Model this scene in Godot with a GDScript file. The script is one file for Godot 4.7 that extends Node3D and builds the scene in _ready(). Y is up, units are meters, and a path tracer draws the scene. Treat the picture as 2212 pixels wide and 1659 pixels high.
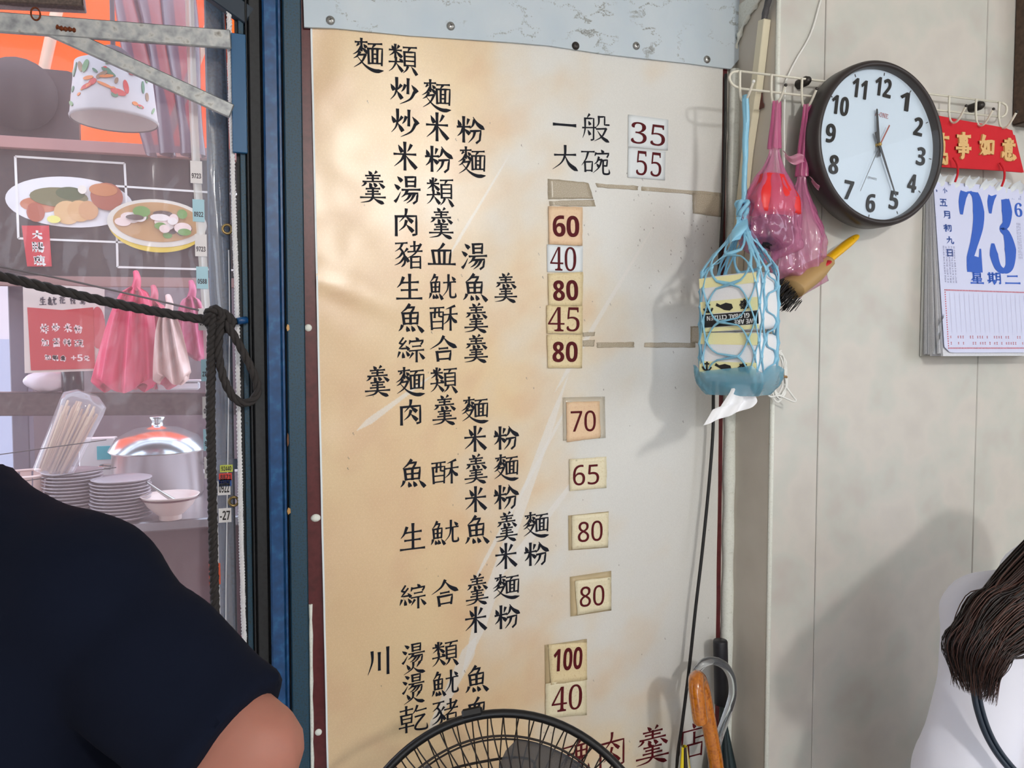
extends Node3D
# A noodle shop corner: menu banner, boarded column with clock and calendar, and a street stall seen through a clear curtain.

var M := {}
var used := {}
var holder: Node3D
const H := 0
const V := 1
const P := 2
const N := 3
const D := 4
const B := 5
const G := 6

# ---------- helpers ----------
func numbered(n: String) -> String:
	if not used.has(n):
		used[n] = 0
		return n
	used[n] += 1
	return "%s_%03d" % [n, used[n]]

func mb() -> SurfaceTool:
	var s := SurfaceTool.new()
	s.begin(Mesh.PRIMITIVE_TRIANGLES)
	return s

func build(st: SurfaceTool, called: String, mat: Material, parent: Node3D = null) -> MeshInstance3D:
	st.generate_normals()
	st.index()
	return place(st.commit(), called, mat, parent)

func place(mesh: Mesh, called: String, mat: Material, parent: Node3D = null) -> MeshInstance3D:
	var o := MeshInstance3D.new()
	o.mesh = mesh
	o.material_override = mat
	if parent == null:
		o.name = numbered(called)
		add_child(o)
	else:
		o.name = called
		parent.add_child(o, true)
		if parent.has_meta("base"):
			o.position = -(parent.get_meta("base") as Vector3)
	return o

func tag(o: Node3D, label: String, category: String, group := "", kind := "") -> Node3D:
	if label: o.set_meta("label", label)
	if category: o.set_meta("category", category)
	if group: o.set_meta("group", group)
	if kind: o.set_meta("kind", kind)
	return o

func thing(called: String, label: String, category: String, at := Vector3.ZERO, group := "") -> Node3D:
	var o := Node3D.new()
	o.name = numbered(called)
	add_child(o)
	o.position = at
	o.set_meta("base", at)
	return tag(o, label, category, group)

func struct(o: Node3D, label := "") -> Node3D:
	o.set_meta("kind", "structure")
	if label: o.set_meta("label", label)
	return o

func quad(st: SurfaceTool, a: Vector3, b: Vector3, c: Vector3, d: Vector3) -> void:
	# a b c d counter-clockwise seen from the front
	var uv := [Vector2(0, 1), Vector2(1, 1), Vector2(1, 0), Vector2(0, 0)]
	var p := [a, b, c, d]
	for k in [0, 2, 1, 0, 3, 2]:
		st.set_uv(uv[k])
		st.add_vertex(p[k])

func grid(st: SurfaceTool, nu: int, nv: int, f: Callable) -> void:
	var pts := []
	for j in nv + 1:
		for i in nu + 1:
			pts.append(f.call(float(i) / nu, float(j) / nv))
	for j in nv:
		for i in nu:
			var a := j * (nu + 1) + i
			for k in [[a, i, j], [a + nu + 2, i + 1, j + 1], [a + 1, i + 1, j], [a, i, j], [a + nu + 1, i, j + 1], [a + nu + 2, i + 1, j + 1]]:
				st.set_uv(Vector2(float(k[1]) / nu, 1.0 - float(k[2]) / nv))
				st.add_vertex(pts[k[0]])

func box(st: SurfaceTool, c: Vector3, s: Vector3, bevel := 0.0, basis := Basis()) -> void:
	# a box with chamfered edges
	st.set_smooth_group(-1)
	var h := s / 2.0
	var b: float = minf(bevel, minf(h.x, minf(h.y, h.z)) * 0.9)
	for ax in 3:
		for sg in [-1.0, 1.0]:
			var n := Vector3.ZERO
			n[ax] = sg
			var u := Vector3.ZERO
			u[(ax + 1) % 3] = 1.0
			var v := Vector3.ZERO
			v[(ax + 2) % 3] = sg
			var hu: float = h[(ax + 1) % 3] - b
			var hv: float = h[(ax + 2) % 3] - b
			var m: Vector3 = n * h[ax]
			quad(st, c + basis * (m - u * hu - v * hv), c + basis * (m + u * hu - v * hv), c + basis * (m + u * hu + v * hv), c + basis * (m - u * hu + v * hv))
	if b <= 0.0:
		return
	for ax in 3:
		var e := Vector3.ZERO
		e[ax] = h[ax] - b
		for su in [-1.0, 1.0]:
			for sv in [-1.0, 1.0]:
				var p := Vector3.ZERO
				p[(ax + 1) % 3] = su * h[(ax + 1) % 3]
				p[(ax + 2) % 3] = sv * (h[(ax + 2) % 3] - b)
				var q := Vector3.ZERO
				q[(ax + 1) % 3] = su * (h[(ax + 1) % 3] - b)
				q[(ax + 2) % 3] = sv * h[(ax + 2) % 3]
				if su * sv > 0:
					quad(st, c + basis * (p - e), c + basis * (p + e), c + basis * (q + e), c + basis * (q - e))
					quad(st, c + basis * (p - e), c + basis * (q - e), c + basis * (q + e), c + basis * (p + e))
				else:
					quad(st, c + basis * (q - e), c + basis * (q + e), c + basis * (p + e), c + basis * (p - e))
	for sx in [-1.0, 1.0]:
		for sy in [-1.0, 1.0]:
			for sz in [-1.0, 1.0]:
				var k := Vector3(sx, sy, sz)
				var a := c + basis * (k * Vector3(h.x, h.y - b, h.z - b))
				var d := c + basis * (k * Vector3(h.x - b, h.y, h.z - b))
				var g := c + basis * (k * Vector3(h.x - b, h.y - b, h.z))
				for w in ([a, g, d] if sx * sy * sz > 0 else [a, d, g]):
					st.set_uv(Vector2.ZERO)
					st.add_vertex(w)

func box_at(called: String, lo: Vector3, hi: Vector3, mat: Material, parent: Node3D = null, bevel := 0.0) -> MeshInstance3D:
	var st := mb()
	box(st, (lo + hi) / 2.0, (hi - lo).abs(), bevel)
	return build(st, called, mat, parent)

func smooth_path(pts: Array, steps := 6) -> Array:
	var out := []
	for i in pts.size() - 1:
		var p0 = pts[maxi(i - 1, 0)]
		var p1 = pts[i]
		var p2 = pts[i + 1]
		var p3 = pts[mini(i + 2, pts.size() - 1)]
		for k in steps:
			var t := float(k) / steps
			out.append(0.5 * ((2.0 * p1) + (p2 - p0) * t + (2.0 * p0 - 5.0 * p1 + 4.0 * p2 - p3) * t * t + (3.0 * p1 - p0 - 3.0 * p2 + p3) * t * t * t))
	out.append(pts[-1])
	return out

func tube(st: SurfaceTool, pts: Array, r, sides := 8, caps := true, squash := 1.0) -> void:
	# a sweep along pts; r is a number or a Callable of the share of the length
	st.set_smooth_group(0)
	var n := pts.size()
	var rings := []
	var t0: Vector3 = (pts[1] - pts[0]).normalized()
	var nrm := t0.cross(Vector3.UP)
	if nrm.length() < 0.1:
		nrm = t0.cross(Vector3.RIGHT)
	nrm = nrm.normalized()
	for i in n:
		var t: Vector3 = (pts[mini(i + 1, n - 1)] - pts[maxi(i - 1, 0)])
		t = t.normalized() if t.length() > 1e-9 else t0
		nrm = (nrm - t * nrm.dot(t)).normalized()
		var bi := t.cross(nrm)
		var rad: float = r.call(float(i) / (n - 1)) if r is Callable else r
		var ring := []
		for k in sides:
			var a := TAU * k / sides
			ring.append(pts[i] + (nrm * cos(a) + bi * sin(a) * squash) * rad)
		rings.append(ring)
		t0 = t
	for i in n - 1:
		for k in sides:
			var k2 := (k + 1) % sides
			var q := [rings[i][k], rings[i][k2], rings[i + 1][k2], rings[i + 1][k]]
			var us := [Vector2(float(k) / sides, float(i) / n), Vector2(float(k + 1) / sides, float(i) / n), Vector2(float(k + 1) / sides, float(i + 1) / n), Vector2(float(k) / sides, float(i + 1) / n)]
			for w in [0, 2, 1, 0, 3, 2]:
				st.set_uv(us[w])
				st.add_vertex(q[w])
	if caps:
		for w in [[0, 1], [n - 1, -1]]:
			for k in sides:
				var k2 := (k + 1) % sides
				var tri := [pts[w[0]], rings[w[0]][k], rings[w[0]][k2]] if w[1] > 0 else [pts[w[0]], rings[w[0]][k2], rings[w[0]][k]]
				for p in tri:
					st.set_uv(Vector2.ZERO)
					st.add_vertex(p)

func lathe(st: SurfaceTool, prof: Array, segs := 24, at := Vector3.ZERO, basis := Basis()) -> void:
	# prof: Vector2(radius, height) from bottom to top, turned round the y axis
	st.set_smooth_group(0)
	for i in prof.size() - 1:
		for k in segs:
			var q := []
			for w in [[i, k], [i, k + 1], [i + 1, k + 1], [i + 1, k]]:
				var a: float = -TAU * w[1] / segs
				var p: Vector2 = prof[w[0]]
				q.append([at + basis * Vector3(p.x * cos(a), p.y, p.x * sin(a)), Vector2(float(w[1]) / segs, 1.0 - float(w[0]) / (prof.size() - 1))])
			for w in [0, 2, 1, 0, 3, 2]:
				if (q[w][0] as Vector3).is_equal_approx(q[(w + 1) % 4][0]) and w == 0 and false:
					continue
				st.set_uv(q[w][1])
				st.add_vertex(q[w][0])

func disc(st: SurfaceTool, c: Vector3, r: float, basis := Basis(), segs := 24) -> void:
	for k in segs:
		for p in [Vector2.ZERO, Vector2.from_angle(TAU * (k + 1) / segs), Vector2.from_angle(TAU * k / segs)]:
			st.set_uv(p * 0.5 + Vector2(0.5, 0.5))
			st.add_vertex(c + basis * Vector3(p.x * r, p.y * r, 0))

func poly(st: SurfaceTool, pts: PackedVector2Array, z0: float, z1: float, to3: Callable) -> void:
	# a flat outline with thickness from z0 to z1
	st.set_smooth_group(-1)
	var tri := Geometry2D.triangulate_polygon(pts)
	var cw := Geometry2D.is_polygon_clockwise(pts)
	for k in range(0, tri.size(), 3):
		var a := pts[tri[k]]
		var b := pts[tri[k + 1]]
		var c := pts[tri[k + 2]]
		if (b - a).cross(c - a) > 0:
			var s := b
			b = c
			c = s
		for w in [a, b, c]:
			st.set_uv(w)
			st.add_vertex(to3.call(w.x, w.y, z1))
		for w in [a, c, b]:
			st.set_uv(w)
			st.add_vertex(to3.call(w.x, w.y, z0))
	for i in pts.size():
		var a := pts[i]
		var b := pts[(i + 1) % pts.size()]
		if cw:
			quad(st, to3.call(b.x, b.y, z0), to3.call(a.x, a.y, z0), to3.call(a.x, a.y, z1), to3.call(b.x, b.y, z1))
		else:
			quad(st, to3.call(a.x, a.y, z0), to3.call(b.x, b.y, z0), to3.call(b.x, b.y, z1), to3.call(a.x, a.y, z1))

func text_mesh(t: String, font_name: String, weight: int, w: float, h: float, depth := 0.0006) -> Array:
	var f := SystemFont.new()
	f.font_names = [font_name]
	f.font_weight = weight
	var m := TextMesh.new()
	m.text = t
	m.font = f
	m.font_size = 64
	m.pixel_size = 0.001
	m.depth = depth
	var bb := m.get_aabb()
	var s := Vector3(w / bb.size.x, h / bb.size.y, 1.0)
	return [m, s, -bb.get_center() * s]

func lettering(called: String, t: String, font_name: String, weight: int, w: float, h: float, mat: Material, at: Transform3D, parent: Node3D) -> MeshInstance3D:
	var r := text_mesh(t, font_name, weight, w, h)
	var o := place(r[0], called, mat, parent)
	var base: Vector3 = parent.get_meta("base") if parent and parent.has_meta("base") else Vector3.ZERO
	var tr := at * Transform3D(Basis().scaled(r[1]), Vector3(r[2].x, r[2].y, 0))
	tr.origin -= base
	o.transform = tr
	return o

# ---------- materials ----------
func mat(c: Color, rough := 0.6, metal := 0.0) -> StandardMaterial3D:
	var m := StandardMaterial3D.new()
	m.albedo_color = c
	m.roughness = rough
	m.metallic = metal
	return m

func rgb(r: int, g: int, b: int) -> Color:
	return Color8(r, g, b)

func ramp_tex(sd: int, freq: float, cols: Array, stops: Array, size := 512, oct := 4, type := FastNoiseLite.TYPE_SIMPLEX_SMOOTH) -> NoiseTexture2D:
	var n := FastNoiseLite.new()
	n.seed = sd
	n.frequency = freq
	n.noise_type = type
	n.fractal_octaves = oct
	var t := NoiseTexture2D.new()
	t.width = size
	t.height = size
	t.seamless = true
	t.noise = n
	var g := Gradient.new()
	g.colors = PackedColorArray(cols)
	g.offsets = PackedFloat32Array(stops)
	t.color_ramp = g
	return t

func noisy(sd: int, freq: float, cols: Array, stops: Array, rough := 0.6, scale := 1.0, metal := 0.0, oct := 4) -> StandardMaterial3D:
	var m := mat(Color.WHITE, rough, metal)
	m.albedo_texture = ramp_tex(sd, freq, cols, stops, 512, oct)
	m.uv1_triplanar = true
	m.uv1_world_triplanar = true
	m.uv1_scale = Vector3.ONE * scale
	return m

func film(c: Color, alpha: float, rough := 0.12) -> StandardMaterial3D:
	var m := mat(Color(c.r, c.g, c.b, alpha), rough)
	m.transparency = BaseMaterial3D.TRANSPARENCY_ALPHA
	m.cull_mode = BaseMaterial3D.CULL_DISABLED
	return m

# ---------- brush lettering ----------
var GL := {}

func sub(parts: Array, x0: float, y0: float, x1: float, y1: float) -> Array:
	var out := []
	for s in parts:
		var n := [s[0]]
		for k in range(1, s.size(), 2):
			n.append(x0 + (x1 - x0) * s[k] / 100.0)
			n.append(y0 + (y1 - y0) * s[k + 1] / 100.0)
		out.append(n)
	return out

func glyphs() -> void:
	var mi := [[D,24,13,37,34],[P,76,10,68,24,60,34],[H,6,45,94,42],[V,50,3,50,97],[P,47,47,34,66,6,88],[D,54,48,72,68,94,88]]
	var mi_side := [[D,6,16,20,34],[P,88,10,76,32],[H,0,42,100,38],[V,50,2,50,98],[P,47,44,28,64,0,78],[D,56,48,92,64]]
	var sun := [[V,8,4,10,98],[B,8,5,92,2,90,98],[H,10,48,90,46],[H,10,95,90,93]]
	var fish := [[P,46,2,32,18,12,33],[B,34,14,66,11,53,30],[V,20,34,25,73],[B,20,35,80,31,76,72],[H,25,53,76,51],[V,50,34,50,72],[H,25,72,76,70],[P,17,79,12,90,3,99],[D,35,82,40,96],[D,54,80,62,95],[D,76,77,97,99]]
	var soup := [[D,14,5,28,18],[D,3,33,18,46],[P,5,94,13,84,26,58],[V,46,4,48,38],[B,46,5,82,2,80,37],[H,48,20,80,18],[H,48,36,80,34],[H,31,51,98,46],[P,50,52,42,66,28,78],[B,46,64,90,60,86,88,74,97],[P,63,64,52,81,36,92],[P,77,63,66,83,47,99]]
	var moon := [[P,20,4,20,60,4,98],[B,20,6,86,4,86,96,68,93],[H,20,34,86,33],[H,20,62,86,61]]
	var page := [[H,4,8,98,4],[P,50,8,36,22],[V,12,23,15,72],[B,12,24,88,21,88,72],[H,15,39,88,37],[H,15,55,88,53],[H,15,71,88,69],[P,36,75,26,87,2,99],[D,62,74,78,84,98,99]]
	var born := [[P,28,14,18,38,4,54],[H,24,34,84,30],[V,52,2,52,94],[H,20,63,80,60],[H,3,96,97,93]]
	GL["米"] = mi
	GL["一"] = [[H,4,56,96,44]]
	GL["二"] = [[H,18,24,82,20],[H,3,86,97,83]]
	GL["大"] = [[H,12,41,88,34],[P,50,3,49,40,35,70,5,96],[N,50,42,66,73,97,95]]
	GL["川"] = [[P,20,14,20,52,3,97],[V,48,20,48,82],[V,82,3,82,99]]
	GL["合"] = [[P,50,2,36,28,2,53],[N,50,6,70,30,98,46],[H,34,51,64,48],[V,26,63,30,99],[B,26,65,76,60,72,95],[H,30,93,72,90]]
	GL["血"] = [[P,57,2,46,20,34,29],[V,17,32,24,88],[B,17,33,83,29,78,87],[V,40,33,42,86],[V,60,32,59,86],[H,2,91,98,88]]
	GL["生"] = born
	GL["肉"] = [[V,10,29,10,99],[B,10,30,90,25,90,92,76,95],[P,50,2,46,24,22,50],[D,50,30,72,46],[P,50,44,42,64,20,82],[D,50,58,74,80]]
	GL["魚"] = fish
	GL["魷"] = sub(fish, 0, 2, 50, 100) + [[H,54,35,97,30],[P,72,3,71,40,66,66,48,92],[G,78,36,78,84,84,92,97,89,97,74],[D,84,10,93,22]]
	GL["湯"] = soup
	GL["燙"] = sub(soup, 4, 0, 96, 66) + [[D,24,68,34,82],[P,76,64,63,79],[P,50,62,46,82,12,100],[N,50,78,70,92,98,97]]
	GL["羹"] = [[D,34,0,42,8],[P,64,0,56,8],[H,22,15,78,12],[H,28,23,72,21],[V,50,12,50,32],[H,12,34,88,30],[P,22,37,16,44,6,49],[D,37,37,42,44],[D,53,36,60,43],[D,74,35,92,48],[D,36,44,43,51],[P,64,43,57,51],[H,24,56,76,53],[H,30,64,70,62],[V,50,52,50,80],[H,22,73,78,70],[H,2,84,98,80],[P,50,82,36,94,2,100],[N,52,84,70,93,94,100]]
	GL["類"] = sub(mi, 0, 0, 48, 48) + [[H,2,64,50,59],[P,26,47,25,66,14,86,1,97],[D,27,66,38,80,48,92],[D,38,50,46,57]] + sub(page, 50, 0, 100, 100)
	GL["麵"] = [[V,28,0,28,38],[H,8,13,46,9],[P,19,17,12,26],[D,35,17,42,25],[P,28,24,16,42,0,53],[D,29,27,46,42],[P,23,43,14,57,2,65],[B,17,53,41,49],[P,41,49,28,74,3,93],[N,15,58,40,84,70,97,100,94],[H,50,14,94,10],[P,71,14,62,27],[V,50,28,52,76],[B,50,29,96,25,94,78],[V,64,30,64,73],[V,80,29,79,73],[H,64,45,79,44],[H,64,59,79,58],[H,52,75,93,72]]
	GL["粉"] = sub(mi_side, 0, 3, 46, 98) + [[P,62,14,56,33,46,45],[N,58,2,74,26,100,44],[B,48,55,86,50,82,86,70,97],[P,64,54,58,76,40,99]]
	GL["炒"] = [[D,4,28,14,46],[P,41,28,28,47],[P,25,2,25,40,18,66,2,86],[D,26,52,42,76],[P,56,26,50,42,42,52],[V,67,2,66,56],[D,80,24,98,46],[P,90,50,74,78,36,100]]
	GL["綜"] = [[B,24,2,9,25,23,27],[B,34,14,9,46,40,44],[D,33,34,43,48],[P,10,60,2,82],[D,22,60,24,80],[D,34,56,43,72],[D,70,0,77,9],[P,50,14,45,29],[B,50,17,99,12,90,27],[H,58,37,88,34],[H,46,55,99,50],[V,73,54,73,98],[P,59,64,46,86],[D,83,62,99,84]]
	GL["酥"] = [[H,1,14,51,10],[V,5,31,8,98],[B,5,32,49,28,47,98],[V,20,14,18,50],[B,34,13,34,46,44,47],[H,10,68,46,66],[H,8,94,47,91],[P,91,3,58,17],[H,53,39,100,34],[V,76,12,76,100],[P,74,41,66,62,49,78],[N,78,41,86,58,100,70]]
	GL["豬"] = [[H,4,10,45,6],[P,28,10,20,26,2,40],[G,20,27,34,48,37,80,24,97],[P,28,44,18,58,2,68],[P,35,60,20,80,0,91],[P,46,28,34,43],[D,36,50,49,74],[H,58,18,88,14],[V,72,0,72,36],[H,48,39,99,34],[P,95,9,74,44,43,65],[V,60,57,60,99],[B,60,58,93,55,93,99],[H,60,77,93,75],[H,60,97,93,95]]
	GL["乾"] = [[H,4,16,47,12],[V,25,0,25,34],[V,7,34,10,66],[B,7,35,45,32,43,64],[H,10,49,43,47],[H,10,65,43,63],[H,0,81,51,77],[V,25,64,25,100],[P,64,2,57,20,46,34],[H,60,23,95,18],[B,56,45,90,40],[G,90,40,62,74,58,92,84,97,99,93,98,74]]
	GL["般"] = [[P,25,0,16,14],[P,9,16,9,60,1,92],[B,9,17,41,14,41,94,32,97],[H,0,53,49,48],[D,22,26,27,37],[D,20,60,27,75],[P,60,4,60,30,50,46],[B,60,6,82,3,82,34,99,33],[B,51,53,88,48],[P,88,48,72,80,43,100],[N,56,60,74,84,100,99]]
	GL["碗"] = [[H,0,14,45,10],[P,23,14,16,40,0,68],[V,12,52,14,90],[B,12,53,39,50,37,88],[H,14,86,38,84],[D,70,0,77,9],[P,52,14,47,27],[B,52,17,99,12,92,27],[P,62,30,56,48,45,59],[B,58,41,72,38],[P,72,38,64,68,41,94],[D,54,56,62,67],[B,78,41,93,38,91,62,82,62],[G,78,41,78,86,84,94,100,91,99,74]]
	GL["店"] = [[D,50,0,57,11],[H,14,21,97,16],[P,17,21,15,60,1,99],[V,56,26,56,58],[H,56,43,88,40],[V,36,60,38,98],[B,36,61,82,58,80,95],[H,38,94,80,92]]
	GL["魂"] = [[H,2,20,40,17],[H,4,44,44,40],[P,24,44,4,84],[D,30,66,46,84],[P,70,2,60,16],[V,52,18,54,54],[B,52,19,94,16,92,54],[H,54,36,93,34],[V,72,18,72,54],[H,54,54,92,52],[P,66,56,60,80,44,98],[G,76,56,76,88,84,95,99,92,99,78]]
	GL["五"] = [[H,10,9,90,7],[P,50,9,38,88],[B,16,44,78,40,74,88],[H,3,94,97,92]]
	GL["月"] = moon
	GL["初"] = [[D,24,2,33,13],[B,6,25,44,22,8,62],[V,28,46,28,99],[D,30,50,45,62],[P,46,34,36,46],[B,54,18,96,15,92,92,78,95],[P,72,18,69,60,48,98]]
	GL["九"] = [[P,40,3,39,50,4,97],[B,8,37,70,32,70,86,82,92,96,88,96,72]]
	GL["日"] = sub(sun, 16, 2, 84, 100)
	GL["星"] = sub(sun, 22, 0, 80, 42) + sub(born, 4, 40, 96, 100)
	GL["期"] = [[H,2,16,52,14],[V,14,2,14,72],[V,38,2,38,72],[H,14,36,38,35],[H,14,54,38,53],[H,0,73,54,71],[P,18,76,2,98],[D,36,78,50,94]] + sub(moon, 56, 0, 100, 100)
	GL["小"] = [[G,50,4,50,92,38,96],[P,28,30,6,70],[D,70,30,96,68]]
	GL["農"] = [[V,24,4,26,44],[B,24,5,78,3,76,44],[H,26,24,77,23],[V,42,0,42,42],[V,60,0,60,42],[H,26,43,76,42],[H,10,56,94,53],[P,14,56,14,80,2,99],[H,24,66,80,64],[H,16,78,96,75],[G,34,78,34,97,48,92],[N,50,78,70,92,98,98]]
	GL["事"] = [[H,8,16,92,13],[V,30,25,32,40],[B,30,26,72,24,70,40],[H,32,40,70,38],[B,20,51,80,49,80,78],[H,3,65,97,62],[H,20,78,80,76],[G,50,1,50,94,36,97]]
	GL["如"] = [[P,30,3,20,34,10,60],[N,10,60,30,74,50,94],[P,42,30,34,66,4,97],[H,2,36,54,31],[V,60,28,63,86],[B,60,29,97,25,94,86],[H,63,82,95,80]]
	GL["意"] = [[D,46,0,54,8],[H,20,15,80,13],[D,36,18,42,26],[P,66,17,60,26],[H,6,31,94,28],[V,30,37,32,62],[B,30,38,72,36,70,62],[H,32,50,71,49],[H,32,62,71,61],[P,14,70,4,92],[G,30,70,32,90,46,96,72,94,72,82],[D,50,68,58,78],[D,82,70,96,88]]
	GL["萬"] = [[H,6,14,94,12],[V,32,2,32,22],[V,68,2,68,22],[V,26,28,28,58],[B,26,29,76,27,74,58],[H,28,43,75,42],[V,50,28,50,88],[H,28,58,74,57],[V,12,68,12,98],[B,12,68,90,66,90,96,78,94],[H,34,86,66,82],[D,60,74,72,90]]
	GL["腸"] = sub(moon, 0, 0, 36, 100) + sub(soup.slice(3), 20, 0, 100, 100)
	GL["煎"] = [[D,32,0,40,8],[P,68,0,60,8],[H,4,16,96,14],[V,16,24,16,68],[B,16,25,50,23,50,66],[H,16,38,50,37],[H,16,50,50,49],[V,64,26,64,54],[G,88,22,88,66,76,66],[P,18,76,6,98],[D,36,78,42,96],[D,56,78,64,94],[D,78,76,96,98]]
	GL["炸"] = [[D,4,28,14,46],[P,41,28,30,46],[P,25,2,25,40,18,66,2,92],[D,26,52,42,80],[P,64,2,48,40],[H,58,26,98,23],[V,70,26,70,98],[H,70,48,94,46],[H,70,70,96,68]]
	GL["花"] = [[H,4,16,96,13],[V,32,2,32,28],[V,66,2,66,28],[P,34,32,4,64],[V,24,52,24,98],[P,88,42,54,62],[G,56,32,56,88,66,95,95,93,95,78]]
	GL["枝"] = [[H,0,26,42,24],[V,22,2,22,98],[P,20,28,2,62],[D,26,40,40,54],[H,48,24,98,21],[V,72,2,72,44],[H,52,46,88,44],[P,88,46,70,80,44,98],[N,54,54,74,80,100,98]]
	GL["需"] = [[H,14,8,86,6],[P,8,22,2,36],[B,10,24,94,20,86,34],[V,50,8,50,44],[H,20,48,82,46],[P,46,50,40,62],[V,14,64,14,98],[B,14,64,86,62,86,96],[V,38,64,38,92],[V,62,64,62,92]]
	GL["辣"] = [[D,18,0,26,8],[H,6,16,42,14],[D,12,22,18,34],[P,34,20,28,34],[H,0,42,46,40],[H,4,62,44,60],[P,24,42,20,98],[H,52,18,98,16],[V,60,34,60,58],[B,60,35,92,33,90,58],[H,60,58,92,56],[V,75,2,75,98],[P,74,60,54,88],[N,76,60,84,76,100,88]]
	GL["元"] = [[H,20,14,82,12],[H,4,42,96,38],[P,36,42,30,76,4,97],[G,60,42,60,86,70,95,97,92,96,72]]
	GL["加"] = [[B,4,28,44,25,40,92,28,92],[P,22,4,20,56,2,98],[V,58,24,60,92],[B,58,25,96,22,94,92],[H,60,88,95,86]]

func stroke_outline(s: Array, sx: float, sy: float, w: float) -> Array:
	# brush stroke: points with a half width each, in metres
	var pts := []
	for k in range(1, s.size(), 2):
		pts.append(Vector2(s[k] * sx, -s[k + 1] * sy))
	var kind: int = s[0]
	var fine := []
	if kind == B:
		for i in pts.size() - 1:
			for k in 3:
				fine.append((pts[i] as Vector2).lerp(pts[i + 1], k / 3.0))
		fine.append(pts[-1])
	else:
		fine = smooth_path(pts, 5)
	var out := []
	for i in fine.size():
		var t := float(i) / (fine.size() - 1)
		var h := 1.0
		match kind:
			H: h = 0.62 + 0.22 * exp(-pow(t / 0.10, 2)) + 0.52 * exp(-pow((t - 0.94) / 0.08, 2))
			V: h = 0.98 + 0.25 * exp(-pow(t / 0.10, 2)) + 0.12 * exp(-pow((t - 1.0) / 0.1, 2))
			P: h = lerpf(1.15, 0.12, pow(t, 1.3))
			N: h = (0.3 + 1.35 * smoothstep(0.0, 0.78, t)) * (1.0 if t < 0.8 else lerpf(1.0, 0.1, (t - 0.8) / 0.2))
			D: h = 0.25 + 1.15 * smoothstep(0.0, 0.75, t)
			B: h = 0.8
			G: h = 0.95 if t < 0.8 else lerpf(0.95, 0.1, (t - 0.8) / 0.2)
		out.append([fine[i], h * w * 0.5])
	return out

func brush(st: SurfaceTool, ch: String, cx: float, cy: float, w: float, h: float, weight: float, to3: Callable, depth := 0.0) -> void:
	# one character fitted into the box w x h round (cx, cy)
	var lo := Vector2(1e9, 1e9)
	var hi := Vector2(-1e9, -1e9)
	for s in GL[ch]:
		for k in range(1, s.size(), 2):
			lo = lo.min(Vector2(s[k], s[k + 1]))
			hi = hi.max(Vector2(s[k], s[k + 1]))
	var span := (hi - lo).max(Vector2(1, 1))
	if ch == "一": span.y = 100.0 * h / w
	var sx := (w - weight * 0.8) / span.x
	var sy := (h - weight * 0.8) / span.y
	var mid := (lo + hi) / 2.0
	st.set_smooth_group(-1)
	for s in GL[ch]:
		var c := [s[0]]
		for k in range(1, s.size(), 2):
			c.append(s[k] - mid.x)
			c.append(s[k + 1] - mid.y)
		var o := stroke_outline(c, sx, sy, weight)
		var lf := PackedVector2Array()
		var rt := PackedVector2Array()
		for i in o.size():
			var a: Vector2 = o[maxi(i - 1, 0)][0]
			var b: Vector2 = o[mini(i + 1, o.size() - 1)][0]
			var t := (b - a).normalized()
			var nn := Vector2(-t.y, t.x)
			var q: Vector2 = o[i][0] + Vector2(cx, cy)
			if i == 0: q -= t * o[i][1] * 0.5
			if i == o.size() - 1: q += t * o[i][1] * 0.6
			lf.append(q + nn * o[i][1])
			rt.append(q - nn * o[i][1])
		for i in o.size() - 1:
			var z := depth
			quad(st, to3.call(rt[i].x, rt[i].y, z), to3.call(rt[i + 1].x, rt[i + 1].y, z), to3.call(lf[i + 1].x, lf[i + 1].y, z), to3.call(lf[i].x, lf[i].y, z))
			if depth > 0.001:
				quad(st, to3.call(lf[i].x, lf[i].y, 0.0), to3.call(lf[i].x, lf[i].y, z), to3.call(lf[i + 1].x, lf[i + 1].y, z), to3.call(lf[i + 1].x, lf[i + 1].y, 0.0))
				quad(st, to3.call(rt[i].x, rt[i].y, 0.0), to3.call(rt[i + 1].x, rt[i + 1].y, 0.0), to3.call(rt[i + 1].x, rt[i + 1].y, z), to3.call(rt[i].x, rt[i].y, z))

# ---------- the place ----------
const COLUMN_X := 0.957      # left face of the boarded column
const COLUMN_Z := 0.13       # its front face; the menu wall is z = 0

func _ready() -> void:
	var cam := Camera3D.new()
	cam.name = "camera"
	cam.fov = 53.102
	cam.near = 0.02
	cam.far = 200.0
	cam.position = Vector3(0, 1.42, 1.345)
	cam.rotation_degrees = Vector3(-2.7, -19.5, 0)
	add_child(cam)
	cam.current = true
	var env := Environment.new()
	env.background_mode = Environment.BG_SKY
	var sky := ProceduralSkyMaterial.new()
	sky.sky_top_color = rgb(214, 228, 248)
	sky.sky_horizon_color = rgb(238, 246, 255)
	sky.ground_horizon_color = rgb(215, 210, 208)
	sky.ground_bottom_color = rgb(150, 146, 142)
	sky.sky_energy_multiplier = 2.0
	sky.ground_energy_multiplier = 1.6
	env.sky = Sky.new()
	env.sky.sky_material = sky
	env.tonemap_mode = Environment.TONE_MAPPER_LINEAR
	env.tonemap_exposure = 0.95
	env.sdfgi_enabled = true
	env.ssao_enabled = true
	env.ssil_enabled = true
	var we := WorldEnvironment.new()
	we.name = "world_environment"
	we.environment = env
	add_child(we)
	glyphs()
	materials()
	lamps()
	shell()
	banner()
	stickers()
	column_things()
	calendar()
	hanging_bags()
	fan()
	umbrellas()
	doorway()
	curtain()
	stall()
	people()

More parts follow.
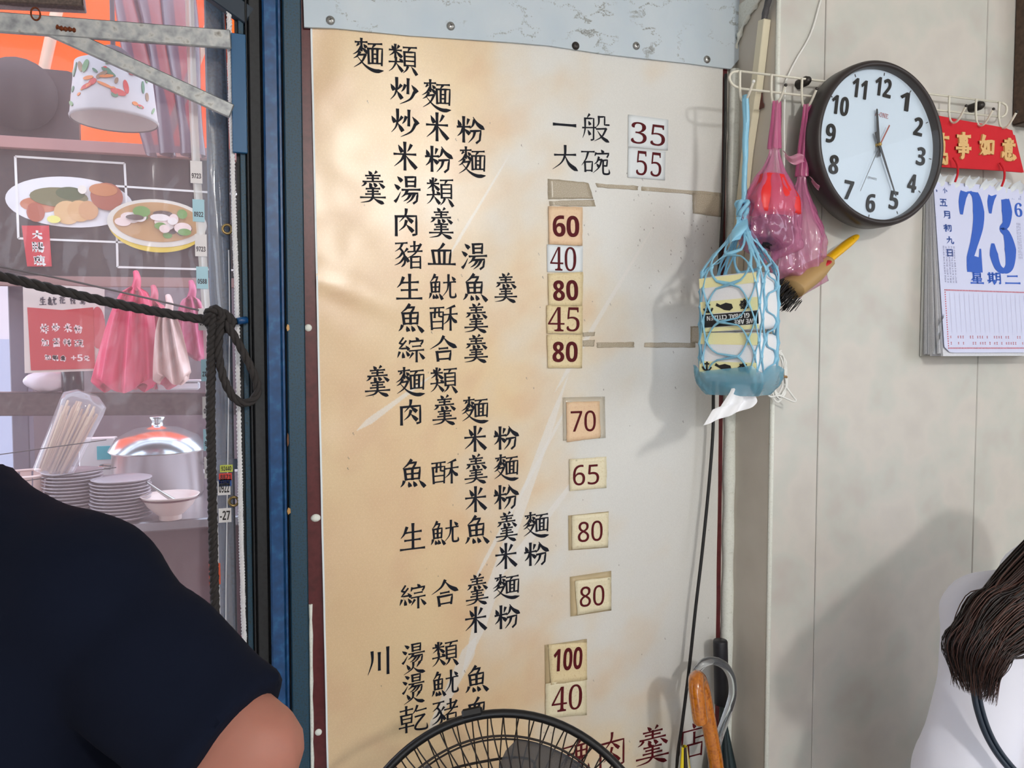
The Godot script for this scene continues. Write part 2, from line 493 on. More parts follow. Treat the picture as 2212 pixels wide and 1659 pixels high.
func lamp(at: Vector3, energy: float, label: String) -> void:
	var t := thing("ceiling_lamp", label, "lamp", at, "round ceiling lamps")
	var st := mb()
	lathe(st, [Vector2(0, 0.16), Vector2(0.012, 0.16), Vector2(0.012, 0.13), Vector2(0.05, 0.12), Vector2(0.055, 0.07), Vector2(0.0, 0.07)], 20, at)
	build(st, "fitting", M.white_plastic, t)
	st = mb()
	var prof := []
	for k in 13:
		var a := -PI / 2 + PI * k / 12.0
		prof.append(Vector2(0.1 * cos(a), 0.1 * sin(a) - 0.02))
	lathe(st, prof, 24, at)
	build(st, "globe", M.glow, t)
	var l := OmniLight3D.new()
	l.name = "lamp_light"
	l.light_color = Color(1.0, 0.99, 0.975)
	l.light_energy = energy
	l.light_size = 0.09
	l.omni_range = 12.0
	l.omni_attenuation = 2.0
	l.shadow_enabled = true
	t.add_child(l, true)
	l.position = Vector3(0, -0.02, 0)

func lamps() -> void:
	lamp(Vector3(0.75, 2.34, 3.05), 2.45, "glowing round ceiling lamp above the tables behind the viewer")
	# unseen fluorescent panel, added to lay a sheen on the glossy banner
	var at := Vector3(2.75, 2.50, 3.25)
	var t := thing("added_sheen_panel", "added unseen fluorescent panel that gives the banner its sheen", "lamp", at)
	box_at("housing", at + Vector3(-0.19, 0.0, -0.64), at + Vector3(0.19, 0.05, 0.64), M.white_plastic, t, 0.004)
	box_at("diffuser", at + Vector3(-0.17, -0.006, -0.6), at + Vector3(0.17, 0.0, 0.6), M.glow, t)
	var a := AreaLight3D.new()
	a.name = "added_sheen_light"
	a.area_size = Vector2(0.34, 1.2)
	a.light_color = Color(0.94, 0.97, 1.0)
	a.light_energy = 1.3
	a.shadow_enabled = true
	t.add_child(a, true)
	a.position = Vector3(0, -0.01, 0)
	a.rotation_degrees = Vector3(-90, 0, 0)

func materials() -> void:
	M.white_plastic = mat(rgb(236, 236, 232), 0.35)
	M.glow = mat(Color.WHITE, 0.5)
	M.glow.emission_enabled = true
	M.glow.emission = Color(1, 0.97, 0.93)
	M.glow.emission_energy_multiplier = 4.0
	M.board = noisy(11, 0.012, [rgb(203, 198, 192), rgb(211, 206, 199), rgb(203, 203, 196), rgb(198, 191, 185)], [0.0, 0.4, 0.65, 1.0], 0.42, 0.9)
	M.return_face = noisy(12, 0.012, [rgb(200, 192, 180), rgb(210, 203, 192)], [0.0, 1.0], 0.5, 1.3)
	M.plaster = noisy(13, 0.01, [rgb(196, 191, 182), rgb(208, 203, 194)], [0.0, 1.0], 0.7, 0.6)
	M.ceiling = mat(rgb(226, 224, 218), 0.8)
	M.floor = noisy(14, 0.02, [rgb(168, 164, 158), rgb(190, 186, 180)], [0.0, 1.0], 0.35, 1.5)
	M.maroon = noisy(15, 0.02, [rgb(74, 20, 24), rgb(92, 32, 36), rgb(66, 18, 22)], [0.0, 0.5, 1.0], 0.35, 3.0)
	M.ink = mat(rgb(20, 23, 34), 0.6)
	M.ink.metallic_specular = 0.3
	M.red_ink = mat(rgb(88, 18, 26), 0.6)
	M.red_ink.metallic_specular = 0.3
	M.steel = mat(rgb(176, 176, 174), 0.3, 1.0)
	M.dark_steel = mat(rgb(70, 66, 64), 0.45, 0.8)
	M.black = mat(rgb(24, 23, 25), 0.4)
	M.black_metal = mat(rgb(26, 25, 26), 0.35, 0.3)
	M.white = mat(rgb(238, 238, 238), 0.5)
	M.cream_wire = noisy(16, 0.06, [rgb(226, 222, 206), rgb(232, 228, 214), rgb(140, 122, 96)], [0.0, 0.72, 1.0], 0.4, 18.0)
	M.caulk = noisy(17, 0.03, [rgb(222, 224, 214), rgb(236, 238, 230), rgb(200, 200, 186)], [0.0, 0.6, 1.0], 0.6, 8.0)
	M.blue_paint = noisy(18, 0.045, [rgb(18, 38, 46), rgb(22, 66, 96), rgb(28, 80, 116), rgb(56, 88, 108), rgb(28, 28, 28)], [0.0, 0.3, 0.62, 0.8, 1.0], 0.42, 7.0)
	M.blue_clean = noisy(19, 0.02, [rgb(12, 58, 104), rgb(18, 72, 124), rgb(40, 100, 146)], [0.0, 0.6, 1.0], 0.3, 4.0)
	M.worn_blue = noisy(20, 0.05, [rgb(40, 44, 44), rgb(34, 62, 76), rgb(24, 70, 98), rgb(54, 62, 66), rgb(92, 76, 54)], [0.0, 0.35, 0.6, 0.85, 1.0], 0.5, 9.0)
	M.rubber = noisy(21, 0.03, [rgb(20, 21, 24), rgb(34, 35, 38), rgb(28, 31, 35)], [0.0, 0.6, 1.0], 0.6, 6.0)
	M.galvanised = noisy(22, 0.04, [rgb(128, 130, 134), rgb(168, 170, 172), rgb(186, 186, 184), rgb(118, 114, 108)], [0.0, 0.45, 0.7, 1.0], 0.42, 2.2, 0.3)
	M.rust = noisy(23, 0.06, [rgb(58, 24, 12), rgb(122, 56, 18), rgb(168, 88, 28)], [0.0, 0.6, 1.0], 0.9, 14.0)
	M.paper = mat(rgb(230, 236, 240), 0.5)
	M.skin = mat(rgb(160, 104, 88), 0.6)
	M.skin.subsurf_scatter_enabled = true
	M.skin.subsurf_scatter_strength = 0.15
	M.numeral = mat(rgb(20, 18, 18), 0.85)
	M.marble = marble()

func marble() -> StandardMaterial3D:
	# printed marble board: pale ground with thin wandering veins
	var m := mat(Color.WHITE, 0.22)
	var n := FastNoiseLite.new()
	n.seed = 5
	n.frequency = 0.012
	n.fractal_octaves = 5
	n.domain_warp_enabled = true
	n.domain_warp_amplitude = 40.0
	n.domain_warp_frequency = 0.01
	var n2 := FastNoiseLite.new()
	n2.seed = 9
	n2.frequency = 0.006
	var im := Image.create(768, 256, false, Image.FORMAT_RGB8)
	for y in 256:
		for x in 768:
			var u := x + y * 0.35
			var a := absf(n.get_noise_2d(u * 0.6, y * 1.1))
			var k := n2.get_noise_2d(x, y)
			var vein: float = clampf(1.0 - a / 0.024, 0.0, 1.0) * clampf(0.55 + k * 1.8, 0.0, 0.9)
			var c := rgb(192, 206, 218).lerp(rgb(204, 214, 222), clampf(0.5 + k, 0, 1)).lerp(rgb(124, 124, 120), vein)
			im.set_pixel(x, y, c)
	m.albedo_texture = ImageTexture.create_from_image(im)
	return m

func shell() -> void:
	struct(box_at("floor", Vector3(-2.4, -0.1, -0.14), Vector3(3.4, 0, 4.4), M.floor))
	struct(box_at("ceiling", Vector3(-2.4, 2.62, -0.14), Vector3(3.4, 2.72, 4.4), M.ceiling))
	struct(box_at("wall_front", Vector3(0.1, 0, -0.14), Vector3(3.4, 2.62, 0), M.plaster))
	var right := Node3D.new()
	right.name = "wall_right"
	add_child(right)
	struct(right)
	box_at("side_panel", Vector3(3.3, 0, 0), Vector3(3.4, 2.62, 2.0), M.plaster, right)
	box_at("sill_panel", Vector3(3.3, 0, 2.0), Vector3(3.4, 1.1, 4.4), M.plaster, right)  # unseen window gap above this, added for daylight and banner sheen
	box_at("lintel", Vector3(3.3, 2.54, 2.0), Vector3(3.4, 2.62, 4.4), M.plaster, right)
	struct(box_at("wall_left", Vector3(-2.4, 0, 0), Vector3(-2.3, 2.62, 4.4), M.plaster))
	# unseen rear opening, added to let daylight fill the room from behind
	var rear := Node3D.new()
	rear.name = "wall_rear"
	add_child(rear)
	struct(rear)
	box_at("side_panel", Vector3(-2.4, 0, 4.3), Vector3(-1.5, 2.62, 4.4), M.plaster, rear)
	box_at("side_panel", Vector3(-0.3, 0, 4.3), Vector3(3.4, 2.62, 4.4), M.plaster, rear)
	box_at("lintel", Vector3(-1.5, 2.2, 4.3), Vector3(-0.3, 2.62, 4.4), M.plaster, rear)
	struct(box_at("ground_rear", Vector3(-12, -0.12, 4.4), Vector3(12, -0.02, 16), M.floor))
	var fl := Node3D.new()
	fl.name = "wall_front_street"
	add_child(fl)
	struct(fl)
	box_at("side_panel", Vector3(-2.4, 0, -0.14), Vector3(-2.2, 2.62, 0), M.plaster, fl)
	box_at("lintel", Vector3(-2.2, 2.13, -0.14), Vector3(0.1, 2.62, 0), M.worn_blue, fl)
	# maroon backing board that shows either side of the banner
	struct(box_at("trim_1", Vector3(0.1, 0.0, 0.0), Vector3(0.936, 2.0, 0.0025), M.maroon))
	# boarded column, each board with an open joint beside it
	var col := Node3D.new()
	col.name = "wall_column"
	add_child(col)
	struct(col, "cream boarded column beside the menu")
	box_at("core", Vector3(COLUMN_X + 0.004, 0, 0), Vector3(3.3, 2.62, COLUMN_Z - 0.006), M.return_face, col)
	box_at("side_board", Vector3(COLUMN_X, 0, 0.0), Vector3(COLUMN_X + 0.006, 2.62, COLUMN_Z - 0.004), M.return_face, col)
	var xs := [COLUMN_X, 1.0675, 1.486, 1.905, 2.325, 2.745, 3.165, 3.3]
	for k in xs.size() - 1:
		box_at("board", Vector3(xs[k] + (0.0006 if k else 0.0), 0, COLUMN_Z - 0.008), Vector3(xs[k + 1] - 0.0006, 2.62, COLUMN_Z), M.board, col, 0.0014)
	# pale rounded corner bead and the thick caulk in the inner corner
	var st := mb()
	tube(st, [Vector3(COLUMN_X + 0.003, 0.0, COLUMN_Z - 0.003), Vector3(COLUMN_X + 0.003, 2.62, COLUMN_Z - 0.003)], 0.0045, 10)
	struct(build(st, "trim_2", M.caulk))
	var nz := FastNoiseLite.new()
	nz.seed = 4
	nz.frequency = 8.0
	st = mb()
	var pts := []
	for k in 60:
		pts.append(Vector3(COLUMN_X - 0.006, 0.02 + 1.96 * k / 59.0, 0.006))
	tube(st, pts, func(t): return 0.013 + 0.004 * nz.get_noise_1d(t * 2.0), 10)
	struct(build(st, "trim_3", M.caulk))
	# marble-print board over the top of the menu
	var mp := thing("marble_board", "white marble-print board screwed along the top of the menu", "board", Vector3(0.5, 1.96, 0.006))
	var outline := PackedVector2Array([Vector2(0.1088, 1.9484), Vector2(0.1572, 1.9534), Vector2(0.2193, 1.9556), Vector2(0.2834, 1.9578), Vector2(0.3623, 1.9634), Vector2(0.4709, 1.971), Vector2(0.5435, 1.9745), Vector2(0.5996, 1.974), Vector2(0.6572, 1.9735), Vector2(0.7567, 1.9761), Vector2(0.8396, 1.9782), Vector2(0.9388, 1.9791), Vector2(COLUMN_X, 2.0), Vector2(COLUMN_X, 2.25), Vector2(0.103, 2.25)])
	st = mb()
	st.set_smooth_group(-1)
	poly(st, outline, 0.006, 0.011, func(x, y, z): return Vector3(x, y, z))
	var o := build(st, "board_face", M.marble, mp)
	var arr := (o.mesh as ArrayMesh).surface_get_arrays(0)
	var uv := PackedVector2Array()
	for v in arr[Mesh.ARRAY_VERTEX]:
		uv.append(Vector2((v.x - 0.1) / 0.9, (2.26 - v.y) / 0.32))
	arr[Mesh.ARRAY_TEX_UV] = uv
	var am := ArrayMesh.new()
	am.add_surface_from_arrays(Mesh.PRIMITIVE_TRIANGLES, arr)
	o.mesh = am
	# its torn end laps round the inner corner on to the column
	st = mb()
	var lap := [Vector3(0.956, 2.0178, 0.0029), Vector3(0.956, 2.0355, 0.0148), Vector3(0.956, 2.0547, 0.0264), Vector3(0.956, 2.0702, 0.0466), Vector3(0.956, 2.0816, 0.0665), Vector3(0.956, 2.0957, 0.0913), Vector3(0.956, 2.1076, 0.1153)]
	for k in lap.size() - 1:
		var a: Vector3 = lap[k]
		var b: Vector3 = lap[k + 1]
		quad(st, Vector3(0.955, a.y, 0.008), Vector3(0.955, a.y, a.z), Vector3(0.955, b.y, b.z), Vector3(0.955, b.y, 0.008))
	build(st, "torn_lap", M.caulk, mp)
	st = mb()
	tube(st, smooth_path(lap.map(func(p): return Vector3(0.952, p.y, p.z)), 4), func(t): return 0.004 + 0.0022 * sin(t * 31.0) + 0.0015 * sin(t * 77.0), 7)
	build(st, "torn_edge", M.caulk, mp)
	for p in [Vector2(0.1512, 1.9648), Vector2(0.3581, 1.9837), Vector2(0.5977, 1.9806), Vector2(0.7242, 1.9967), Vector2(0.8821, 1.9905)]:
		st = mb()
		lathe(st, [Vector2(0.0075, 0), Vector2(0.0075, 0.0012), Vector2(0.0062, 0.0035), Vector2(0.003, 0.0048), Vector2(0.0, 0.005)], 16, Vector3(p.x, p.y, 0.011), Basis(Vector3.RIGHT, PI / 2))
		var s := build(st, "screw", M.steel if p.x < 0.5 or p.x > 0.7 else M.dark_steel, mp)
		st = mb()
		for a in [0.4, 0.4 + PI / 2]:
			box(st, Vector3(p.x, p.y, 0.0159), Vector3(0.0062, 0.0012, 0.0008), 0.0, Basis(Vector3.BACK, a))
		build(st, "cross_slot", M.black, s).position = Vector3.ZERO

# ---------- the menu banner ----------
var fold := FastNoiseLite.new()
var crease := FastNoiseLite.new()

func relief(x: float, y: float) -> float:
	# how far the vinyl stands off the board
	var left := exp(-pow((x - 0.135) / 0.085, 2))
	var f := fold.get_noise_2d((x * 0.8 + y * 0.35) * 9.0, (y - x * 0.5) * 5.0)
	var g := crease.get_noise_2d(x * 3.0 + y * 1.4, y * 2.2 - x)
	var pinch := exp(-pow((y - 1.52 + (x - 0.16) * 0.4) / 0.012, 2)) * left * 0.003
	return maxf(0.0040, 0.0062 + left * 0.0026 * f + 0.0016 * g + pinch)

func on_banner(x: float, y: float, lift: float) -> Vector3:
	return Vector3(x, y, relief(x, y) + lift)

func edge_left(y: float) -> float:
	return 0.1195 + 0.0125 * clampf((1.95 - y) / 1.25, 0.0, 1.4)

func banner() -> void:
	fold.seed = 31
	fold.frequency = 1.0
	fold.fractal_octaves = 2
	crease.seed = 77
	crease.frequency = 1.0
	crease.fractal_octaves = 3
	var bn := thing("menu_banner", "tall tan vinyl menu banner printed with columns of noodle and soup names", "menu banner", Vector3(0.52, 0.25, 0.004))
	var st := mb()
	st.set_smooth_group(0)
	grid(st, 90, 170, func(u, v):
		var y: float = lerpf(0.22, 1.99, v)
		return on_banner(lerpf(edge_left(y), 0.9235, u), y, 0.0))
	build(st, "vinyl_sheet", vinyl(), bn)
	st = mb()
	grid(st, 1, 90, func(u, v):
		var y: float = lerpf(0.22, 1.955, v)
		var x := edge_left(y)
		return on_banner(x + lerpf(-0.0003, 0.0028, u), y, 0.0004))
	build(st, "white_border", M.paper, bn)
	var chars := [
		["麵", 0.2144, 1.9184, 0.0552, 0.0545], ["類", 0.2735, 1.9179, 0.0512, 0.0497],
		["炒", 0.2748, 1.8635, 0.0497, 0.0476], ["麵", 0.3334, 1.8634, 0.0553, 0.0531],
		["炒", 0.276, 1.8088, 0.0498, 0.0502], ["米", 0.3339, 1.8087, 0.0412, 0.0509], ["粉", 0.3962, 1.8088, 0.0545, 0.05],
		["米", 0.2764, 1.7531, 0.0417, 0.0503], ["粉", 0.3379, 1.7524, 0.0531, 0.0487], ["麵", 0.3978, 1.7531, 0.0547, 0.0527],
		["羹", 0.2203, 1.6956, 0.0454, 0.057], ["湯", 0.2802, 1.6949, 0.0485, 0.0506], ["類", 0.3385, 1.6956, 0.0499, 0.0497],
		["肉", 0.2781, 1.6385, 0.0395, 0.05], ["羹", 0.3407, 1.641, 0.0458, 0.0556],
		["豬", 0.2811, 1.5829, 0.052, 0.0494], ["血", 0.3414, 1.5862, 0.0527, 0.0402], ["湯", 0.4017, 1.5844, 0.0498, 0.05],
		["生", 0.2824, 1.527, 0.048, 0.0463], ["魷", 0.342, 1.5286, 0.0519, 0.0462], ["魚", 0.4024, 1.5293, 0.0473, 0.0502], ["羹", 0.4619, 1.53, 0.0451, 0.0552],
		["魚", 0.2845, 1.4725, 0.0464, 0.0506], ["酥", 0.3443, 1.4733, 0.0529, 0.0464], ["羹", 0.4049, 1.474, 0.0457, 0.0546],
		["綜", 0.2842, 1.4169, 0.0499, 0.0459], ["合", 0.3441, 1.4185, 0.053, 0.0474], ["羹", 0.4048, 1.4185, 0.0458, 0.0523],
		["羹", 0.2256, 1.3619, 0.0453, 0.0551], ["麵", 0.2839, 1.3611, 0.0549, 0.051], ["類", 0.3438, 1.3619, 0.0506, 0.0467],
		["肉", 0.2842, 1.3059, 0.0375, 0.047], ["羹", 0.3453, 1.3083, 0.0455, 0.0553], ["麵", 0.4028, 1.3076, 0.0548, 0.0484],
		["米", 0.4026, 1.254, 0.0425, 0.0486], ["粉", 0.4637, 1.2534, 0.0519, 0.0467],
		["魚", 0.2861, 1.1972, 0.0469, 0.0516], ["酥", 0.3457, 1.1965, 0.0518, 0.0447], ["羹", 0.4042, 1.1985, 0.0452, 0.0556], ["麵", 0.4627, 1.1989, 0.052, 0.0494],
		["米", 0.4032, 1.1428, 0.0417, 0.0489], ["粉", 0.4636, 1.1432, 0.0521, 0.0488],
		["生", 0.2854, 1.0836, 0.0471, 0.0494], ["魷", 0.3443, 1.0865, 0.0536, 0.045], ["魚", 0.4049, 1.0867, 0.0472, 0.0535], ["羹", 0.4635, 1.0873, 0.0439, 0.0568], ["麵", 0.5221, 1.0872, 0.0555, 0.0496],
		["米", 0.4617, 1.0323, 0.0431, 0.05], ["粉", 0.524, 1.0311, 0.0528, 0.048],
		["綜", 0.2847, 0.9752, 0.0489, 0.0464], ["合", 0.3447, 0.9755, 0.0539, 0.0497], ["羹", 0.4055, 0.975, 0.0447, 0.0591], ["麵", 0.4627, 0.9752, 0.056, 0.0484],
		["米", 0.4027, 0.9188, 0.042, 0.0505], ["粉", 0.4654, 0.9175, 0.0534, 0.0486],
		["川", 0.2222, 0.8651, 0.0394, 0.0511], ["燙", 0.2866, 0.8613, 0.0449, 0.0579], ["類", 0.3442, 0.8629, 0.0497, 0.0474],
		["燙", 0.2862, 0.8059, 0.0433, 0.0564], ["魷", 0.344, 0.8085, 0.0515, 0.0476], ["魚", 0.4042, 0.8075, 0.0458, 0.0518],
		["乾", 0.2851, 0.7513, 0.0544, 0.0505], ["豬", 0.3438, 0.753, 0.0507, 0.0513], ["血", 0.405, 0.7537, 0.045, 0.0388],
		["一", 0.5776, 1.8351, 0.0499, 0.0068], ["般", 0.6427, 1.8352, 0.0592, 0.052], ["大", 0.5797, 1.7744, 0.0557, 0.0489], ["碗", 0.6421, 1.7734, 0.0612, 0.0479]]
	var dense := "羹麵類燙豬般碗綜乾酥魷"
	for c in chars:
		st = mb()
		brush(st, c[0], c[1], c[2], c[3], c[4], (0.0040 if c[0] in dense else 0.0049) + (0.002 if c[0] == "一" else 0.0), func(x, y, z): return on_banner(x, y, z), 0.0005)
		build(st, "printed_character", M.ink, bn)
	for c in [["魂", 0.6054, 0.6237, 0.0595, 0.067], ["肉", 0.6851, 0.6216, 0.0555, 0.0738], ["羹", 0.7763, 0.616, 0.077, 0.0811], ["店", 0.8688, 0.6086, 0.0734, 0.0768]]:
		st = mb()
		brush(st, c[0], c[1], c[2], c[3], c[4], 0.0052, func(x, y, z): return on_banner(x, y, z), 0.0005)
		build(st, "printed_character", M.red_ink, bn)

func vinyl() -> StandardMaterial3D:
	# printed ground: mottled tan that gives way to off-white towards the price column, with pale diagonal swooshes
	var n1 := FastNoiseLite.new()
	n1.seed = 3
	n1.frequency = 2.2
	n1.fractal_octaves = 4
	var n2 := FastNoiseLite.new()
	n2.seed = 8
	n2.frequency = 7.0
	n2.fractal_octaves = 3
	var im := Image.create(600, 1240, false, Image.FORMAT_RGB8)
	var rng := RandomNumberGenerator.new()
	rng.seed = 6
	# swooshes: start, end, width at start and end
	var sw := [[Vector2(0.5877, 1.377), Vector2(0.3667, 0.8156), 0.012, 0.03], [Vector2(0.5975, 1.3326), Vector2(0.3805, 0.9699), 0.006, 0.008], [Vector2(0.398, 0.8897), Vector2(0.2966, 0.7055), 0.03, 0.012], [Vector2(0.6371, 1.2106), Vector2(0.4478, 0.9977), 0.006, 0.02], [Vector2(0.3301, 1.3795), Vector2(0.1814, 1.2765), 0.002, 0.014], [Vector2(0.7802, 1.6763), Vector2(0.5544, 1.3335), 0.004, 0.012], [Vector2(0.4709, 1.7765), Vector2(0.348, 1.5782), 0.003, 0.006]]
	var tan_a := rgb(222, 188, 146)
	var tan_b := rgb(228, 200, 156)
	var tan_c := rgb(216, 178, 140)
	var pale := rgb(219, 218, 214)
	for j in 1240:
		var y: float = 1.99 - 1.77 * j / 1240.0
		for i in 600:
			var x := 0.12 + 0.804 * i / 600.0
			var a := n1.get_noise_2d(x, y * 0.7)
			var b := n2.get_noise_2d(x - y * 0.3, y)
			var c := tan_a.lerp(tan_b, clampf(0.5 + a * 1.2, 0, 1)).lerp(tan_c, clampf(b * 0.9, 0, 0.5))
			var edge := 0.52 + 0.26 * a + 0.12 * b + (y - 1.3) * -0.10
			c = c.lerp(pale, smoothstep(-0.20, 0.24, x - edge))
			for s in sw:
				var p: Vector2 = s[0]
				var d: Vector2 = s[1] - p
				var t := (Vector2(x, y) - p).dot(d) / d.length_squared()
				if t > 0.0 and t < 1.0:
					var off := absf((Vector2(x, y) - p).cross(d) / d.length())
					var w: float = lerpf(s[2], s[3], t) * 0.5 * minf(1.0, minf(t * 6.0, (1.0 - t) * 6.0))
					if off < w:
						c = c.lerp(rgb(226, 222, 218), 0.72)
			if x < 0.34 and (i + (j / 5) % 2 * 3) % 6 == 0 and j % 5 == 0:
				c = c.lerp(Color.WHITE, 0.14)
			var g := rng.randf_range(-0.012, 0.012)
			im.set_pixel(i, j, Color(c.r + g, c.g + g, c.b + g))
	# fly specks and scuffs
	for k in 130:
		var q := Vector2(rng.randf_range(0.72, 0.91), rng.randf_range(1.52, 1.76)) if k < 50 else Vector2(rng.randf_range(0.13, 0.91), rng.randf_range(0.4, 1.9))
		var px := Vector2i(int((q.x - 0.12) / 0.804 * 600.0), int((1.99 - q.y) / 1.77 * 1240.0))
		var len := rng.randi_range(1, 3)
		for s in len:
			var w := px + Vector2i(s / 2, s)
			if w.x > 0 and w.y > 0 and w.x < 599 and w.y < 1239:
				im.set_pixelv(w, im.get_pixelv(w).lerp(rgb(70, 60, 54), rng.randf_range(0.25, 0.8)))
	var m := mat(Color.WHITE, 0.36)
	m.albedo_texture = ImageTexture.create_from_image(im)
	m.metallic_specular = 0.6
	m.clearcoat_enabled = true
	m.clearcoat = 0.8
	m.clearcoat_roughness = 0.3
	return m

func patch(called: String, corners: Array, lift: float, m: Material, parent: Node3D, curl := 0.0, ragged := 0.0, n := 8) -> MeshInstance3D:
	# a paper or tape patch lying on the banner; corners run TL TR BR BL
	var st := mb()
	st.set_smooth_group(0)
	var rn := FastNoiseLite.new()
	rn.seed = int(corners[0].x * 1000.0)
	rn.frequency = 3.0
	var f := func(u, v, top):
		var p: Vector2 = (corners[3] as Vector2).lerp(corners[2], u).lerp((corners[0] as Vector2).lerp(corners[1], u), v)
		var e := maxf(absf(u - 0.5), absf(v - 0.5)) * 2.0
		if ragged > 0.0 and e > 0.98:
			p += Vector2(rn.get_noise_2d(u * 9.0, v * 9.0), rn.get_noise_2d(u * 9.0 + 40.0, v * 9.0)) * ragged
		var c: float = curl * pow(maxf(absf(u - 0.5), absf(v - 0.5)) * 2.0, 6) * (0.6 + rn.get_noise_2d(u * 4.0 + 9.0, v * 4.0))
		return on_banner(p.x, p.y, lift + (0.0006 if top else 0.0) + maxf(c, 0.0))
	grid(st, n, n, func(u, v): return f.call(u, v, true))
	grid(st, n, n, func(u, v): return f.call(1.0 - u, v, false))
	for e in 4:
		grid(st, n, 1, func(u, v):
			var q := [Vector2(u, 0), Vector2(1, u), Vector2(1.0 - u, 1), Vector2(0, 1.0 - u)]
			return f.call(q[e].x, q[e].y, v > 0.5))
	return build(st, called, m, parent)

func stickers() -> void:
	var aged := noisy(41, 0.02, [rgb(226, 204, 158), rgb(232, 214, 172), rgb(210, 182, 136)], [0.0, 0.55, 1.0], 0.45, 14.0)
	var cream := noisy(42, 0.02, [rgb(228, 216, 182), rgb(234, 224, 194), rgb(214, 196, 154)], [0.0, 0.6, 1.0], 0.45, 14.0)
	var peach := noisy(43, 0.02, [rgb(232, 196, 158), rgb(236, 204, 168), rgb(226, 184, 150)], [0.0, 0.5, 1.0], 0.45, 14.0)
	var clear := film(rgb(236, 226, 206), 0.30, 0.2)
	var sans := "Droid Sans"
	var serif := "Droid Serif"
	# text, corners, centre and size of the figures, font, weight, paper, label
	var list := [
		["35", [Vector2(0.7103, 1.867), Vector2(0.798, 1.8659), Vector2(0.7976, 1.8065), Vector2(0.7107, 1.8063)], ["", 0.7533, 1.8339, 0.0744, 0.0409], serif, 400, M.paper, "bright white price sticker reading 35, beside the small bowl line"],
		["55", [Vector2(0.7107, 1.8054), Vector2(0.7924, 1.8043), Vector2(0.7919, 1.7484), Vector2(0.7102, 1.7479)], ["", 0.7557, 1.7771, 0.0552, 0.0464], serif, 400, M.paper, "bright white price sticker reading 55, beside the large bowl line"],
		["60", [Vector2(0.5451, 1.6828), Vector2(0.6152, 1.6853), Vector2(0.6146, 1.6129), Vector2(0.5462, 1.6125)], ["", 0.5811, 1.6478, 0.0541, 0.0398], sans, 600, peach, "orange-tan price sticker reading 60, topmost of the stack of five"],
		["40", [Vector2(0.5425, 1.6123), Vector2(0.6165, 1.6121), Vector2(0.6158, 1.5621), Vector2(0.5435, 1.5615)], ["", 0.5756, 1.5869, 0.0531, 0.0451], serif, 400, M.paper, "white price sticker reading 40 between tan stickers 60 and 80"],
		["80", [Vector2(0.5445, 1.5581), Vector2(0.6168, 1.5639), Vector2(0.6151, 1.4997), Vector2(0.5465, 1.4984)], ["", 0.5806, 1.5279, 0.0514, 0.0384], sans, 600, aged, "dirty tan price sticker reading 80 right under the white 40"],
		["45", [Vector2(0.5418, 1.4992), Vector2(0.6161, 1.4997), Vector2(0.6154, 1.4459), Vector2(0.5428, 1.4472)], ["", 0.577, 1.4736, 0.0648, 0.0455], serif, 400, aged, "tan price sticker reading 45 between two stickers that read 80"],
		["80", [Vector2(0.5428, 1.4446), Vector2(0.6154, 1.445), Vector2(0.6147, 1.3812), Vector2(0.5449, 1.3818)], ["", 0.58, 1.4123, 0.0516, 0.0387], sans, 600, aged, "worn tan price sticker reading 80 at the bottom of the stack of five"],
		["70", [Vector2(0.5821, 1.317), Vector2(0.6523, 1.3172), Vector2(0.6547, 1.2459), Vector2(0.5843, 1.2407)], ["", 0.6182, 1.2795, 0.0527, 0.0402], sans, 500, peach, "pinkish price sticker reading 70 under a larger clear film"],
		["65", [Vector2(0.5892, 1.2075), Vector2(0.6679, 1.2091), Vector2(0.6683, 1.1481), Vector2(0.5904, 1.1466)], ["", 0.6246, 1.176, 0.055, 0.0397], sans, 500, cream, "cream price sticker reading 65"],
		["80", [Vector2(0.5945, 1.0987), Vector2(0.6726, 1.0994), Vector2(0.672, 1.0325), Vector2(0.5957, 1.0337)], ["", 0.634, 1.065, 0.0525, 0.04], sans, 500, cream, "curling cream price sticker reading 80 between stickers 65 and another 80"],
		["80", [Vector2(0.6018, 0.9715), Vector2(0.6785, 0.9711), Vector2(0.6789, 0.9081), Vector2(0.607, 0.9045)], ["", 0.6387, 0.9375, 0.0528, 0.0404], sans, 500, cream, "cream price sticker reading 80 peeling off, above the 100"],
		["100", [Vector2(0.547, 0.8537), Vector2(0.627, 0.8479), Vector2(0.6284, 0.7739), Vector2(0.552, 0.7741)], ["", 0.588, 0.8201, 0.0606, 0.0439], sans, 700, aged, "peeling tan price sticker reading 100 in bold figures"],
		["40", [Vector2(0.5414, 0.7784), Vector2(0.6274, 0.775), Vector2(0.6277, 0.7035), Vector2(0.5416, 0.7111)], ["", 0.5863, 0.7433, 0.0636, 0.0496], serif, 400, cream, "pale price sticker reading 40, lowest on the menu above the fan"]]
	for s in list:
		var c: Array = s[1]
		var mid: Vector2 = (c[0] + c[1] + c[2] + c[3]) / 4.0
		var t := thing("price_sticker", s[6], "price sticker", on_banner(mid.x, mid.y, 0.001), "price stickers on the menu")
		var dirty: bool = s[5] != M.paper
		patch("paper", c, 0.0009, s[5], t, 0.0022 if dirty else 0.0004, 0.001 if dirty else 0.0)
		var bb: Array = s[2]
		var tilt: float = (c[1] - c[0]).angle() * 0.6
		var pos := on_banner(bb[1], bb[2], 0.0021)
		lettering("figures", s[0], s[3], s[4], bb[3], bb[4], M.red_ink, Transform3D(Basis(Vector3.BACK, tilt), pos), t)
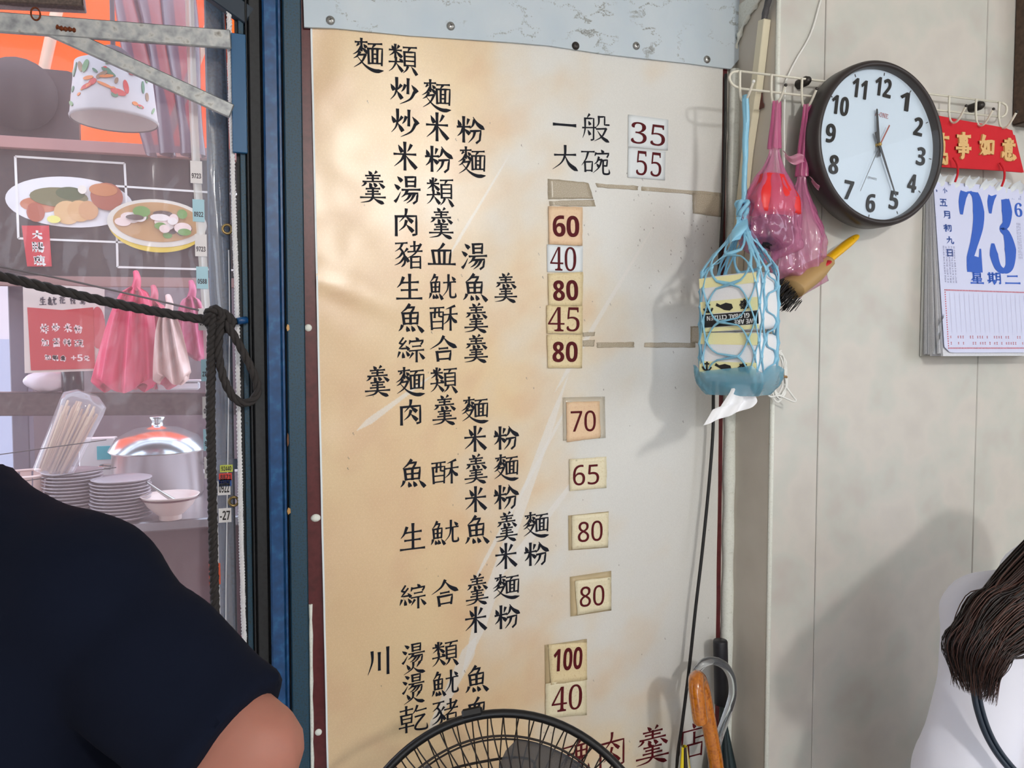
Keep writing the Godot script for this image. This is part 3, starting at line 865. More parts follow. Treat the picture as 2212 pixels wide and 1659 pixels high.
	# clear films and older papers left under the prices
	var films := [
		[[Vector2(0.5754, 1.326), Vector2(0.6642, 1.3259), Vector2(0.6667, 1.2454), Vector2(0.5766, 1.2436)], "clear film square behind the price 70"],
		[[Vector2(0.592, 0.9798), Vector2(0.6804, 0.9829), Vector2(0.681, 0.9042), Vector2(0.5933, 0.9024)], "yellowed film square behind the peeling price 80"],
		[[Vector2(0.5403, 0.8528), Vector2(0.628, 0.8542), Vector2(0.6284, 0.7739), Vector2(0.5414, 0.7766)], "yellowed film square behind the bold price 100"],
		[[Vector2(0.5877, 1.0992), Vector2(0.6736, 1.1012), Vector2(0.673, 1.0297), Vector2(0.5889, 1.0316)], "older film square behind the curling price 80"]]
	for f in films:
		tag(patch("sticker_backing", f[0], 0.0003, clear if f[1].begins_with("clear") else film(rgb(226, 204, 160), 0.5, 0.2), null, 0.0006, 0.0003), f[1], "sticker", "films left under the prices")
	# remains of brown tape
	var tape := noisy(44, 0.05, [rgb(164, 150, 128), rgb(178, 166, 146), rgb(206, 198, 184)], [0.0, 0.6, 1.0], 0.3, 16.0)
	var tapes := [
		[[Vector2(0.5441, 1.7332), Vector2(0.6275, 1.7323), Vector2(0.6384, 1.7034), Vector2(0.5451, 1.6957)], "wide torn tape remnant above the price 60"],
		[[Vector2(0.547, 1.6924), Vector2(0.6393, 1.7008), Vector2(0.6433, 1.6888), Vector2(0.5479, 1.6839)], "narrow torn tape strip touching the top of price 60"],
		[[Vector2(0.6421, 1.7324), Vector2(0.7335, 1.7335), Vector2(0.7326, 1.7254), Vector2(0.647, 1.7249)], "thin brown tape strip under the price 55, left piece"],
		[[Vector2(0.7406, 1.7331), Vector2(0.9249, 1.7328), Vector2(0.9251, 1.7254), Vector2(0.7407, 1.7251)], "thin brown tape strip under the price 55, right piece"],
		[[Vector2(0.8555, 1.7282), Vector2(0.9239, 1.73), Vector2(0.9246, 1.6844), Vector2(0.8571, 1.6879)], "wrinkled brown tape square at the banner edge above the net bag"],
		[[Vector2(0.6173, 1.4494), Vector2(0.6427, 1.4505), Vector2(0.6417, 1.4433), Vector2(0.6173, 1.4414)], "small brown tape scrap beside the price 45"],
		[[Vector2(0.6174, 1.4344), Vector2(0.6418, 1.4353), Vector2(0.6409, 1.4229), Vector2(0.6174, 1.4228)], "small brown tape scrap beside the lowest stacked price"],
		[[Vector2(0.6467, 1.43), Vector2(0.7269, 1.4311), Vector2(0.727, 1.4211), Vector2(0.6468, 1.4202)], "thin brown tape strip in line with the lowest stacked price, left piece"],
		[[Vector2(0.7495, 1.4302), Vector2(0.8658, 1.4296), Vector2(0.8659, 1.4202), Vector2(0.7496, 1.4211)], "thin brown tape strip behind the net bag, right piece"],
		[[Vector2(0.8545, 1.4631), Vector2(0.8893, 1.4634), Vector2(0.8897, 1.4296), Vector2(0.8549, 1.4295)], "brown tape piece half hidden by the net bag"]]
	for f in tapes:
		tag(patch("tape_remnant", f[0], 0.0002, tape, null, 0.0, 0.0016), f[1], "tape", "brown tape left on the banner")

# ---------- things on the column ----------
func ring_path(c: Vector3, r: float, n: int, b := Basis()) -> Array:
	var out := []
	for k in n + 1:
		out.append(c + b * Vector3(r * cos(TAU * k / n), r * sin(TAU * k / n), 0))
	return out

func column_things() -> void:
	# wire hook rack
	var rk := thing("hook_rack", "long cream wire hook rack screwed to the column behind the clock", "hook rack", Vector3(1.18, 1.9, COLUMN_Z))
	var st := mb()
	tube(st, [Vector3(0.854, 1.9165, 0.156), Vector3(1.50, 1.9285, 0.156)], 0.0022, 8)
	build(st, "top_wire", M.cream_wire, rk)
	st = mb()
	tube(st, [Vector3(0.858, 1.886, 0.156), Vector3(1.50, 1.899, 0.156)], 0.0022, 8)
	build(st, "bottom_wire", M.cream_wire, rk)
	st = mb()
	tube(st, smooth_path([Vector3(0.854, 1.9165, 0.156), Vector3(0.839, 1.912, 0.156), Vector3(0.834, 1.902, 0.156), Vector3(0.841, 1.891, 0.156), Vector3(0.858, 1.886, 0.156)], 5), 0.0022, 8)
	build(st, "end_loop", M.cream_wire, rk)
	st = mb()
	tube(st, smooth_path([Vector3(1.50, 1.9285, 0.156), Vector3(1.512, 1.924, 0.156), Vector3(1.515, 1.914, 0.156), Vector3(1.510, 1.904, 0.156), Vector3(1.50, 1.899, 0.156)], 5), 0.0022, 8)
	build(st, "end_loop", M.cream_wire, rk)
	for x in [0.854, 0.922, 0.990, 1.352, 1.425, 1.489]:
		st = mb()
		var y: float = 1.9165 + (x - 0.862) * 0.0188
		tube(st, smooth_path([Vector3(x, y, 0.159), Vector3(x, y - 0.03, 0.159), Vector3(x, y - 0.05, 0.163), Vector3(x, y - 0.057, 0.172), Vector3(x, y - 0.052, 0.183), Vector3(x, y - 0.033, 0.197)], 5), 0.0022, 8)
		var hk := build(st, "hook", M.cream_wire, rk)
		st = mb()
		lathe(st, [Vector2(0, -0.003), Vector2(0.0028, -0.001), Vector2(0.0028, 0.002), Vector2(0, 0.004)], 10, Vector3(x, y - 0.032, 0.198))
		build(st, "hook_tip", M.white_plastic if x < 0.9 else M.dark_steel, hk).position = Vector3.ZERO
	for x in [1.006, 1.444]:
		st = mb()
		lathe(st, [Vector2(0.009, 0), Vector2(0.009, 0.022), Vector2(0.006, 0.029), Vector2(0, 0.031)], 14, Vector3(x, 1.918, COLUMN_Z), Basis(Vector3.RIGHT, PI / 2))
		build(st, "fixing_screw", M.dark_steel, rk)
	# red-brown wall plug plate behind the first hooks
	st = mb()
	poly(st, PackedVector2Array([Vector2(0.010, 0.022), Vector2(0.034, 0.022), Vector2(0.036, 0.004), Vector2(0.040, -0.002), Vector2(0.040, -0.008), Vector2(0.010, -0.008)]), 0.0, 0.002, func(x, y, z): return Vector3(0.9555 - z, 1.888 + y, 0.055 + x))
	tag(build(st, "bracket_plate", mat(rgb(92, 44, 38), 0.6), null), "small red-brown plate behind the first hooks of the rack", "plate")
	# cable duct on the side of the column, and the conduit that enters it
	var duct := thing("cable_duct", "narrow cream cable duct running down the side of the column", "cable duct", Vector3(0.957, 1.9157, 0.0719))
	var dp := [Vector3(0.957, 2.0401, 0.1009), Vector3(0.957, 1.9051, 0.0778), Vector3(0.957, 1.8043, 0.0544), Vector3(0.957, 1.6536, 0.0312), Vector3(0.957, 1.5243, 0.0235)]
	st = mb()
	for k in dp.size() - 1:
		var a: Vector3 = dp[k]
		var b: Vector3 = dp[k + 1]
		var up := (a - b).normalized()
		var bas := Basis(Vector3.RIGHT, up, Vector3.RIGHT.cross(up))
		box(st, (a + b) / 2.0 + Vector3(-0.008, 0, 0), Vector3(0.016, (a - b).length() + 0.003, 0.02), 0.0015, bas)
	build(st, "duct_body", mat(rgb(230, 222, 196), 0.45), duct)
	st = mb()
	var cd: Vector3 = dp[0]
	tube(st, smooth_path([cd + Vector3(-0.009, -0.01, 0), cd + Vector3(-0.009, 0.012, 0.003), cd + Vector3(-0.012, 0.04, 0.022), cd + Vector3(-0.012, 0.075, 0.05), cd + Vector3(-0.012, 0.14, 0.09)], 6), func(t): return 0.0062 + 0.0005 * sin(t * 260.0), 10)
	tag(build(st, "flexible_conduit", noisy(51, 0.05, [rgb(58, 56, 58), rgb(104, 102, 106)], [0.0, 1.0], 0.5, 30.0), null), "grey flexible conduit curving into the top of the cable duct", "conduit")
	# white cord that hangs from above, behind the rack, and its bundle
	st = mb()
	tube(st, smooth_path([Vector3(1.0683, 2.1341, 0.134), Vector3(1.051, 2.0798, 0.134), Vector3(1.0338, 2.0258, 0.134), Vector3(1.0194, 1.9964, 0.134), Vector3(0.9987, 1.9655, 0.134), Vector3(0.9774, 1.9284, 0.135), Vector3(0.9692, 1.9052, 0.138), Vector3(0.9667, 1.8447, 0.14), Vector3(0.9681, 1.7765, 0.14), Vector3(0.9657, 1.6818, 0.14), Vector3(0.9573, 1.5858, 0.145), Vector3(0.9415, 1.5504, 0.15), Vector3(0.9387, 1.4815, 0.15), Vector3(0.9399, 1.4297, 0.155), Vector3(0.947, 1.3864, 0.155)], 6), 0.0018, 8)
	tag(build(st, "power_cord", M.white_plastic, null), "thin white cord hanging from above behind the hook rack", "cord")
	var cb := thing("cord_bundle", "looped white cord bundle tied with a brown band behind the net bag", "cord", Vector3(0.9412, 1.3605, 0.155))
	st = mb()
	var rng := RandomNumberGenerator.new()
	rng.seed = 12
	var loops := []
	var bc := Vector3(0.9433, 1.3728, 0.16)
	for k in 7:
		var w := rng.randf_range(0.012, 0.021)
		var dx := rng.randf_range(-0.004, 0.004)
		var lo := rng.randf_range(-0.054, -0.040)
		for s in 13:
			var a := TAU * s / 12.0
			loops.append(bc + Vector3(dx + w * sin(a) * (1.0 if cos(a) < 0 else 0.75), (0.034 + 0.008 * rng.randf()) * cos(a) if cos(a) > 0 else -lo * cos(a), 0.003 * k / 7.0 + 0.006 * rng.randf()))
	tube(st, smooth_path(loops, 4), 0.0017, 7)
	build(st, "cord_loops", M.white_plastic, cb)
	st = mb()
	tube(st, smooth_path([bc + Vector3(0.012, -0.02, 0.006), bc + Vector3(0.03, -0.044, 0.01), bc + Vector3(0.036, -0.05, 0.01), bc + Vector3(0.03, -0.053, 0.01), bc + Vector3(0.0, -0.042, 0.008), bc + Vector3(-0.02, -0.043, 0.008), bc + Vector3(-0.03, -0.03, 0.006)], 6), 0.0017, 7)
	build(st, "loose_tail", M.white_plastic, cb)
	st = mb()
	tube(st, ring_path(bc + Vector3(0.001, -0.008, 0.004), 1.0, 20, Basis(Vector3(0.0165, 0, 0), Vector3(0, 0.002, 0.009), Vector3(0, 1, 0))), 0.0022, 7, false)
	build(st, "rubber_band", mat(rgb(150, 112, 66), 0.6), cb)
	clock()
	# red felt greeting hanging from the rack
	var sg := thing("greeting_plaque", "red felt plaque with raised gold characters hung above the calendar", "plaque", Vector3(1.44, 1.83, 0.165))
	var corners := [Vector2(1.262, 1.886), Vector2(1.522, 1.872), Vector2(1.556, 1.787), Vector2(1.262, 1.781)]
	var bulge := func(x, y): return 0.1575 + 0.0015 * sin((x - 1.262) / 0.29 * PI) + 0.006 * smoothstep(1.36, 1.5, x)
	st = mb()
	grid(st, 24, 8, func(u, v):
		var p: Vector2 = (corners[3] as Vector2).lerp(corners[2], u).lerp((corners[0] as Vector2).lerp(corners[1], u), v)
		var cut: float = maxf(0.0, u - 0.93) / 0.07
		return Vector3(p.x, p.y - (0.010 * cut * cut if v > 0.9 else 0.0), bulge.call(p.x, p.y) + 0.003))
	grid(st, 24, 8, func(u, v):
		var p: Vector2 = (corners[3] as Vector2).lerp(corners[2], 1.0 - u).lerp((corners[0] as Vector2).lerp(corners[1], 1.0 - u), v)
		return Vector3(p.x, p.y, bulge.call(p.x, p.y)))
	var felt := mat(rgb(206, 22, 38), 0.8)
	felt.rim_enabled = true
	felt.rim = 0.3
	build(st, "felt", felt, sg)
	var gold := noisy(52, 0.05, [rgb(206, 150, 78), rgb(232, 196, 130), rgb(190, 120, 66)], [0.0, 0.5, 1.0], 0.45, 40.0)
	for c in [["萬", 1.3203, 1.8169, 0.0558, 0.0653], ["事", 1.3851, 1.8298, 0.0424, 0.0533], ["如", 1.4446, 1.8322, 0.0409, 0.0447], ["意", 1.5045, 1.8308, 0.042, 0.049]]:
		st = mb()
		brush(st, c[0], c[1], c[2], c[3], c[4], 0.0078, func(x, y, z): return Vector3(x, y, bulge.call(x, y) + 0.003 + z), 0.004)
		build(st, "gold_character", gold, sg)
	for x in [1.352, 1.48, 1.553]:
		st = mb()
		tube(st, smooth_path([Vector3(x, 1.80, 0.172), Vector3(x + 0.004, 1.785, 0.178), Vector3(x + 0.008, 1.768, 0.176), Vector3(x + 0.006, 1.752, 0.172)], 4), 0.0022, 7)
		build(st, "red_tie", felt, sg)
	# wall cabinet; its dark brown side stands in for a shadow on the wall
	var cab := thing("wall_cabinet", "wooden wall cabinet with its side coloured shadow-dark and a gold-edged front above the calendar", "cabinet", Vector3(1.7, 1.88, COLUMN_Z))
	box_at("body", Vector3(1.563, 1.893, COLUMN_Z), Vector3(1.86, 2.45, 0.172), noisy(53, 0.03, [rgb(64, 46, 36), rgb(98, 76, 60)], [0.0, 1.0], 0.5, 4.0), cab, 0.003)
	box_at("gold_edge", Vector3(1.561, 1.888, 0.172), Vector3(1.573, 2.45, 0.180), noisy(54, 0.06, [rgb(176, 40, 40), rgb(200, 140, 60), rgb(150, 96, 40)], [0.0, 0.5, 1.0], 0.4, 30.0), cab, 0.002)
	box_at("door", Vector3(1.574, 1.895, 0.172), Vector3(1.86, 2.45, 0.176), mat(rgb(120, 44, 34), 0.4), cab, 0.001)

func clock() -> void:
	var c := Vector3(1.134, 1.800, 0.163)
	var ck := thing("wall_clock", "round white wall clock with a thick dark brown rim", "clock", c)
	var case_m := mat(rgb(44, 36, 36), 0.38)
	var up := Basis(Vector3.RIGHT, PI / 2)
	var st := mb()
	lathe(st, [Vector2(0.0, 0.001), Vector2(0.149, 0.001), Vector2(0.1525, 0.006), Vector2(0.153, 0.030), Vector2(0.152, 0.042), Vector2(0.148, 0.0475), Vector2(0.1435, 0.048), Vector2(0.1405, 0.045), Vector2(0.1395, 0.030)], 96, c, up)
	build(st, "case", case_m, ck)
	st = mb()
	st.set_smooth_group(-1)
	disc(st, c + Vector3(0, 0, 0.031), 0.1405, Basis(), 96)
	build(st, "dial", mat(rgb(206, 223, 240), 0.45), ck)
	var rot := Basis(Vector3.BACK, deg_to_rad(-6.3))
	var z := Vector3(0, 0, 0.0315)
	for h in range(1, 13):
		var a := deg_to_rad(30.0 * h)
		var p: Vector3 = rot * Vector3(sin(a), cos(a), 0)
		lettering("numeral", str(h), "Droid Sans", 700, 0.021 if h < 10 else 0.038 if h != 11 else 0.033, 0.0345, M.numeral, Transform3D(rot, c + z + Vector3(0, 0, 0.001) + p * 0.109), ck).scale.z = 3.0
		st = mb()
		var rb := Basis(Vector3.BACK, deg_to_rad(-6.3) - a)
		box(st, c + z + p * 0.1335, Vector3(0.0014, 0.0055, 0.0008), 0.0, rb)
		build(st, "hour_mark", M.black, ck)
	lettering("maker_name", "A-ONE", "Droid Serif", 400, 0.031, 0.0085, mat(rgb(186, 130, 134), 0.5), Transform3D(rot, c + z + rot * Vector3(0.004, 0.058, 0.0002)), ck)
	lettering("small_print", "QUARTZ", "Droid Serif", 400, 0.022, 0.005, mat(rgb(180, 186, 194), 0.5), Transform3D(rot, c + z + rot * Vector3(-0.002, -0.063, 0.0002)), ck)
	for hd in [["hour_hand", Vector2(-0.006, 0.066), 0.0062, 0.022, 0.0045], ["minute_hand", Vector2(0.043, -0.094), 0.0044, 0.024, 0.0065]]:
		var d: Vector2 = hd[1]
		var n := Vector2(-d.y, d.x).normalized()
		var w: float = hd[2]
		var tail := -d.normalized() * float(hd[3])
		st = mb()
		poly(st, PackedVector2Array([tail + n * w * 0.55, tail - n * w * 0.55, n * -w * 0.6, d * 0.97 - n * w * 0.3, d, d * 0.97 + n * w * 0.3, n * w * 0.6]), 0.0, 0.0007, func(x, y, zz): return c + Vector3(x, y, 0.0315 + hd[4] + zz))
		build(st, hd[0], M.black, ck)
	st = mb()
	poly(st, PackedVector2Array([Vector2(0.0007, 0), Vector2(-0.0447, -0.0902), Vector2(-0.0453, -0.0898), Vector2(-0.0007, 0)]), 0.0, 0.0005, func(x, y, zz): return c + Vector3(x, y, 0.0402 + zz))
	build(st, "second_hand", M.black, ck)
	st = mb()
	poly(st, PackedVector2Array([Vector2(0.0012, -0.0006), Vector2(0.0222, 0.036), Vector2(0.0198, 0.0374), Vector2(-0.0012, 0.0006)]), 0.0, 0.0005, func(x, y, zz): return c + Vector3(x, y, 0.0402 + zz))
	build(st, "second_hand_tail", mat(rgb(150, 70, 60), 0.4), ck)
	st = mb()
	lathe(st, [Vector2(0.0034, 0.032), Vector2(0.0034, 0.041), Vector2(0.0, 0.042)], 14, c, up)
	build(st, "pivot", mat(rgb(196, 160, 80), 0.35, 0.6), ck)
	st = mb()
	st.set_smooth_group(-1)
	disc(st, c + Vector3(0, 0, 0.0452), 0.1406, Basis(), 64)
	var gl := film(Color.WHITE, 0.02, 0.02)
	gl.metallic_specular = 0.2
	build(st, "glass", gl, ck)

# ---------- calendar ----------
func page_z(y: float) -> float:
	return 0.152 + 0.036 * clampf((1.75 - y) / 0.345, 0.0, 1.0)

func calendar() -> void:
	var cal := thing("tear_off_calendar", "thick white tear-off calendar showing a big blue 23", "calendar", Vector3(1.46, 1.4, COLUMN_Z))
	var x0 := 1.3225
	var x1 := 1.612
	var yt := 1.752
	var yb := 1.406
	box_at("backing_board", Vector3(x0 - 0.002, yb - 0.004, COLUMN_Z + 0.001), Vector3(x1, yt + 0.01, COLUMN_Z + 0.004), mat(rgb(176, 176, 172), 0.7), cal, 0.001)
	var sheet := mat(rgb(212, 217, 246), 0.6)
	var edge := noisy(61, 0.08, [rgb(196, 198, 206), rgb(226, 228, 236), rgb(170, 170, 180)], [0.0, 0.6, 1.0], 0.7, 10.0)
	var rng := RandomNumberGenerator.new()
	rng.seed = 21
	# the page block: sheaves of pages, each a little out of line
	for k in 9:
		var t0 := k / 9.0
		var t1 := (k + 0.86) / 9.0
		var dx := rng.randf_range(-0.0035, 0.0025) + 0.002 * (1.0 - t0)
		var dy := rng.randf_range(-0.003, 0.003)
		var st := mb()
		st.set_smooth_group(-1)
		var f := func(u, v, t):
			var y: float = lerpf(yb + dy, yt, v)
			return Vector3(lerpf(x0 + dx * (1.0 - v), x1, u), y, lerpf(COLUMN_Z + 0.005, page_z(y) - 0.001, t))
		grid(st, 1, 8, func(u, v): return f.call(u, v, t1))
		grid(st, 1, 8, func(u, v): return f.call(0.0, v, lerpf(t0, t1, u)))
		grid(st, 1, 8, func(u, v): return f.call(1.0, v, lerpf(t1, t0, u)))
		grid(st, 1, 1, func(u, v): return f.call(u, 0.0, lerpf(t0, t1, v)))
		grid(st, 1, 1, func(u, v): return f.call(u, 1.0, lerpf(t1, t0, v)))
		build(st, "page_sheaf", edge, cal)
	# the page in front, with rounded foot and torn top
	var st := mb()
	st.set_smooth_group(0)
	var tear := FastNoiseLite.new()
	tear.seed = 9
	tear.frequency = 22.0
	grid(st, 20, 20, func(u, v):
		var top: float = yt + 0.004 + 0.007 * tear.get_noise_1d(u * 2.0) + 0.01 * maxf(0.0, u - 0.7)
		var y: float = lerpf(yb + 0.004, top, v)
		var round: float = 0.012 * pow(maxf(0.0, 1.0 - u * 14.0), 2.0) * (1.0 - v)
		return Vector3(lerpf(x0, x1, u), y + round, page_z(y) + 0.0012 + (0.004 * (v - 0.93) / 0.07 * (0.5 + tear.get_noise_1d(u * 3.0 + 5.0)) if v > 0.93 else 0.0)))
	build(st, "top_page", sheet, cal)
	# torn tufts along the top and dog-eared corners at the foot
	for k in 7:
		var x: float = lerpf(x0 + 0.01, x1 - 0.02, k / 6.0)
		st = mb()
		st.set_smooth_group(0)
		var a := rng.randf_range(-0.5, 0.5)
		grid(st, 5, 4, func(u, v): return Vector3(x + (u - 0.5) * 0.034 + v * 0.01 * a, 1.748 + v * 0.018 + 0.004 * sin(u * 7.0 + k), 0.155 + 0.012 * v * v + 0.003 * sin(u * 9.0 + k)))
		build(st, "torn_tuft", M.paper, cal)
	for k in 6:
		st = mb()
		var o := Vector3(x0 + 0.002, yb + 0.008 + 0.012 * k, lerpf(COLUMN_Z + 0.008, 0.182, rng.randf()))
		var s := rng.randf_range(0.012, 0.022)
		var pts := [o, o + Vector3(-0.008, -s * 0.4, 0.004), o + Vector3(-0.012 + 0.004 * rng.randf(), s * 0.4, 0.012), o + Vector3(0.002, s, 0.004)]
		quad(st, pts[0], pts[1], pts[2], pts[3])
		build(st, "dog_ear", M.paper, cal)
	# print
	var blue := mat(rgb(38, 92, 196), 0.5)
	var blue2 := mat(rgb(52, 84, 160), 0.55)
	var pink := mat(rgb(206, 96, 110), 0.6)
	var grey := mat(rgb(150, 152, 186), 0.6)
	var tilt := -atan(0.036 / 0.345)
	var at := func(p: Vector2): return Transform3D(Basis(Vector3.RIGHT, tilt), Vector3(p.x, p.y, page_z(p.y) + 0.0016))
	var on_page := func(x, y, z): return Vector3(x, y, page_z(y) + 0.0017 + z)
	for g in [["2", Vector2(1.419, 1.6606), 0.076, 0.178], ["3", Vector2(1.4994, 1.6628), 0.080, 0.178]]:
		# fat figures: heavy brush outlines rather than type
		st = mb()
		var c: Vector2 = g[1]
		var pts := [Vector2(-0.7, 0.35), Vector2(-0.62, 0.62), Vector2(-0.40, 0.86), Vector2(0.0, 0.93), Vector2(0.42, 0.80), Vector2(0.56, 0.45), Vector2(0.44, 0.10), Vector2(0.06, -0.32), Vector2(-0.30, -0.66), Vector2(-0.42, -0.9)] if g[0] == "2" else [Vector2(-0.66, 0.40), Vector2(-0.60, 0.66), Vector2(-0.36, 0.88), Vector2(0.02, 0.93), Vector2(0.42, 0.80), Vector2(0.54, 0.48), Vector2(0.40, 0.18), Vector2(0.02, 0.05), Vector2(0.40, -0.06), Vector2(0.60, -0.42), Vector2(0.46, -0.80), Vector2(0.04, -0.93), Vector2(-0.38, -0.84), Vector2(-0.60, -0.56), Vector2(-0.62, -0.30)]
		var ws := [0.09, 0.22, 0.26, 0.16, 0.28, 0.40, 0.36, 0.26, 0.22, 0.10] if g[0] == "2" else [0.08, 0.22, 0.26, 0.14, 0.28, 0.38, 0.26, 0.10, 0.26, 0.42, 0.30, 0.14, 0.24, 0.30, 0.10]
		var path := smooth_path(pts, 6)
		var lft := []
		var rgt := []
		for i in path.size():
			var a: Vector2 = path[maxi(i - 1, 0)]
			var b: Vector2 = path[mini(i + 1, path.size() - 1)]
			var t: Vector2 = ((b - a) * Vector2(g[2], g[3]) * 0.5).normalized()
			var wi := i / 6
			var w: float = lerpf(ws[wi], ws[mini(wi + 1, ws.size() - 1)], (i % 6) / 6.0) * 0.040
			var q: Vector2 = c + (path[i] as Vector2) * Vector2(g[2], g[3]) * 0.5
			lft.append(q + Vector2(-t.y, t.x) * w)
			rgt.append(q - Vector2(-t.y, t.x) * w)
		for i in path.size() - 1:
			quad(st, on_page.call(rgt[i].x, rgt[i].y, 0), on_page.call(rgt[i + 1].x, rgt[i + 1].y, 0), on_page.call(lft[i + 1].x, lft[i + 1].y, 0), on_page.call(lft[i].x, lft[i].y, 0))
		if g[0] == "2":
			var b := [Vector2(-0.56, -0.97), Vector2(0.56, -0.97), Vector2(0.56, -0.42), Vector2(0.44, -0.42), Vector2(0.36, -0.62), Vector2(-0.2, -0.58), Vector2(-0.56, -0.80)]
			poly(st, PackedVector2Array(b.map(func(p): return c + p * Vector2(g[2], g[3]) * 0.5)), 0.0, 0.0002, on_page)
		build(st, "date_figure", blue, cal)
	for c in [["五", 1.3451, 1.7132, 0.021, 0.0157], ["月", 1.3522, 1.6886, 0.0186, 0.0167], ["初", 1.3523, 1.6619, 0.0223, 0.0166], ["九", 1.3569, 1.637, 0.0211, 0.0167], ["日", 1.3545, 1.6113, 0.0161, 0.0157], ["農", 1.3339, 1.7383, 0.0148, 0.012], ["小", 1.3512, 1.7386, 0.0124, 0.0111]]:
		st = mb()
		brush(st, c[0], c[1], c[2], c[3], c[4], 0.0034 if c[3] > 0.013 else 0.0017, on_page)
		build(st, "printed_character", blue2, cal)
	for c in [["星", 1.4235, 1.5628, 0.0383, 0.0254], ["期", 1.4712, 1.5633, 0.039, 0.0256], ["二", 1.5239, 1.562, 0.0452, 0.0192]]:
		st = mb()
		brush(st, c[0], c[1], c[2], c[3], c[4], 0.0048, on_page)
		build(st, "printed_character", blue, cal)
	lettering("month_figure", "6", "Droid Serif", 700, 0.022, 0.03, blue, at.call(Vector2(1.5547, 1.7109)), cal)
	# small print blocks: short strokes in rows
	for blk in [[Vector2(1.3341, 1.6255), Vector2(1.3697, 1.55), 5, 14, grey], [Vector2(1.5366, 1.7534), Vector2(1.5659, 1.7318), 6, 4, blue2], [Vector2(1.5451, 1.6835), Vector2(1.558, 1.6061), 3, 12, grey], [Vector2(1.3241, 1.7094), Vector2(1.3235, 1.6112), 1, 16, grey]]:
		st = mb()
		var a: Vector2 = blk[0]
		var b: Vector2 = blk[1]
		for i in blk[2]:
			for j in blk[3]:
				var p := Vector2(lerpf(a.x, b.x, (i + 0.5) / blk[2]), lerpf(a.y, b.y, (j + 0.5) / blk[3]))
				var s := Vector2((b.x - a.x) / blk[2] * 0.62, (a.y - b.y) / blk[3] * 0.6)
				for q in [Vector2(0, 0.5), Vector2(0, -0.5), Vector2(0, 0)]:
					if rng.randf() < 0.75:
						quad(st, on_page.call(p.x - s.x / 2, p.y + s.y * q.y - s.y * 0.09, 0), on_page.call(p.x + s.x / 2, p.y + s.y * q.y - s.y * 0.09, 0), on_page.call(p.x + s.x / 2, p.y + s.y * q.y + s.y * 0.09, 0), on_page.call(p.x - s.x / 2, p.y + s.y * q.y + s.y * 0.09, 0))
				var xo: float = rng.randf_range(-0.3, 0.3) * s.x
				quad(st, on_page.call(p.x + xo - s.x * 0.08, p.y - s.y / 2, 0), on_page.call(p.x + xo + s.x * 0.08, p.y - s.y / 2, 0), on_page.call(p.x + xo + s.x * 0.08, p.y + s.y / 2, 0), on_page.call(p.x + xo - s.x * 0.08, p.y + s.y / 2, 0))
		var o := build(st, "small_print", blk[4], cal)
		o.set_meta("kind", "stuff")
	# note box: dotted pink frame with faint ruled lines
	var n0 := Vector2(1.3344, 1.5359)
	var n1 := Vector2(1.3418, 1.4193)
	st = mb()
	for k in 66:
		for e in 2:
			var x: float = lerpf(n0.x, x1 - 0.01, k / 65.0)
			var y: float = [n0.y, n1.y][e]
			quad(st, on_page.call(x - 0.0013, y - 0.0013, 0), on_page.call(x + 0.0013, y - 0.0013, 0), on_page.call(x + 0.0013, y + 0.0013, 0), on_page.call(x - 0.0013, y + 0.0013, 0))
	for k in 26:
		var y: float = lerpf(n0.y, n1.y, k / 25.0)
		quad(st, on_page.call(n0.x - 0.0013, y - 0.0013, 0), on_page.call(n0.x + 0.0013, y - 0.0013, 0), on_page.call(n0.x + 0.0013, y + 0.0013, 0), on_page.call(n0.x - 0.0013, y + 0.0013, 0))
	for r in 2:
		var y: float = n1.y + 0.010 + 0.0125 * (1 - r)
		for k in 40:
			var x: float = lerpf(n0.x + 0.008, x1 - 0.012, k / 39.0)
			if rng.randf() < 0.72:
				var hgt := rng.randf_range(0.002, 0.003)
				quad(st, on_page.call(x - 0.0018, y - hgt, 0), on_page.call(x + 0.0012, y - hgt, 0), on_page.call(x + 0.0012, y - hgt + 0.0009, 0), on_page.call(x - 0.0018, y - hgt + 0.0009, 0))
				quad(st, on_page.call(x - 0.0018, y + hgt * 0.4, 0), on_page.call(x + 0.0014, y + hgt * 0.4, 0), on_page.call(x + 0.0014, y + hgt * 0.4 + 0.0009, 0), on_page.call(x - 0.0018, y + hgt * 0.4 + 0.0009, 0))
				quad(st, on_page.call(x - 0.0006, y - hgt, 0), on_page.call(x + 0.0003, y - hgt, 0), on_page.call(x + 0.0003, y + hgt, 0), on_page.call(x - 0.0006, y + hgt, 0))
	build(st, "note_frame", pink, cal).set_meta("kind", "stuff")
	st = mb()
	for k in 20:
		var x: float = lerpf(n0.x + 0.012, x1 - 0.02, k / 19.0)
		quad(st, on_page.call(x - 0.0003, n1.y + 0.032, 0), on_page.call(x + 0.0003, n1.y + 0.032, 0), on_page.call(x + 0.0003, n0.y - 0.006, 0), on_page.call(x - 0.0003, n0.y - 0.006, 0))
	build(st, "ruled_lines", mat(rgb(206, 204, 226), 0.6), cal).set_meta("kind", "stuff")

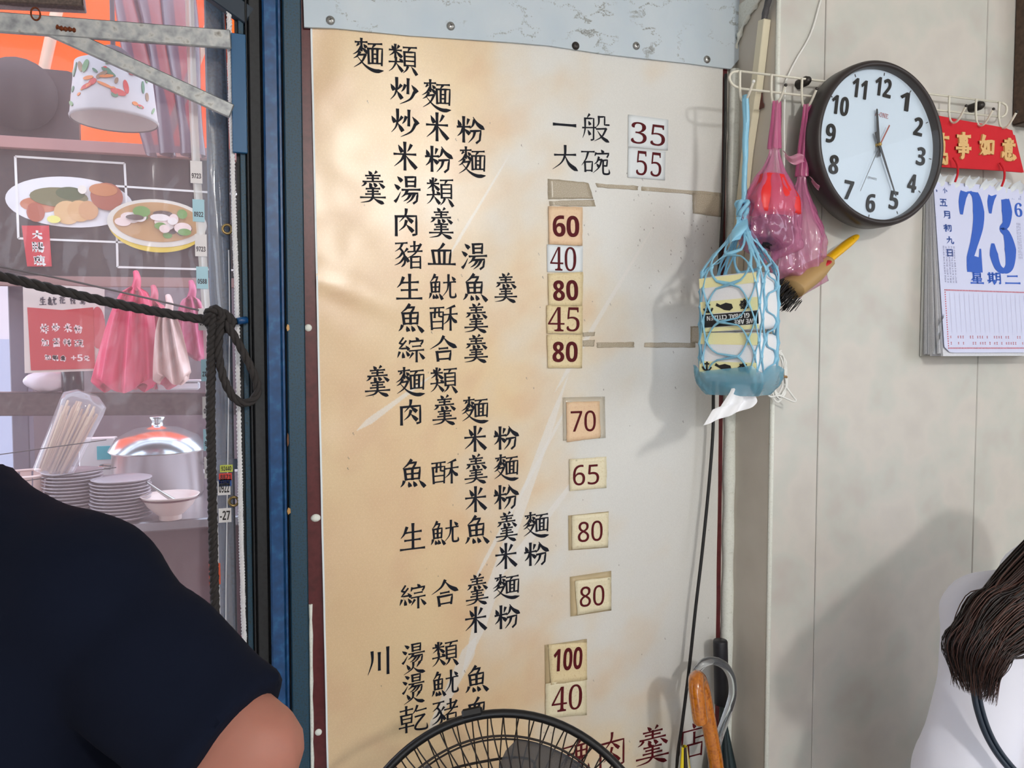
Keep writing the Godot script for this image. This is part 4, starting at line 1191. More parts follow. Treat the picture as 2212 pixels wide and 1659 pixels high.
# ---------- bags on the hooks ----------
func hanging_bags() -> void:
	var yaw := deg_to_rad(-60.0)
	var bas := Basis(Vector3.UP, yaw)
	var c := Vector3(0.832, 1.448, 0.196)
	# two soft packs of tissues inside the net
	var tissue_white := noisy(71, 0.06, [rgb(236, 236, 240), rgb(250, 250, 252)], [0.0, 1.0], 0.35, 16.0)
	var yellow := noisy(72, 0.05, [rgb(246, 238, 172), rgb(250, 246, 200)], [0.0, 1.0], 0.35, 16.0)
	for k in 2:
		var h: float = [0.100, 0.088][k]
		var cy: float = [0.051, -0.045][k]
		var lean := bas * Basis(Vector3.RIGHT, [0.05, -0.03][k]) * Basis(Vector3.BACK, [0.05, -0.02][k])
		var p := thing("tissue_pack", ["white and yellow tissue pack with a black band, upper one in the net bag", "white and yellow tissue pack at the bottom of the net bag"][k], "tissue pack", c + Vector3(0, cy - h / 2, 0), "tissue packs in the net bag")
		var o := c + Vector3(0, cy, 0)
		var st := mb()
		# puffy pack body
		st.set_smooth_group(0)
		var body := func(a, e, dz):
			var d := Vector3(cos(e) * sin(a), sin(e), cos(e) * cos(a))
			var q := Vector3(signf(d.x) * pow(absf(d.x), 0.22), signf(d.y) * pow(absf(d.y), 0.22), signf(d.z) * pow(absf(d.z), 0.22))
			return o + lean * (q * Vector3(0.056 + dz, h / 2 + dz, 0.044 + dz))
		grid(st, 40, 24, func(u, v): return body.call(u * TAU, (v - 0.5) * PI, 0.0))
		build(st, "wrapper", tissue_white, p)
		var front := func(x, y, z): return o + lean * Vector3(x * 0.104, y * h, 0.0435 + z)
		var bands := [[0.47, 0.30, yellow, "yellow_band"], [0.06, -0.16, yellow, "yellow_band"], [-0.17, -0.39, M.black, "black_band"], [-0.40, -0.47, yellow, "yellow_band"]] if k == 0 else [[0.47, 0.24, yellow, "yellow_band"], [-0.10, -0.34, yellow, "yellow_band"]]
		for b in bands:
			st = mb()
			poly(st, PackedVector2Array([Vector2(-0.5, b[1]), Vector2(0.5, b[1]), Vector2(0.5, b[0]), Vector2(-0.5, b[0])]), 0.0, 0.0008, front)
			build(st, b[3], b[2], p)
		# anchor, whale and ship's wheel marks
		var iy: float = [-0.05, -0.2][k]
		st = mb()
		tube(st, [front.call(-0.36, iy + 0.09, 0.0012), front.call(-0.36, iy - 0.08, 0.0012)], 0.0016, 6)
		tube(st, smooth_path([front.call(-0.44, iy - 0.01, 0.0012), front.call(-0.40, iy - 0.07, 0.0012), front.call(-0.32, iy - 0.07, 0.0012), front.call(-0.28, iy - 0.01, 0.0012)], 4), 0.0016, 6)
		tube(st, [front.call(-0.40, iy + 0.05, 0.0012), front.call(-0.32, iy + 0.05, 0.0012)], 0.0016, 6)
		build(st, "anchor_mark", M.black, p)
		st = mb()
		poly(st, PackedVector2Array([Vector2(-0.20, iy + 0.07), Vector2(-0.14, iy + 0.03), Vector2(-0.04, iy + 0.06), Vector2(0.06, iy + 0.03), Vector2(0.08, iy - 0.04), Vector2(0.02, iy - 0.08), Vector2(-0.08, iy - 0.06), Vector2(-0.16, iy - 0.01), Vector2(-0.22, iy + 0.02)]), 0.0006, 0.0014, front)
		build(st, "whale_mark", M.black, p)
		st = mb()
		var wc := Vector2(0.28, iy)
		for s in 8:
			var d := Vector2.from_angle(TAU * s / 8.0) * 0.085
			tube(st, [front.call(wc.x, wc.y, 0.0012), front.call(wc.x + d.x, wc.y + d.y * 1.1, 0.0012)], 0.0012, 5)
		var rim := []
		for s in 17:
			var d := Vector2.from_angle(TAU * s / 16.0) * 0.058
			rim.append(front.call(wc.x + d.x, wc.y + d.y * 1.1, 0.0012))
		tube(st, rim, 0.0015, 5, false)
		build(st, "wheel_mark", M.black, p)
		if k == 0:
			var flip := lean * Basis(Vector3.BACK, PI)
			lettering("lettering", "GLOBAL CITIZEN", "Droid Sans", 700, 0.078, 0.008, M.white, Transform3D(flip, front.call(-0.02, -0.235, 0.0012)), p)
			lettering("lettering", "WE ARE", "Droid Sans", 700, 0.036, 0.008, M.white, Transform3D(flip, front.call(0.26, -0.335, 0.0012)), p)
	# the net: knotted handle, open mesh, gathered foot
	var net := thing("net_bag", "light blue plastic net bag of tissue packs hanging from the first hook", "net bag", Vector3(c.x, 1.35, c.z))
	var blue := mat(rgb(146, 206, 234), 0.3)
	blue.backlight_enabled = true
	blue.backlight = Color(0.28, 0.42, 0.5)
	var knot := Vector3(0.846, 1.672, 0.184)
	var st := mb()
	for k in 3:
		tube(st, smooth_path([Vector3(0.854, 1.868, 0.173 + 0.003 * k), Vector3(0.8535 + 0.002 * k, 1.8, 0.176), Vector3(0.851, 1.73, 0.180), knot + Vector3(0.002 * k, 0.004, 0)], 6), func(t): return 0.0042 + 0.0008 * sin(t * 19.0 + k * 2.0), 7)
	build(st, "handle", blue, net)
	st = mb()
	var rng := RandomNumberGenerator.new()
	rng.seed = 5
	for k in 5:
		var a := TAU * k / 5.0
		tube(st, smooth_path([knot + Vector3(0, 0.006, 0), knot + Vector3(0.012 * cos(a), 0.004, 0.01 * sin(a)), knot + Vector3(0.008 * cos(a + 1.5), -0.014, 0.009 * sin(a + 1.5)), knot + Vector3(0.0, -0.02, 0)], 5), 0.0042, 7)
	build(st, "knot", blue, net)
	st = mb()
	st.set_smooth_group(0)
	grid(st, 6, 8, func(u, v): return knot + Vector3(-0.028 * v - 0.012 * sin(u * 3.0) * v, -0.014 - 0.055 * v, 0.02 * v + 0.012 * (u - 0.5) + 0.006 * sin(v * 7.0 + u * 4.0)) + Vector3(0.02, 0.012, 0.0) * (u - 0.5))
	build(st, "loose_flap", blue, net)
	var shape := func(th: float, y: float):
		# net surface: hugs the packs, narrows to the knot
		var d := Vector3(sin(th), 0, cos(th))
		var q := Vector3(signf(d.x) * pow(absf(d.x), 0.34), 0, signf(d.z) * pow(absf(d.z), 0.34))
		var body: Vector3 = bas * (q * Vector3(0.0585, 0, 0.0468))
		var t: float = smoothstep(1.548, 1.655, y)
		var foot: float = smoothstep(1.352, 1.392, y)
		var mid := Vector3(c.x, y, c.z).lerp(Vector3(knot.x, y, knot.z), t)
		return mid + body * lerpf(1.0, 0.10, pow(t, 0.8)) * lerpf(0.72, 1.0, foot)
	var n := 11
	var ys := [1.655, 1.618, 1.585, 1.556, 1.525, 1.494, 1.463, 1.432, 1.404, 1.378]
	st = mb()
	var off := []
	for j in ys.size():
		var row := []
		for i in n:
			row.append([rng.randf_range(-0.10, 0.10), rng.randf_range(-0.006, 0.006)])
		off.append(row)
	var node := func(i: int, j: int):
		var ii := posmod(i, n)
		return [TAU * (i + 0.5 * (j % 2) + off[j][ii][0]) / n, ys[j] + (off[j][ii][1] if j > 0 else 0.0)]
	for j in ys.size() - 1:
		for i in n:
			for s in 2:
				var a: Array = node.call(i, j)
				var b: Array = node.call(i + (s if j % 2 else s - 1), j + 1)
				var pts := []
				for k in 6:
					pts.append(shape.call(lerpf(a[0], b[0], k / 5.0), lerpf(a[1], b[1], k / 5.0)))
				tube(st, pts, func(t): return 0.0022 + 0.0024 * pow(absf(t - 0.5) * 2.0, 3.0), 6, false, 0.55)
	build(st, "mesh", blue, net)
	st = mb()
	st.set_smooth_group(0)
	grid(st, 48, 8, func(u, v):
		var th: float = u * TAU
		var p: Vector3 = shape.call(th, 1.42)
		var out: Vector3 = (p - Vector3(c.x, p.y, c.z)) * (1.13 + 0.05 * sin(th * 11.0 + 5.0 * v) - 0.34 * pow(1.0 - v, 2.6))
		return Vector3(c.x, lerpf(1.337, 1.384, v) + 0.006 * sin(th * 5.0) * v, c.z) + out)
	build(st, "gathered_foot", film(rgb(104, 168, 194), 0.66, 0.22), net)
	# the tissue pulled out below
	st = mb()
	st.set_smooth_group(0)
	grid(st, 16, 14, func(u, v):
		var w: float = lerpf(0.016, 0.038, smoothstep(0.0, 0.7, v))
		var x: float = (u - 0.5) * 2.0 * w - 0.024 * v * v - (0.02 * v * (1.0 - u) if v > 0.6 else 0.0)
		return Vector3(c.x - 0.018 + x, 1.358 - 0.062 * v + 0.016 * (1.0 - u) * v * v * -0.4 + 0.022 * u * v * v, c.z + 0.03 + 0.006 * sin(u * 15.0) * (1.0 - 0.5 * v) + 0.014 * v))
	var tm := mat(rgb(246, 246, 250), 0.8)
	tm.backlight_enabled = true
	tm.backlight = Color(0.4, 0.4, 0.42)
	tag(build(st, "loose_tissue", tm, null), "white tissue pulled out under the net bag", "tissue")
	pink_bag(Vector3(0.922, 1.865, 0.174), Vector3(0.908, 1.775, 0.188), 1.583, 0.058, 3, "pink plastic bag around a red and black packet, on the second hook")
	pink_bag(Vector3(0.990, 1.866, 0.174), Vector3(0.982, 1.735, 0.172), 1.522, 0.054, 8, "pink plastic bag around a brush, half behind the clock")
	# what the bags hold
	var pk := thing("wrapped_packet", "red packet with a crumpled black foil end inside the pink bag", "packet", Vector3(0.908, 1.6, 0.19))
	st = mb()
	st.set_smooth_group(0)
	grid(st, 24, 12, func(u, v):
		var a: float = u * TAU
		var q := Vector2(signf(cos(a)) * pow(absf(cos(a)), 0.4), signf(sin(a)) * pow(absf(sin(a)), 0.4))
		var w: float = lerpf(0.047, 0.022, smoothstep(0.35, 1.0, v)) * (0.02 + minf(1.0, v * 14.0) * 0.98) * (1.0 - smoothstep(0.97, 1.0, v))
		return Vector3(0.906 + q.x * w - 0.006 * v, lerpf(1.652, 1.735, v), 0.19 + q.y * w * 0.6))
	build(st, "red_end", mat(rgb(226, 40, 40), 0.4), pk)
	st = mb()
	st.set_smooth_group(0)
	var crumple := FastNoiseLite.new()
	crumple.seed = 3
	crumple.frequency = 60.0
	grid(st, 36, 20, func(u, v):
		var a: float = u * TAU
		var e: float = (v - 0.5) * PI
		var d := Vector3(cos(e) * cos(a), sin(e), cos(e) * sin(a))
		var r: float = 1.0 + 0.22 * crumple.get_noise_3d(d.x * 0.04, d.y * 0.04, d.z * 0.04)
		return Vector3(0.905, 1.629, 0.19) + d * Vector3(0.044, 0.034, 0.028) * r)
	build(st, "foil_end", mat(rgb(52, 50, 54), 0.25, 0.4), pk)
	var br := thing("hand_brush", "hand brush with a yellow handle sticking out of the pink bag", "brush", Vector3(0.98, 1.55, 0.18))
	var a0 := Vector3(1.1209, 1.6349, 0.165)
	var a1 := Vector3(1.0336, 1.58, 0.178)
	var a2 := Vector3(0.9439, 1.5253, 0.19)
	var a3 := Vector3(0.9193, 1.5029, 0.192)
	st = mb()
	tube(st, smooth_path([a0, a0.lerp(a1, 0.08), a0.lerp(a1, 0.5), a1], 5), func(t): return lerpf(0.0045, 0.0125, smoothstep(0.0, 0.6, t)), 12, true, 0.6)
	build(st, "handle", mat(rgb(232, 178, 20), 0.35), br)
	st = mb()
	tube(st, [a0.lerp(a1, 0.22) + Vector3(0, 0.0, 0.004), a0.lerp(a1, 0.22) + Vector3(0.001, 0.002, 0.0095)], 0.003, 10)
	build(st, "hang_hole", M.black, br)
	st = mb()
	tube(st, smooth_path([a1, a1.lerp(a2, 0.3), a1.lerp(a2, 0.7), a2], 5), func(t): return lerpf(0.022, 0.033, smoothstep(0.0, 0.5, t)), 14, true, 0.6)
	build(st, "head", mat(rgb(176, 142, 92), 0.5), br)
	st = mb()
	tube(st, smooth_path([a1.lerp(a2, 0.12) + Vector3(0, 0.004, 0.020), a1.lerp(a2, 0.8) + Vector3(0, 0.004, 0.022)], 4), 0.008, 8, true, 0.5)
	build(st, "red_stripe", mat(rgb(200, 40, 52), 0.4), br)
	st = mb()
	for k in 160:
		var u := rng.randf_range(-1, 1)
		var w := rng.randf_range(-1, 1)
		var s := (a3 - a2).normalized()
		var side := s.cross(Vector3.BACK).normalized()
		var p := a2 + side * u * 0.028 + Vector3(0, 0, w * 0.015)
		tube(st, [p, p + s * rng.randf_range(0.022, 0.034) + side * rng.randf_range(-0.004, 0.004)], 0.0007, 4, false)
	build(st, "bristles", mat(rgb(22, 18, 20), 0.6), br).set_meta("kind", "stuff")

func pink_bag(hook: Vector3, neck: Vector3, foot: float, r: float, sd: int, label: String) -> void:
	var t := thing("plastic_bag", label, "plastic bag", Vector3(neck.x, foot, neck.z), "pink plastic bags on the hooks")
	var pink := film(rgb(206, 112, 160), 0.42, 0.12)
	var rng := RandomNumberGenerator.new()
	rng.seed = sd
	var st := mb()
	st.set_smooth_group(0)
	var ph := rng.randf() * 6.0
	grid(st, 20, 16, func(u, v):
		var a: float = u * TAU
		var c: Vector3 = neck.lerp(hook, v)
		var w: float = lerpf(0.0105, 0.0065, v) * (1.0 + 0.35 * sin(a * 5.0 + ph + v * 2.0))
		return c + Vector3(cos(a) * w, 0, sin(a) * w * 0.8))
	build(st, "twisted_neck", film(rgb(206, 92, 146), 0.62, 0.16), t)
	var fn := FastNoiseLite.new()
	fn.seed = sd
	fn.frequency = 1.2
	st = mb()
	st.set_smooth_group(0)
	grid(st, 72, 40, func(u, v):
		var a: float = u * TAU
		var y: float = lerpf(foot, neck.y, v)
		var up: float = pow(v, 1.0)
		var w: float = r * (1.0 - smoothstep(0.42, 1.0, up) * 0.86) * (0.15 + 0.85 * smoothstep(0.0, 0.14, up))
		var f: float = 1.0 + (0.14 * sin(a * 9.0 + ph + 2.0 * up) + 0.09 * sin(a * 17.0 + ph * 2.0 - 3.0 * up)) * (0.35 + smoothstep(0.3, 1.0, up)) + 0.24 * fn.get_noise_3d(cos(a) * 1.6, sin(a) * 1.6, y * 16.0)
		return Vector3(neck.x - 0.006 * (1.0 - v) + cos(a) * w * f, y + 0.012 * (1.0 - v) * sin(a * 2.0 + ph), neck.z + sin(a) * w * f * 0.62))
	build(st, "film", pink, t)
	st = mb()
	st.set_smooth_group(0)
	for k in 1:
		var sgn := 1.0
		grid(st, 5, 10, func(u, v): return neck + Vector3(sgn * (0.012 + 0.034 * v + 0.012 * (u - 0.5)), -0.004 - 0.012 * v + 0.006 * sin(v * 5.0 + ph) - 0.014 * u, 0.012 + 0.01 * v + 0.004 * sin(u * 6.0)))
	build(st, "handle_ears", film(rgb(226, 150, 180), 0.5, 0.14), t)

# ---------- floor fan ----------
func fan() -> void:
	var c := Vector3(0.3125, 0.709, 0.43)
	var f := thing("electric_fan", "black standing electric fan with a round wire guard in front of the menu", "fan", Vector3(c.x, 0.0, c.z - 0.12))
	var ax := (Vector3(0, 1.30, 1.345) - c).normalized()
	var xr := Vector3.UP.cross(ax).normalized()
	var bas := Basis(xr, ax.cross(xr), ax)
	var R := 0.2185
	var wire := mat(rgb(38, 30, 26), 0.4, 0.4)
	var st := mb()
	tube(st, ring_path(c, R, 96, bas), 0.0062, 10, false)
	build(st, "outer_ring", M.black_metal, f)
	st = mb()
	box(st, c + bas * Vector3(-0.045, R + 0.001, 0.0), Vector3(0.03, 0.013, 0.018), 0.003, bas * Basis(Vector3.BACK, 0.2))
	build(st, "ring_clip", M.black, f)
	for ri in [[0.187, 0.028, 0.0016], [0.132, 0.048, 0.0016], [0.127, -0.05, 0.0016], [0.187, -0.030, 0.0014], [0.08, 0.056, 0.0016]]:
		st = mb()
		tube(st, ring_path(c + bas * Vector3(0, 0, ri[1]), ri[0], 72, bas), ri[2], 6, false)
		build(st, "guard_ring", wire, f)
	# radial wires: swirled in front, straight behind; one mesh each, turned round the axis
	var meshes := []
	for side in 2:
		st = mb()
		var pts := []
		for k in 13:
			var t := k / 12.0
			var rr: float = lerpf(R, 0.045, t)
			var sw := (0.42 * t * t if side == 0 else -0.10 * t)
			var z := (0.058 * sin(minf(1.0, t * 1.15) * PI / 2) if side == 0 else -0.07 * sin(minf(1.0, t * 1.1) * PI / 2))
			pts.append(Vector3(rr * sin(sw), rr * cos(sw), z))
		tube(st, pts, 0.00105, 5, false)
		st.generate_normals()
		st.index()
		meshes.append(st.commit())
	for side in 2:
		var count := 72 if side == 0 else 60
		for k in count:
			var o := place(meshes[side], "guard_wire", wire, f)
			o.transform = Transform3D(bas * Basis(Vector3.BACK, TAU * k / count), c - f.position)
	# inner brace seen through the guard
	st = mb()
	tube(st, smooth_path([c + bas * Vector3(-0.082, 0.115, -0.055), c + bas * Vector3(-0.082, 0.140, -0.055), c + bas * Vector3(-0.07, 0.151, -0.055), c + bas * Vector3(0.0, 0.163, -0.055), c + bas * Vector3(0.035, 0.162, -0.055), c + bas * Vector3(0.046, 0.152, -0.055), c + bas * Vector3(0.046, 0.12, -0.055)], 5), 0.0019, 7)
	build(st, "rear_brace", wire, f)
	var blade := film(rgb(84, 84, 88), 0.72, 0.3)
	for k in 5:
		st = mb()
		st.set_smooth_group(0)
		var turn := deg_to_rad(10.0 + 72.0 * k)
		for side in 2:
			grid(st, 14, 10, func(u, v):
				var uu: float = u if side == 0 else 1.0 - u
				var rr: float = lerpf(0.04, 0.186, v)
				var an: float = turn + (uu - 0.5) * lerpf(0.6, 0.85, v) * (1.0 - 0.35 * pow(v, 6.0)) + 0.2 * v
				return c + bas * Vector3(rr * sin(an), rr * cos(an), -0.004 + (uu - 0.5) * 0.035 + (0.0009 if side == 0 else -0.0009)))
		build(st, "blade", blade, f)
	st = mb()
	lathe(st, [Vector2(0, -0.03), Vector2(0.042, -0.03), Vector2(0.046, 0.0), Vector2(0.042, 0.018), Vector2(0.02, 0.026), Vector2(0, 0.027)], 28, c, bas * Basis(Vector3.RIGHT, PI / 2))
	build(st, "hub", M.black, f)
	st = mb()
	lathe(st, [Vector2(0, 0.05), Vector2(0.046, 0.05), Vector2(0.05, 0.056), Vector2(0.046, 0.064), Vector2(0, 0.066)], 28, c, bas * Basis(Vector3.RIGHT, PI / 2))
	build(st, "badge", M.black, f)
	st = mb()
	lathe(st, [Vector2(0, -0.20), Vector2(0.03, -0.195), Vector2(0.058, -0.16), Vector2(0.064, -0.09), Vector2(0.06, -0.07), Vector2(0, -0.07)], 28, c, bas * Basis(Vector3.RIGHT, PI / 2))
	build(st, "motor_housing", M.black, f)
	var px := c - ax * 0.13
	st = mb()
	tube(st, [Vector3(px.x, 0.04, px.z), Vector3(px.x, c.y - 0.2, px.z)], 0.016, 14)
	tube(st, [Vector3(px.x, c.y - 0.2, px.z), px], 0.011, 12)
	build(st, "pole", M.black_metal, f)
	st = mb()
	lathe(st, [Vector2(0, 0), Vector2(0.19, 0), Vector2(0.195, 0.012), Vector2(0.18, 0.024), Vector2(0.05, 0.04), Vector2(0.03, 0.06), Vector2(0, 0.06)], 36, Vector3(px.x, 0, px.z))
	build(st, "base", M.black, f)

# ---------- umbrellas in the corner ----------
func umbrellas() -> void:
	var wood := noisy(81, 0.03, [rgb(178, 92, 10), rgb(206, 122, 22), rgb(150, 76, 16), rgb(206, 150, 70)], [0.0, 0.5, 0.8, 1.0], 0.2, 5.0)
	wood.clearcoat_enabled = true
	wood.clearcoat_roughness = 0.08
	var u := thing("folded_umbrella", "folded umbrella with an orange wooden crook handle", "umbrella", Vector3(0.90, 0.0, 0.16), "folded umbrellas in the corner")
	var st := mb()
	tube(st, smooth_path([Vector3(0.8517, 0.5794, 0.125), Vector3(0.8468, 0.6288, 0.122), Vector3(0.8386, 0.6705, 0.121), Vector3(0.8293, 0.7167, 0.12), Vector3(0.8188, 0.7638, 0.121), Vector3(0.808, 0.7907, 0.126), Vector3(0.7946, 0.8061, 0.137), Vector3(0.7831, 0.8097, 0.15), Vector3(0.7767, 0.8001, 0.16), Vector3(0.7771, 0.7725, 0.166), Vector3(0.78, 0.7488, 0.168), Vector3(0.7831, 0.7379, 0.168)], 6), func(t): return 0.0142 if t < 0.98 else 0.0105, 16)
	build(st, "crook_handle", wood, u)
	st = mb()
	var top := Vector3(0.8509, 0.6045, 0.124)
	tube(st, [top, Vector3(0.905, 0.012, 0.17)], 0.005, 10)
	build(st, "shaft", M.steel, u)
	canopy(u, top + Vector3(0.002, -0.03, 0.002), Vector3(0.905, 0.07, 0.168), 0.034, [film(rgb(210, 214, 214), 0.45, 0.12), film(rgb(196, 170, 150), 0.6, 0.12)], 2)
	var g := mat(Color(0.93, 0.95, 0.97, 0.05), 0.04)
	g.transparency = BaseMaterial3D.TRANSPARENCY_ALPHA
	g.refraction_enabled = true
	g.refraction_scale = 0.049
	var cl := thing("folded_umbrella", "folded umbrella with a clear plastic crook handle", "umbrella", Vector3(0.89, 0.0, 0.09), "folded umbrellas in the corner")
	st = mb()
	tube(st, smooth_path([Vector3(0.8651, 0.6345, 0.095), Vector3(0.8753, 0.6591, 0.092), Vector3(0.8891, 0.6875, 0.09), Vector3(0.9019, 0.7143, 0.088), Vector3(0.9094, 0.7384, 0.086), Vector3(0.9064, 0.7683, 0.085), Vector3(0.8921, 0.7927, 0.085), Vector3(0.8694, 0.807, 0.085), Vector3(0.8462, 0.8084, 0.085), Vector3(0.8286, 0.7962, 0.085), Vector3(0.8195, 0.7755, 0.085), Vector3(0.8166, 0.7577, 0.085)], 6), 0.0082, 16)
	build(st, "crook_handle", g, cl)
	st = mb()
	tube(st, [Vector3(0.8593, 0.6231, 0.096), Vector3(0.875, 0.012, 0.12)], 0.0046, 10)
	build(st, "shaft", M.steel, cl)
	canopy(cl, Vector3(0.8536, 0.6099, 0.097), Vector3(0.874, 0.07, 0.118), 0.032, [film(rgb(200, 204, 206), 0.4, 0.12), mat(rgb(70, 40, 40), 0.5)], 6)
	var bk := thing("folded_umbrella", "folded umbrella with a straight black grip in the inner corner", "umbrella", Vector3(0.925, 0.0, 0.045), "folded umbrellas in the corner")
	st = mb()
	tube(st, [Vector3(0.912, 0.6978, 0.046), Vector3(0.9067, 0.8266, 0.046), Vector3(0.9067, 0.8295, 0.046)], func(t): return 0.0145 if t < 0.9 else 0.0135, 18)
	build(st, "grip", mat(rgb(30, 30, 36), 0.45), bk)
	st = mb()
	tube(st, [Vector3(0.912, 0.6978, 0.046), Vector3(0.925, 0.012, 0.05)], 0.005, 10)
	build(st, "shaft", M.dark_steel, bk)
	canopy(bk, Vector3(0.9126, 0.6947, 0.05), Vector3(0.925, 0.08, 0.05), 0.030, [mat(rgb(26, 40, 44), 0.5), mat(rgb(34, 52, 56), 0.5)], 4)
	var yl := thing("folded_umbrella", "folded clear umbrella with yellow and black petals printed on it", "umbrella", Vector3(0.80, 0.0, 0.08), "folded umbrellas in the corner")
	canopy(yl, Vector3(0.7908, 0.6576, 0.1), Vector3(0.79, 0.05, 0.12), 0.046, [mat(rgb(230, 206, 20), 0.35), film(rgb(220, 222, 214), 0.4, 0.12), mat(rgb(40, 30, 24), 0.5)], 9)
	st = mb()
	tube(st, [Vector3(0.793, 0.6481, 0.1), Vector3(0.79, 0.006, 0.122)], 0.0042, 10)
	build(st, "shaft", M.steel, yl)
	# black cable down the banner edge
	st = mb()
	tube(st, smooth_path([Vector3(0.9262, 1.9672, 0.012), Vector3(0.926, 1.8393, 0.012), Vector3(0.9206, 1.6727, 0.014), Vector3(0.9066, 1.5234, 0.02), Vector3(0.896, 1.4119, 0.03), Vector3(0.8905, 1.3288, 0.035), Vector3(0.8905, 1.2545, 0.035), Vector3(0.8833, 1.1523, 0.035), Vector3(0.8684, 1.0131, 0.036), Vector3(0.8534, 0.9023, 0.038), Vector3(0.84, 0.7814, 0.038), Vector3(0.8253, 0.6699, 0.038), Vector3(0.8157, 0.5946, 0.036), Vector3(0.8095, 0.4811, 0.036), Vector3(0.75, 0.3, 0.06), Vector3(0.70, 0.012, 0.08)], 6), 0.0033, 8)
	tag(build(st, "black_cable", M.black, null), "thin black cable hanging down the edge of the menu", "cable")

func canopy(parent: Node3D, top: Vector3, tip: Vector3, r: float, mats: Array, sd: int) -> void:
	# folded cloth: pleats wrapped round the shaft
	var rng := RandomNumberGenerator.new()
	rng.seed = sd
	var ax := (top - tip).normalized()
	var xr := ax.cross(Vector3.BACK).normalized()
	var zr := xr.cross(ax)
	for k in 7:
		var st := mb()
		st.set_smooth_group(0)
		var a0 := TAU * k / 7.0
		var w := rng.randf_range(0.75, 1.1)
		grid(st, 8, 14, func(u, v):
			var a: float = a0 + (u - 0.5) * 1.5
			var rr: float = r * w * sin(u * PI) * (0.25 + 0.75 * sin(minf(1.0, v * 1.25) * PI * 0.62)) * (1.0 - smoothstep(0.7, 1.0, v) * 0.97) + 0.005
			return tip.lerp(top, v) + (xr * cos(a) + zr * sin(a)) * rr + ax * 0.02 * sin(u * PI) * (1.0 - v))
		build(st, "pleat", mats[k % mats.size()], parent)

# ---------- doorway: steel posts, bars, ropes ----------
func rope(st: SurfaceTool, path: Array, r: float, pitch: float, strands := 3) -> void:
	# laid rope: strands wound round the path
	var n := path.size()
	var len := 0.0
	var frames := []
	var t0: Vector3 = (path[1] - path[0]).normalized()
	var nrm := t0.cross(Vector3.BACK).normalized()
	for i in n:
		var t: Vector3 = (path[mini(i + 1, n - 1)] - path[maxi(i - 1, 0)]).normalized()
		nrm = (nrm - t * nrm.dot(t)).normalized()
		if i: len += (path[i] - path[i - 1]).length()
		frames.append([path[i], nrm, t.cross(nrm), len])
	for s in strands:
		var pts := []
		for f in frames:
			var a: float = TAU * s / strands + TAU * f[3] / pitch
			pts.append(f[0] + (f[1] * cos(a) + f[2] * sin(a)) * r * 0.48)
		tube(st, pts, r * 0.58, 6)

func dense(pts: Array, step: float) -> Array:
	var s := smooth_path(pts, 24)
	var out := [s[0]]
	for p in s:
		if (p - out[-1]).length() >= step:
			out.append(p)
	return out

func bar(called: String, a: Vector3, b: Vector3, w: float, t: float, m: Material, parent: Node3D, bevel := 0.0015) -> MeshInstance3D:
	# flat bar from a to b, w tall in the wall plane and t thick
	var x := (b - a).normalized()
	var z := (Vector3.BACK - x * x.dot(Vector3.BACK)).normalized()
	var st := mb()
	box(st, (a + b) / 2.0, Vector3((b - a).length(), w, t), bevel, Basis(x, z.cross(x), z))
	return build(st, called, m, parent)

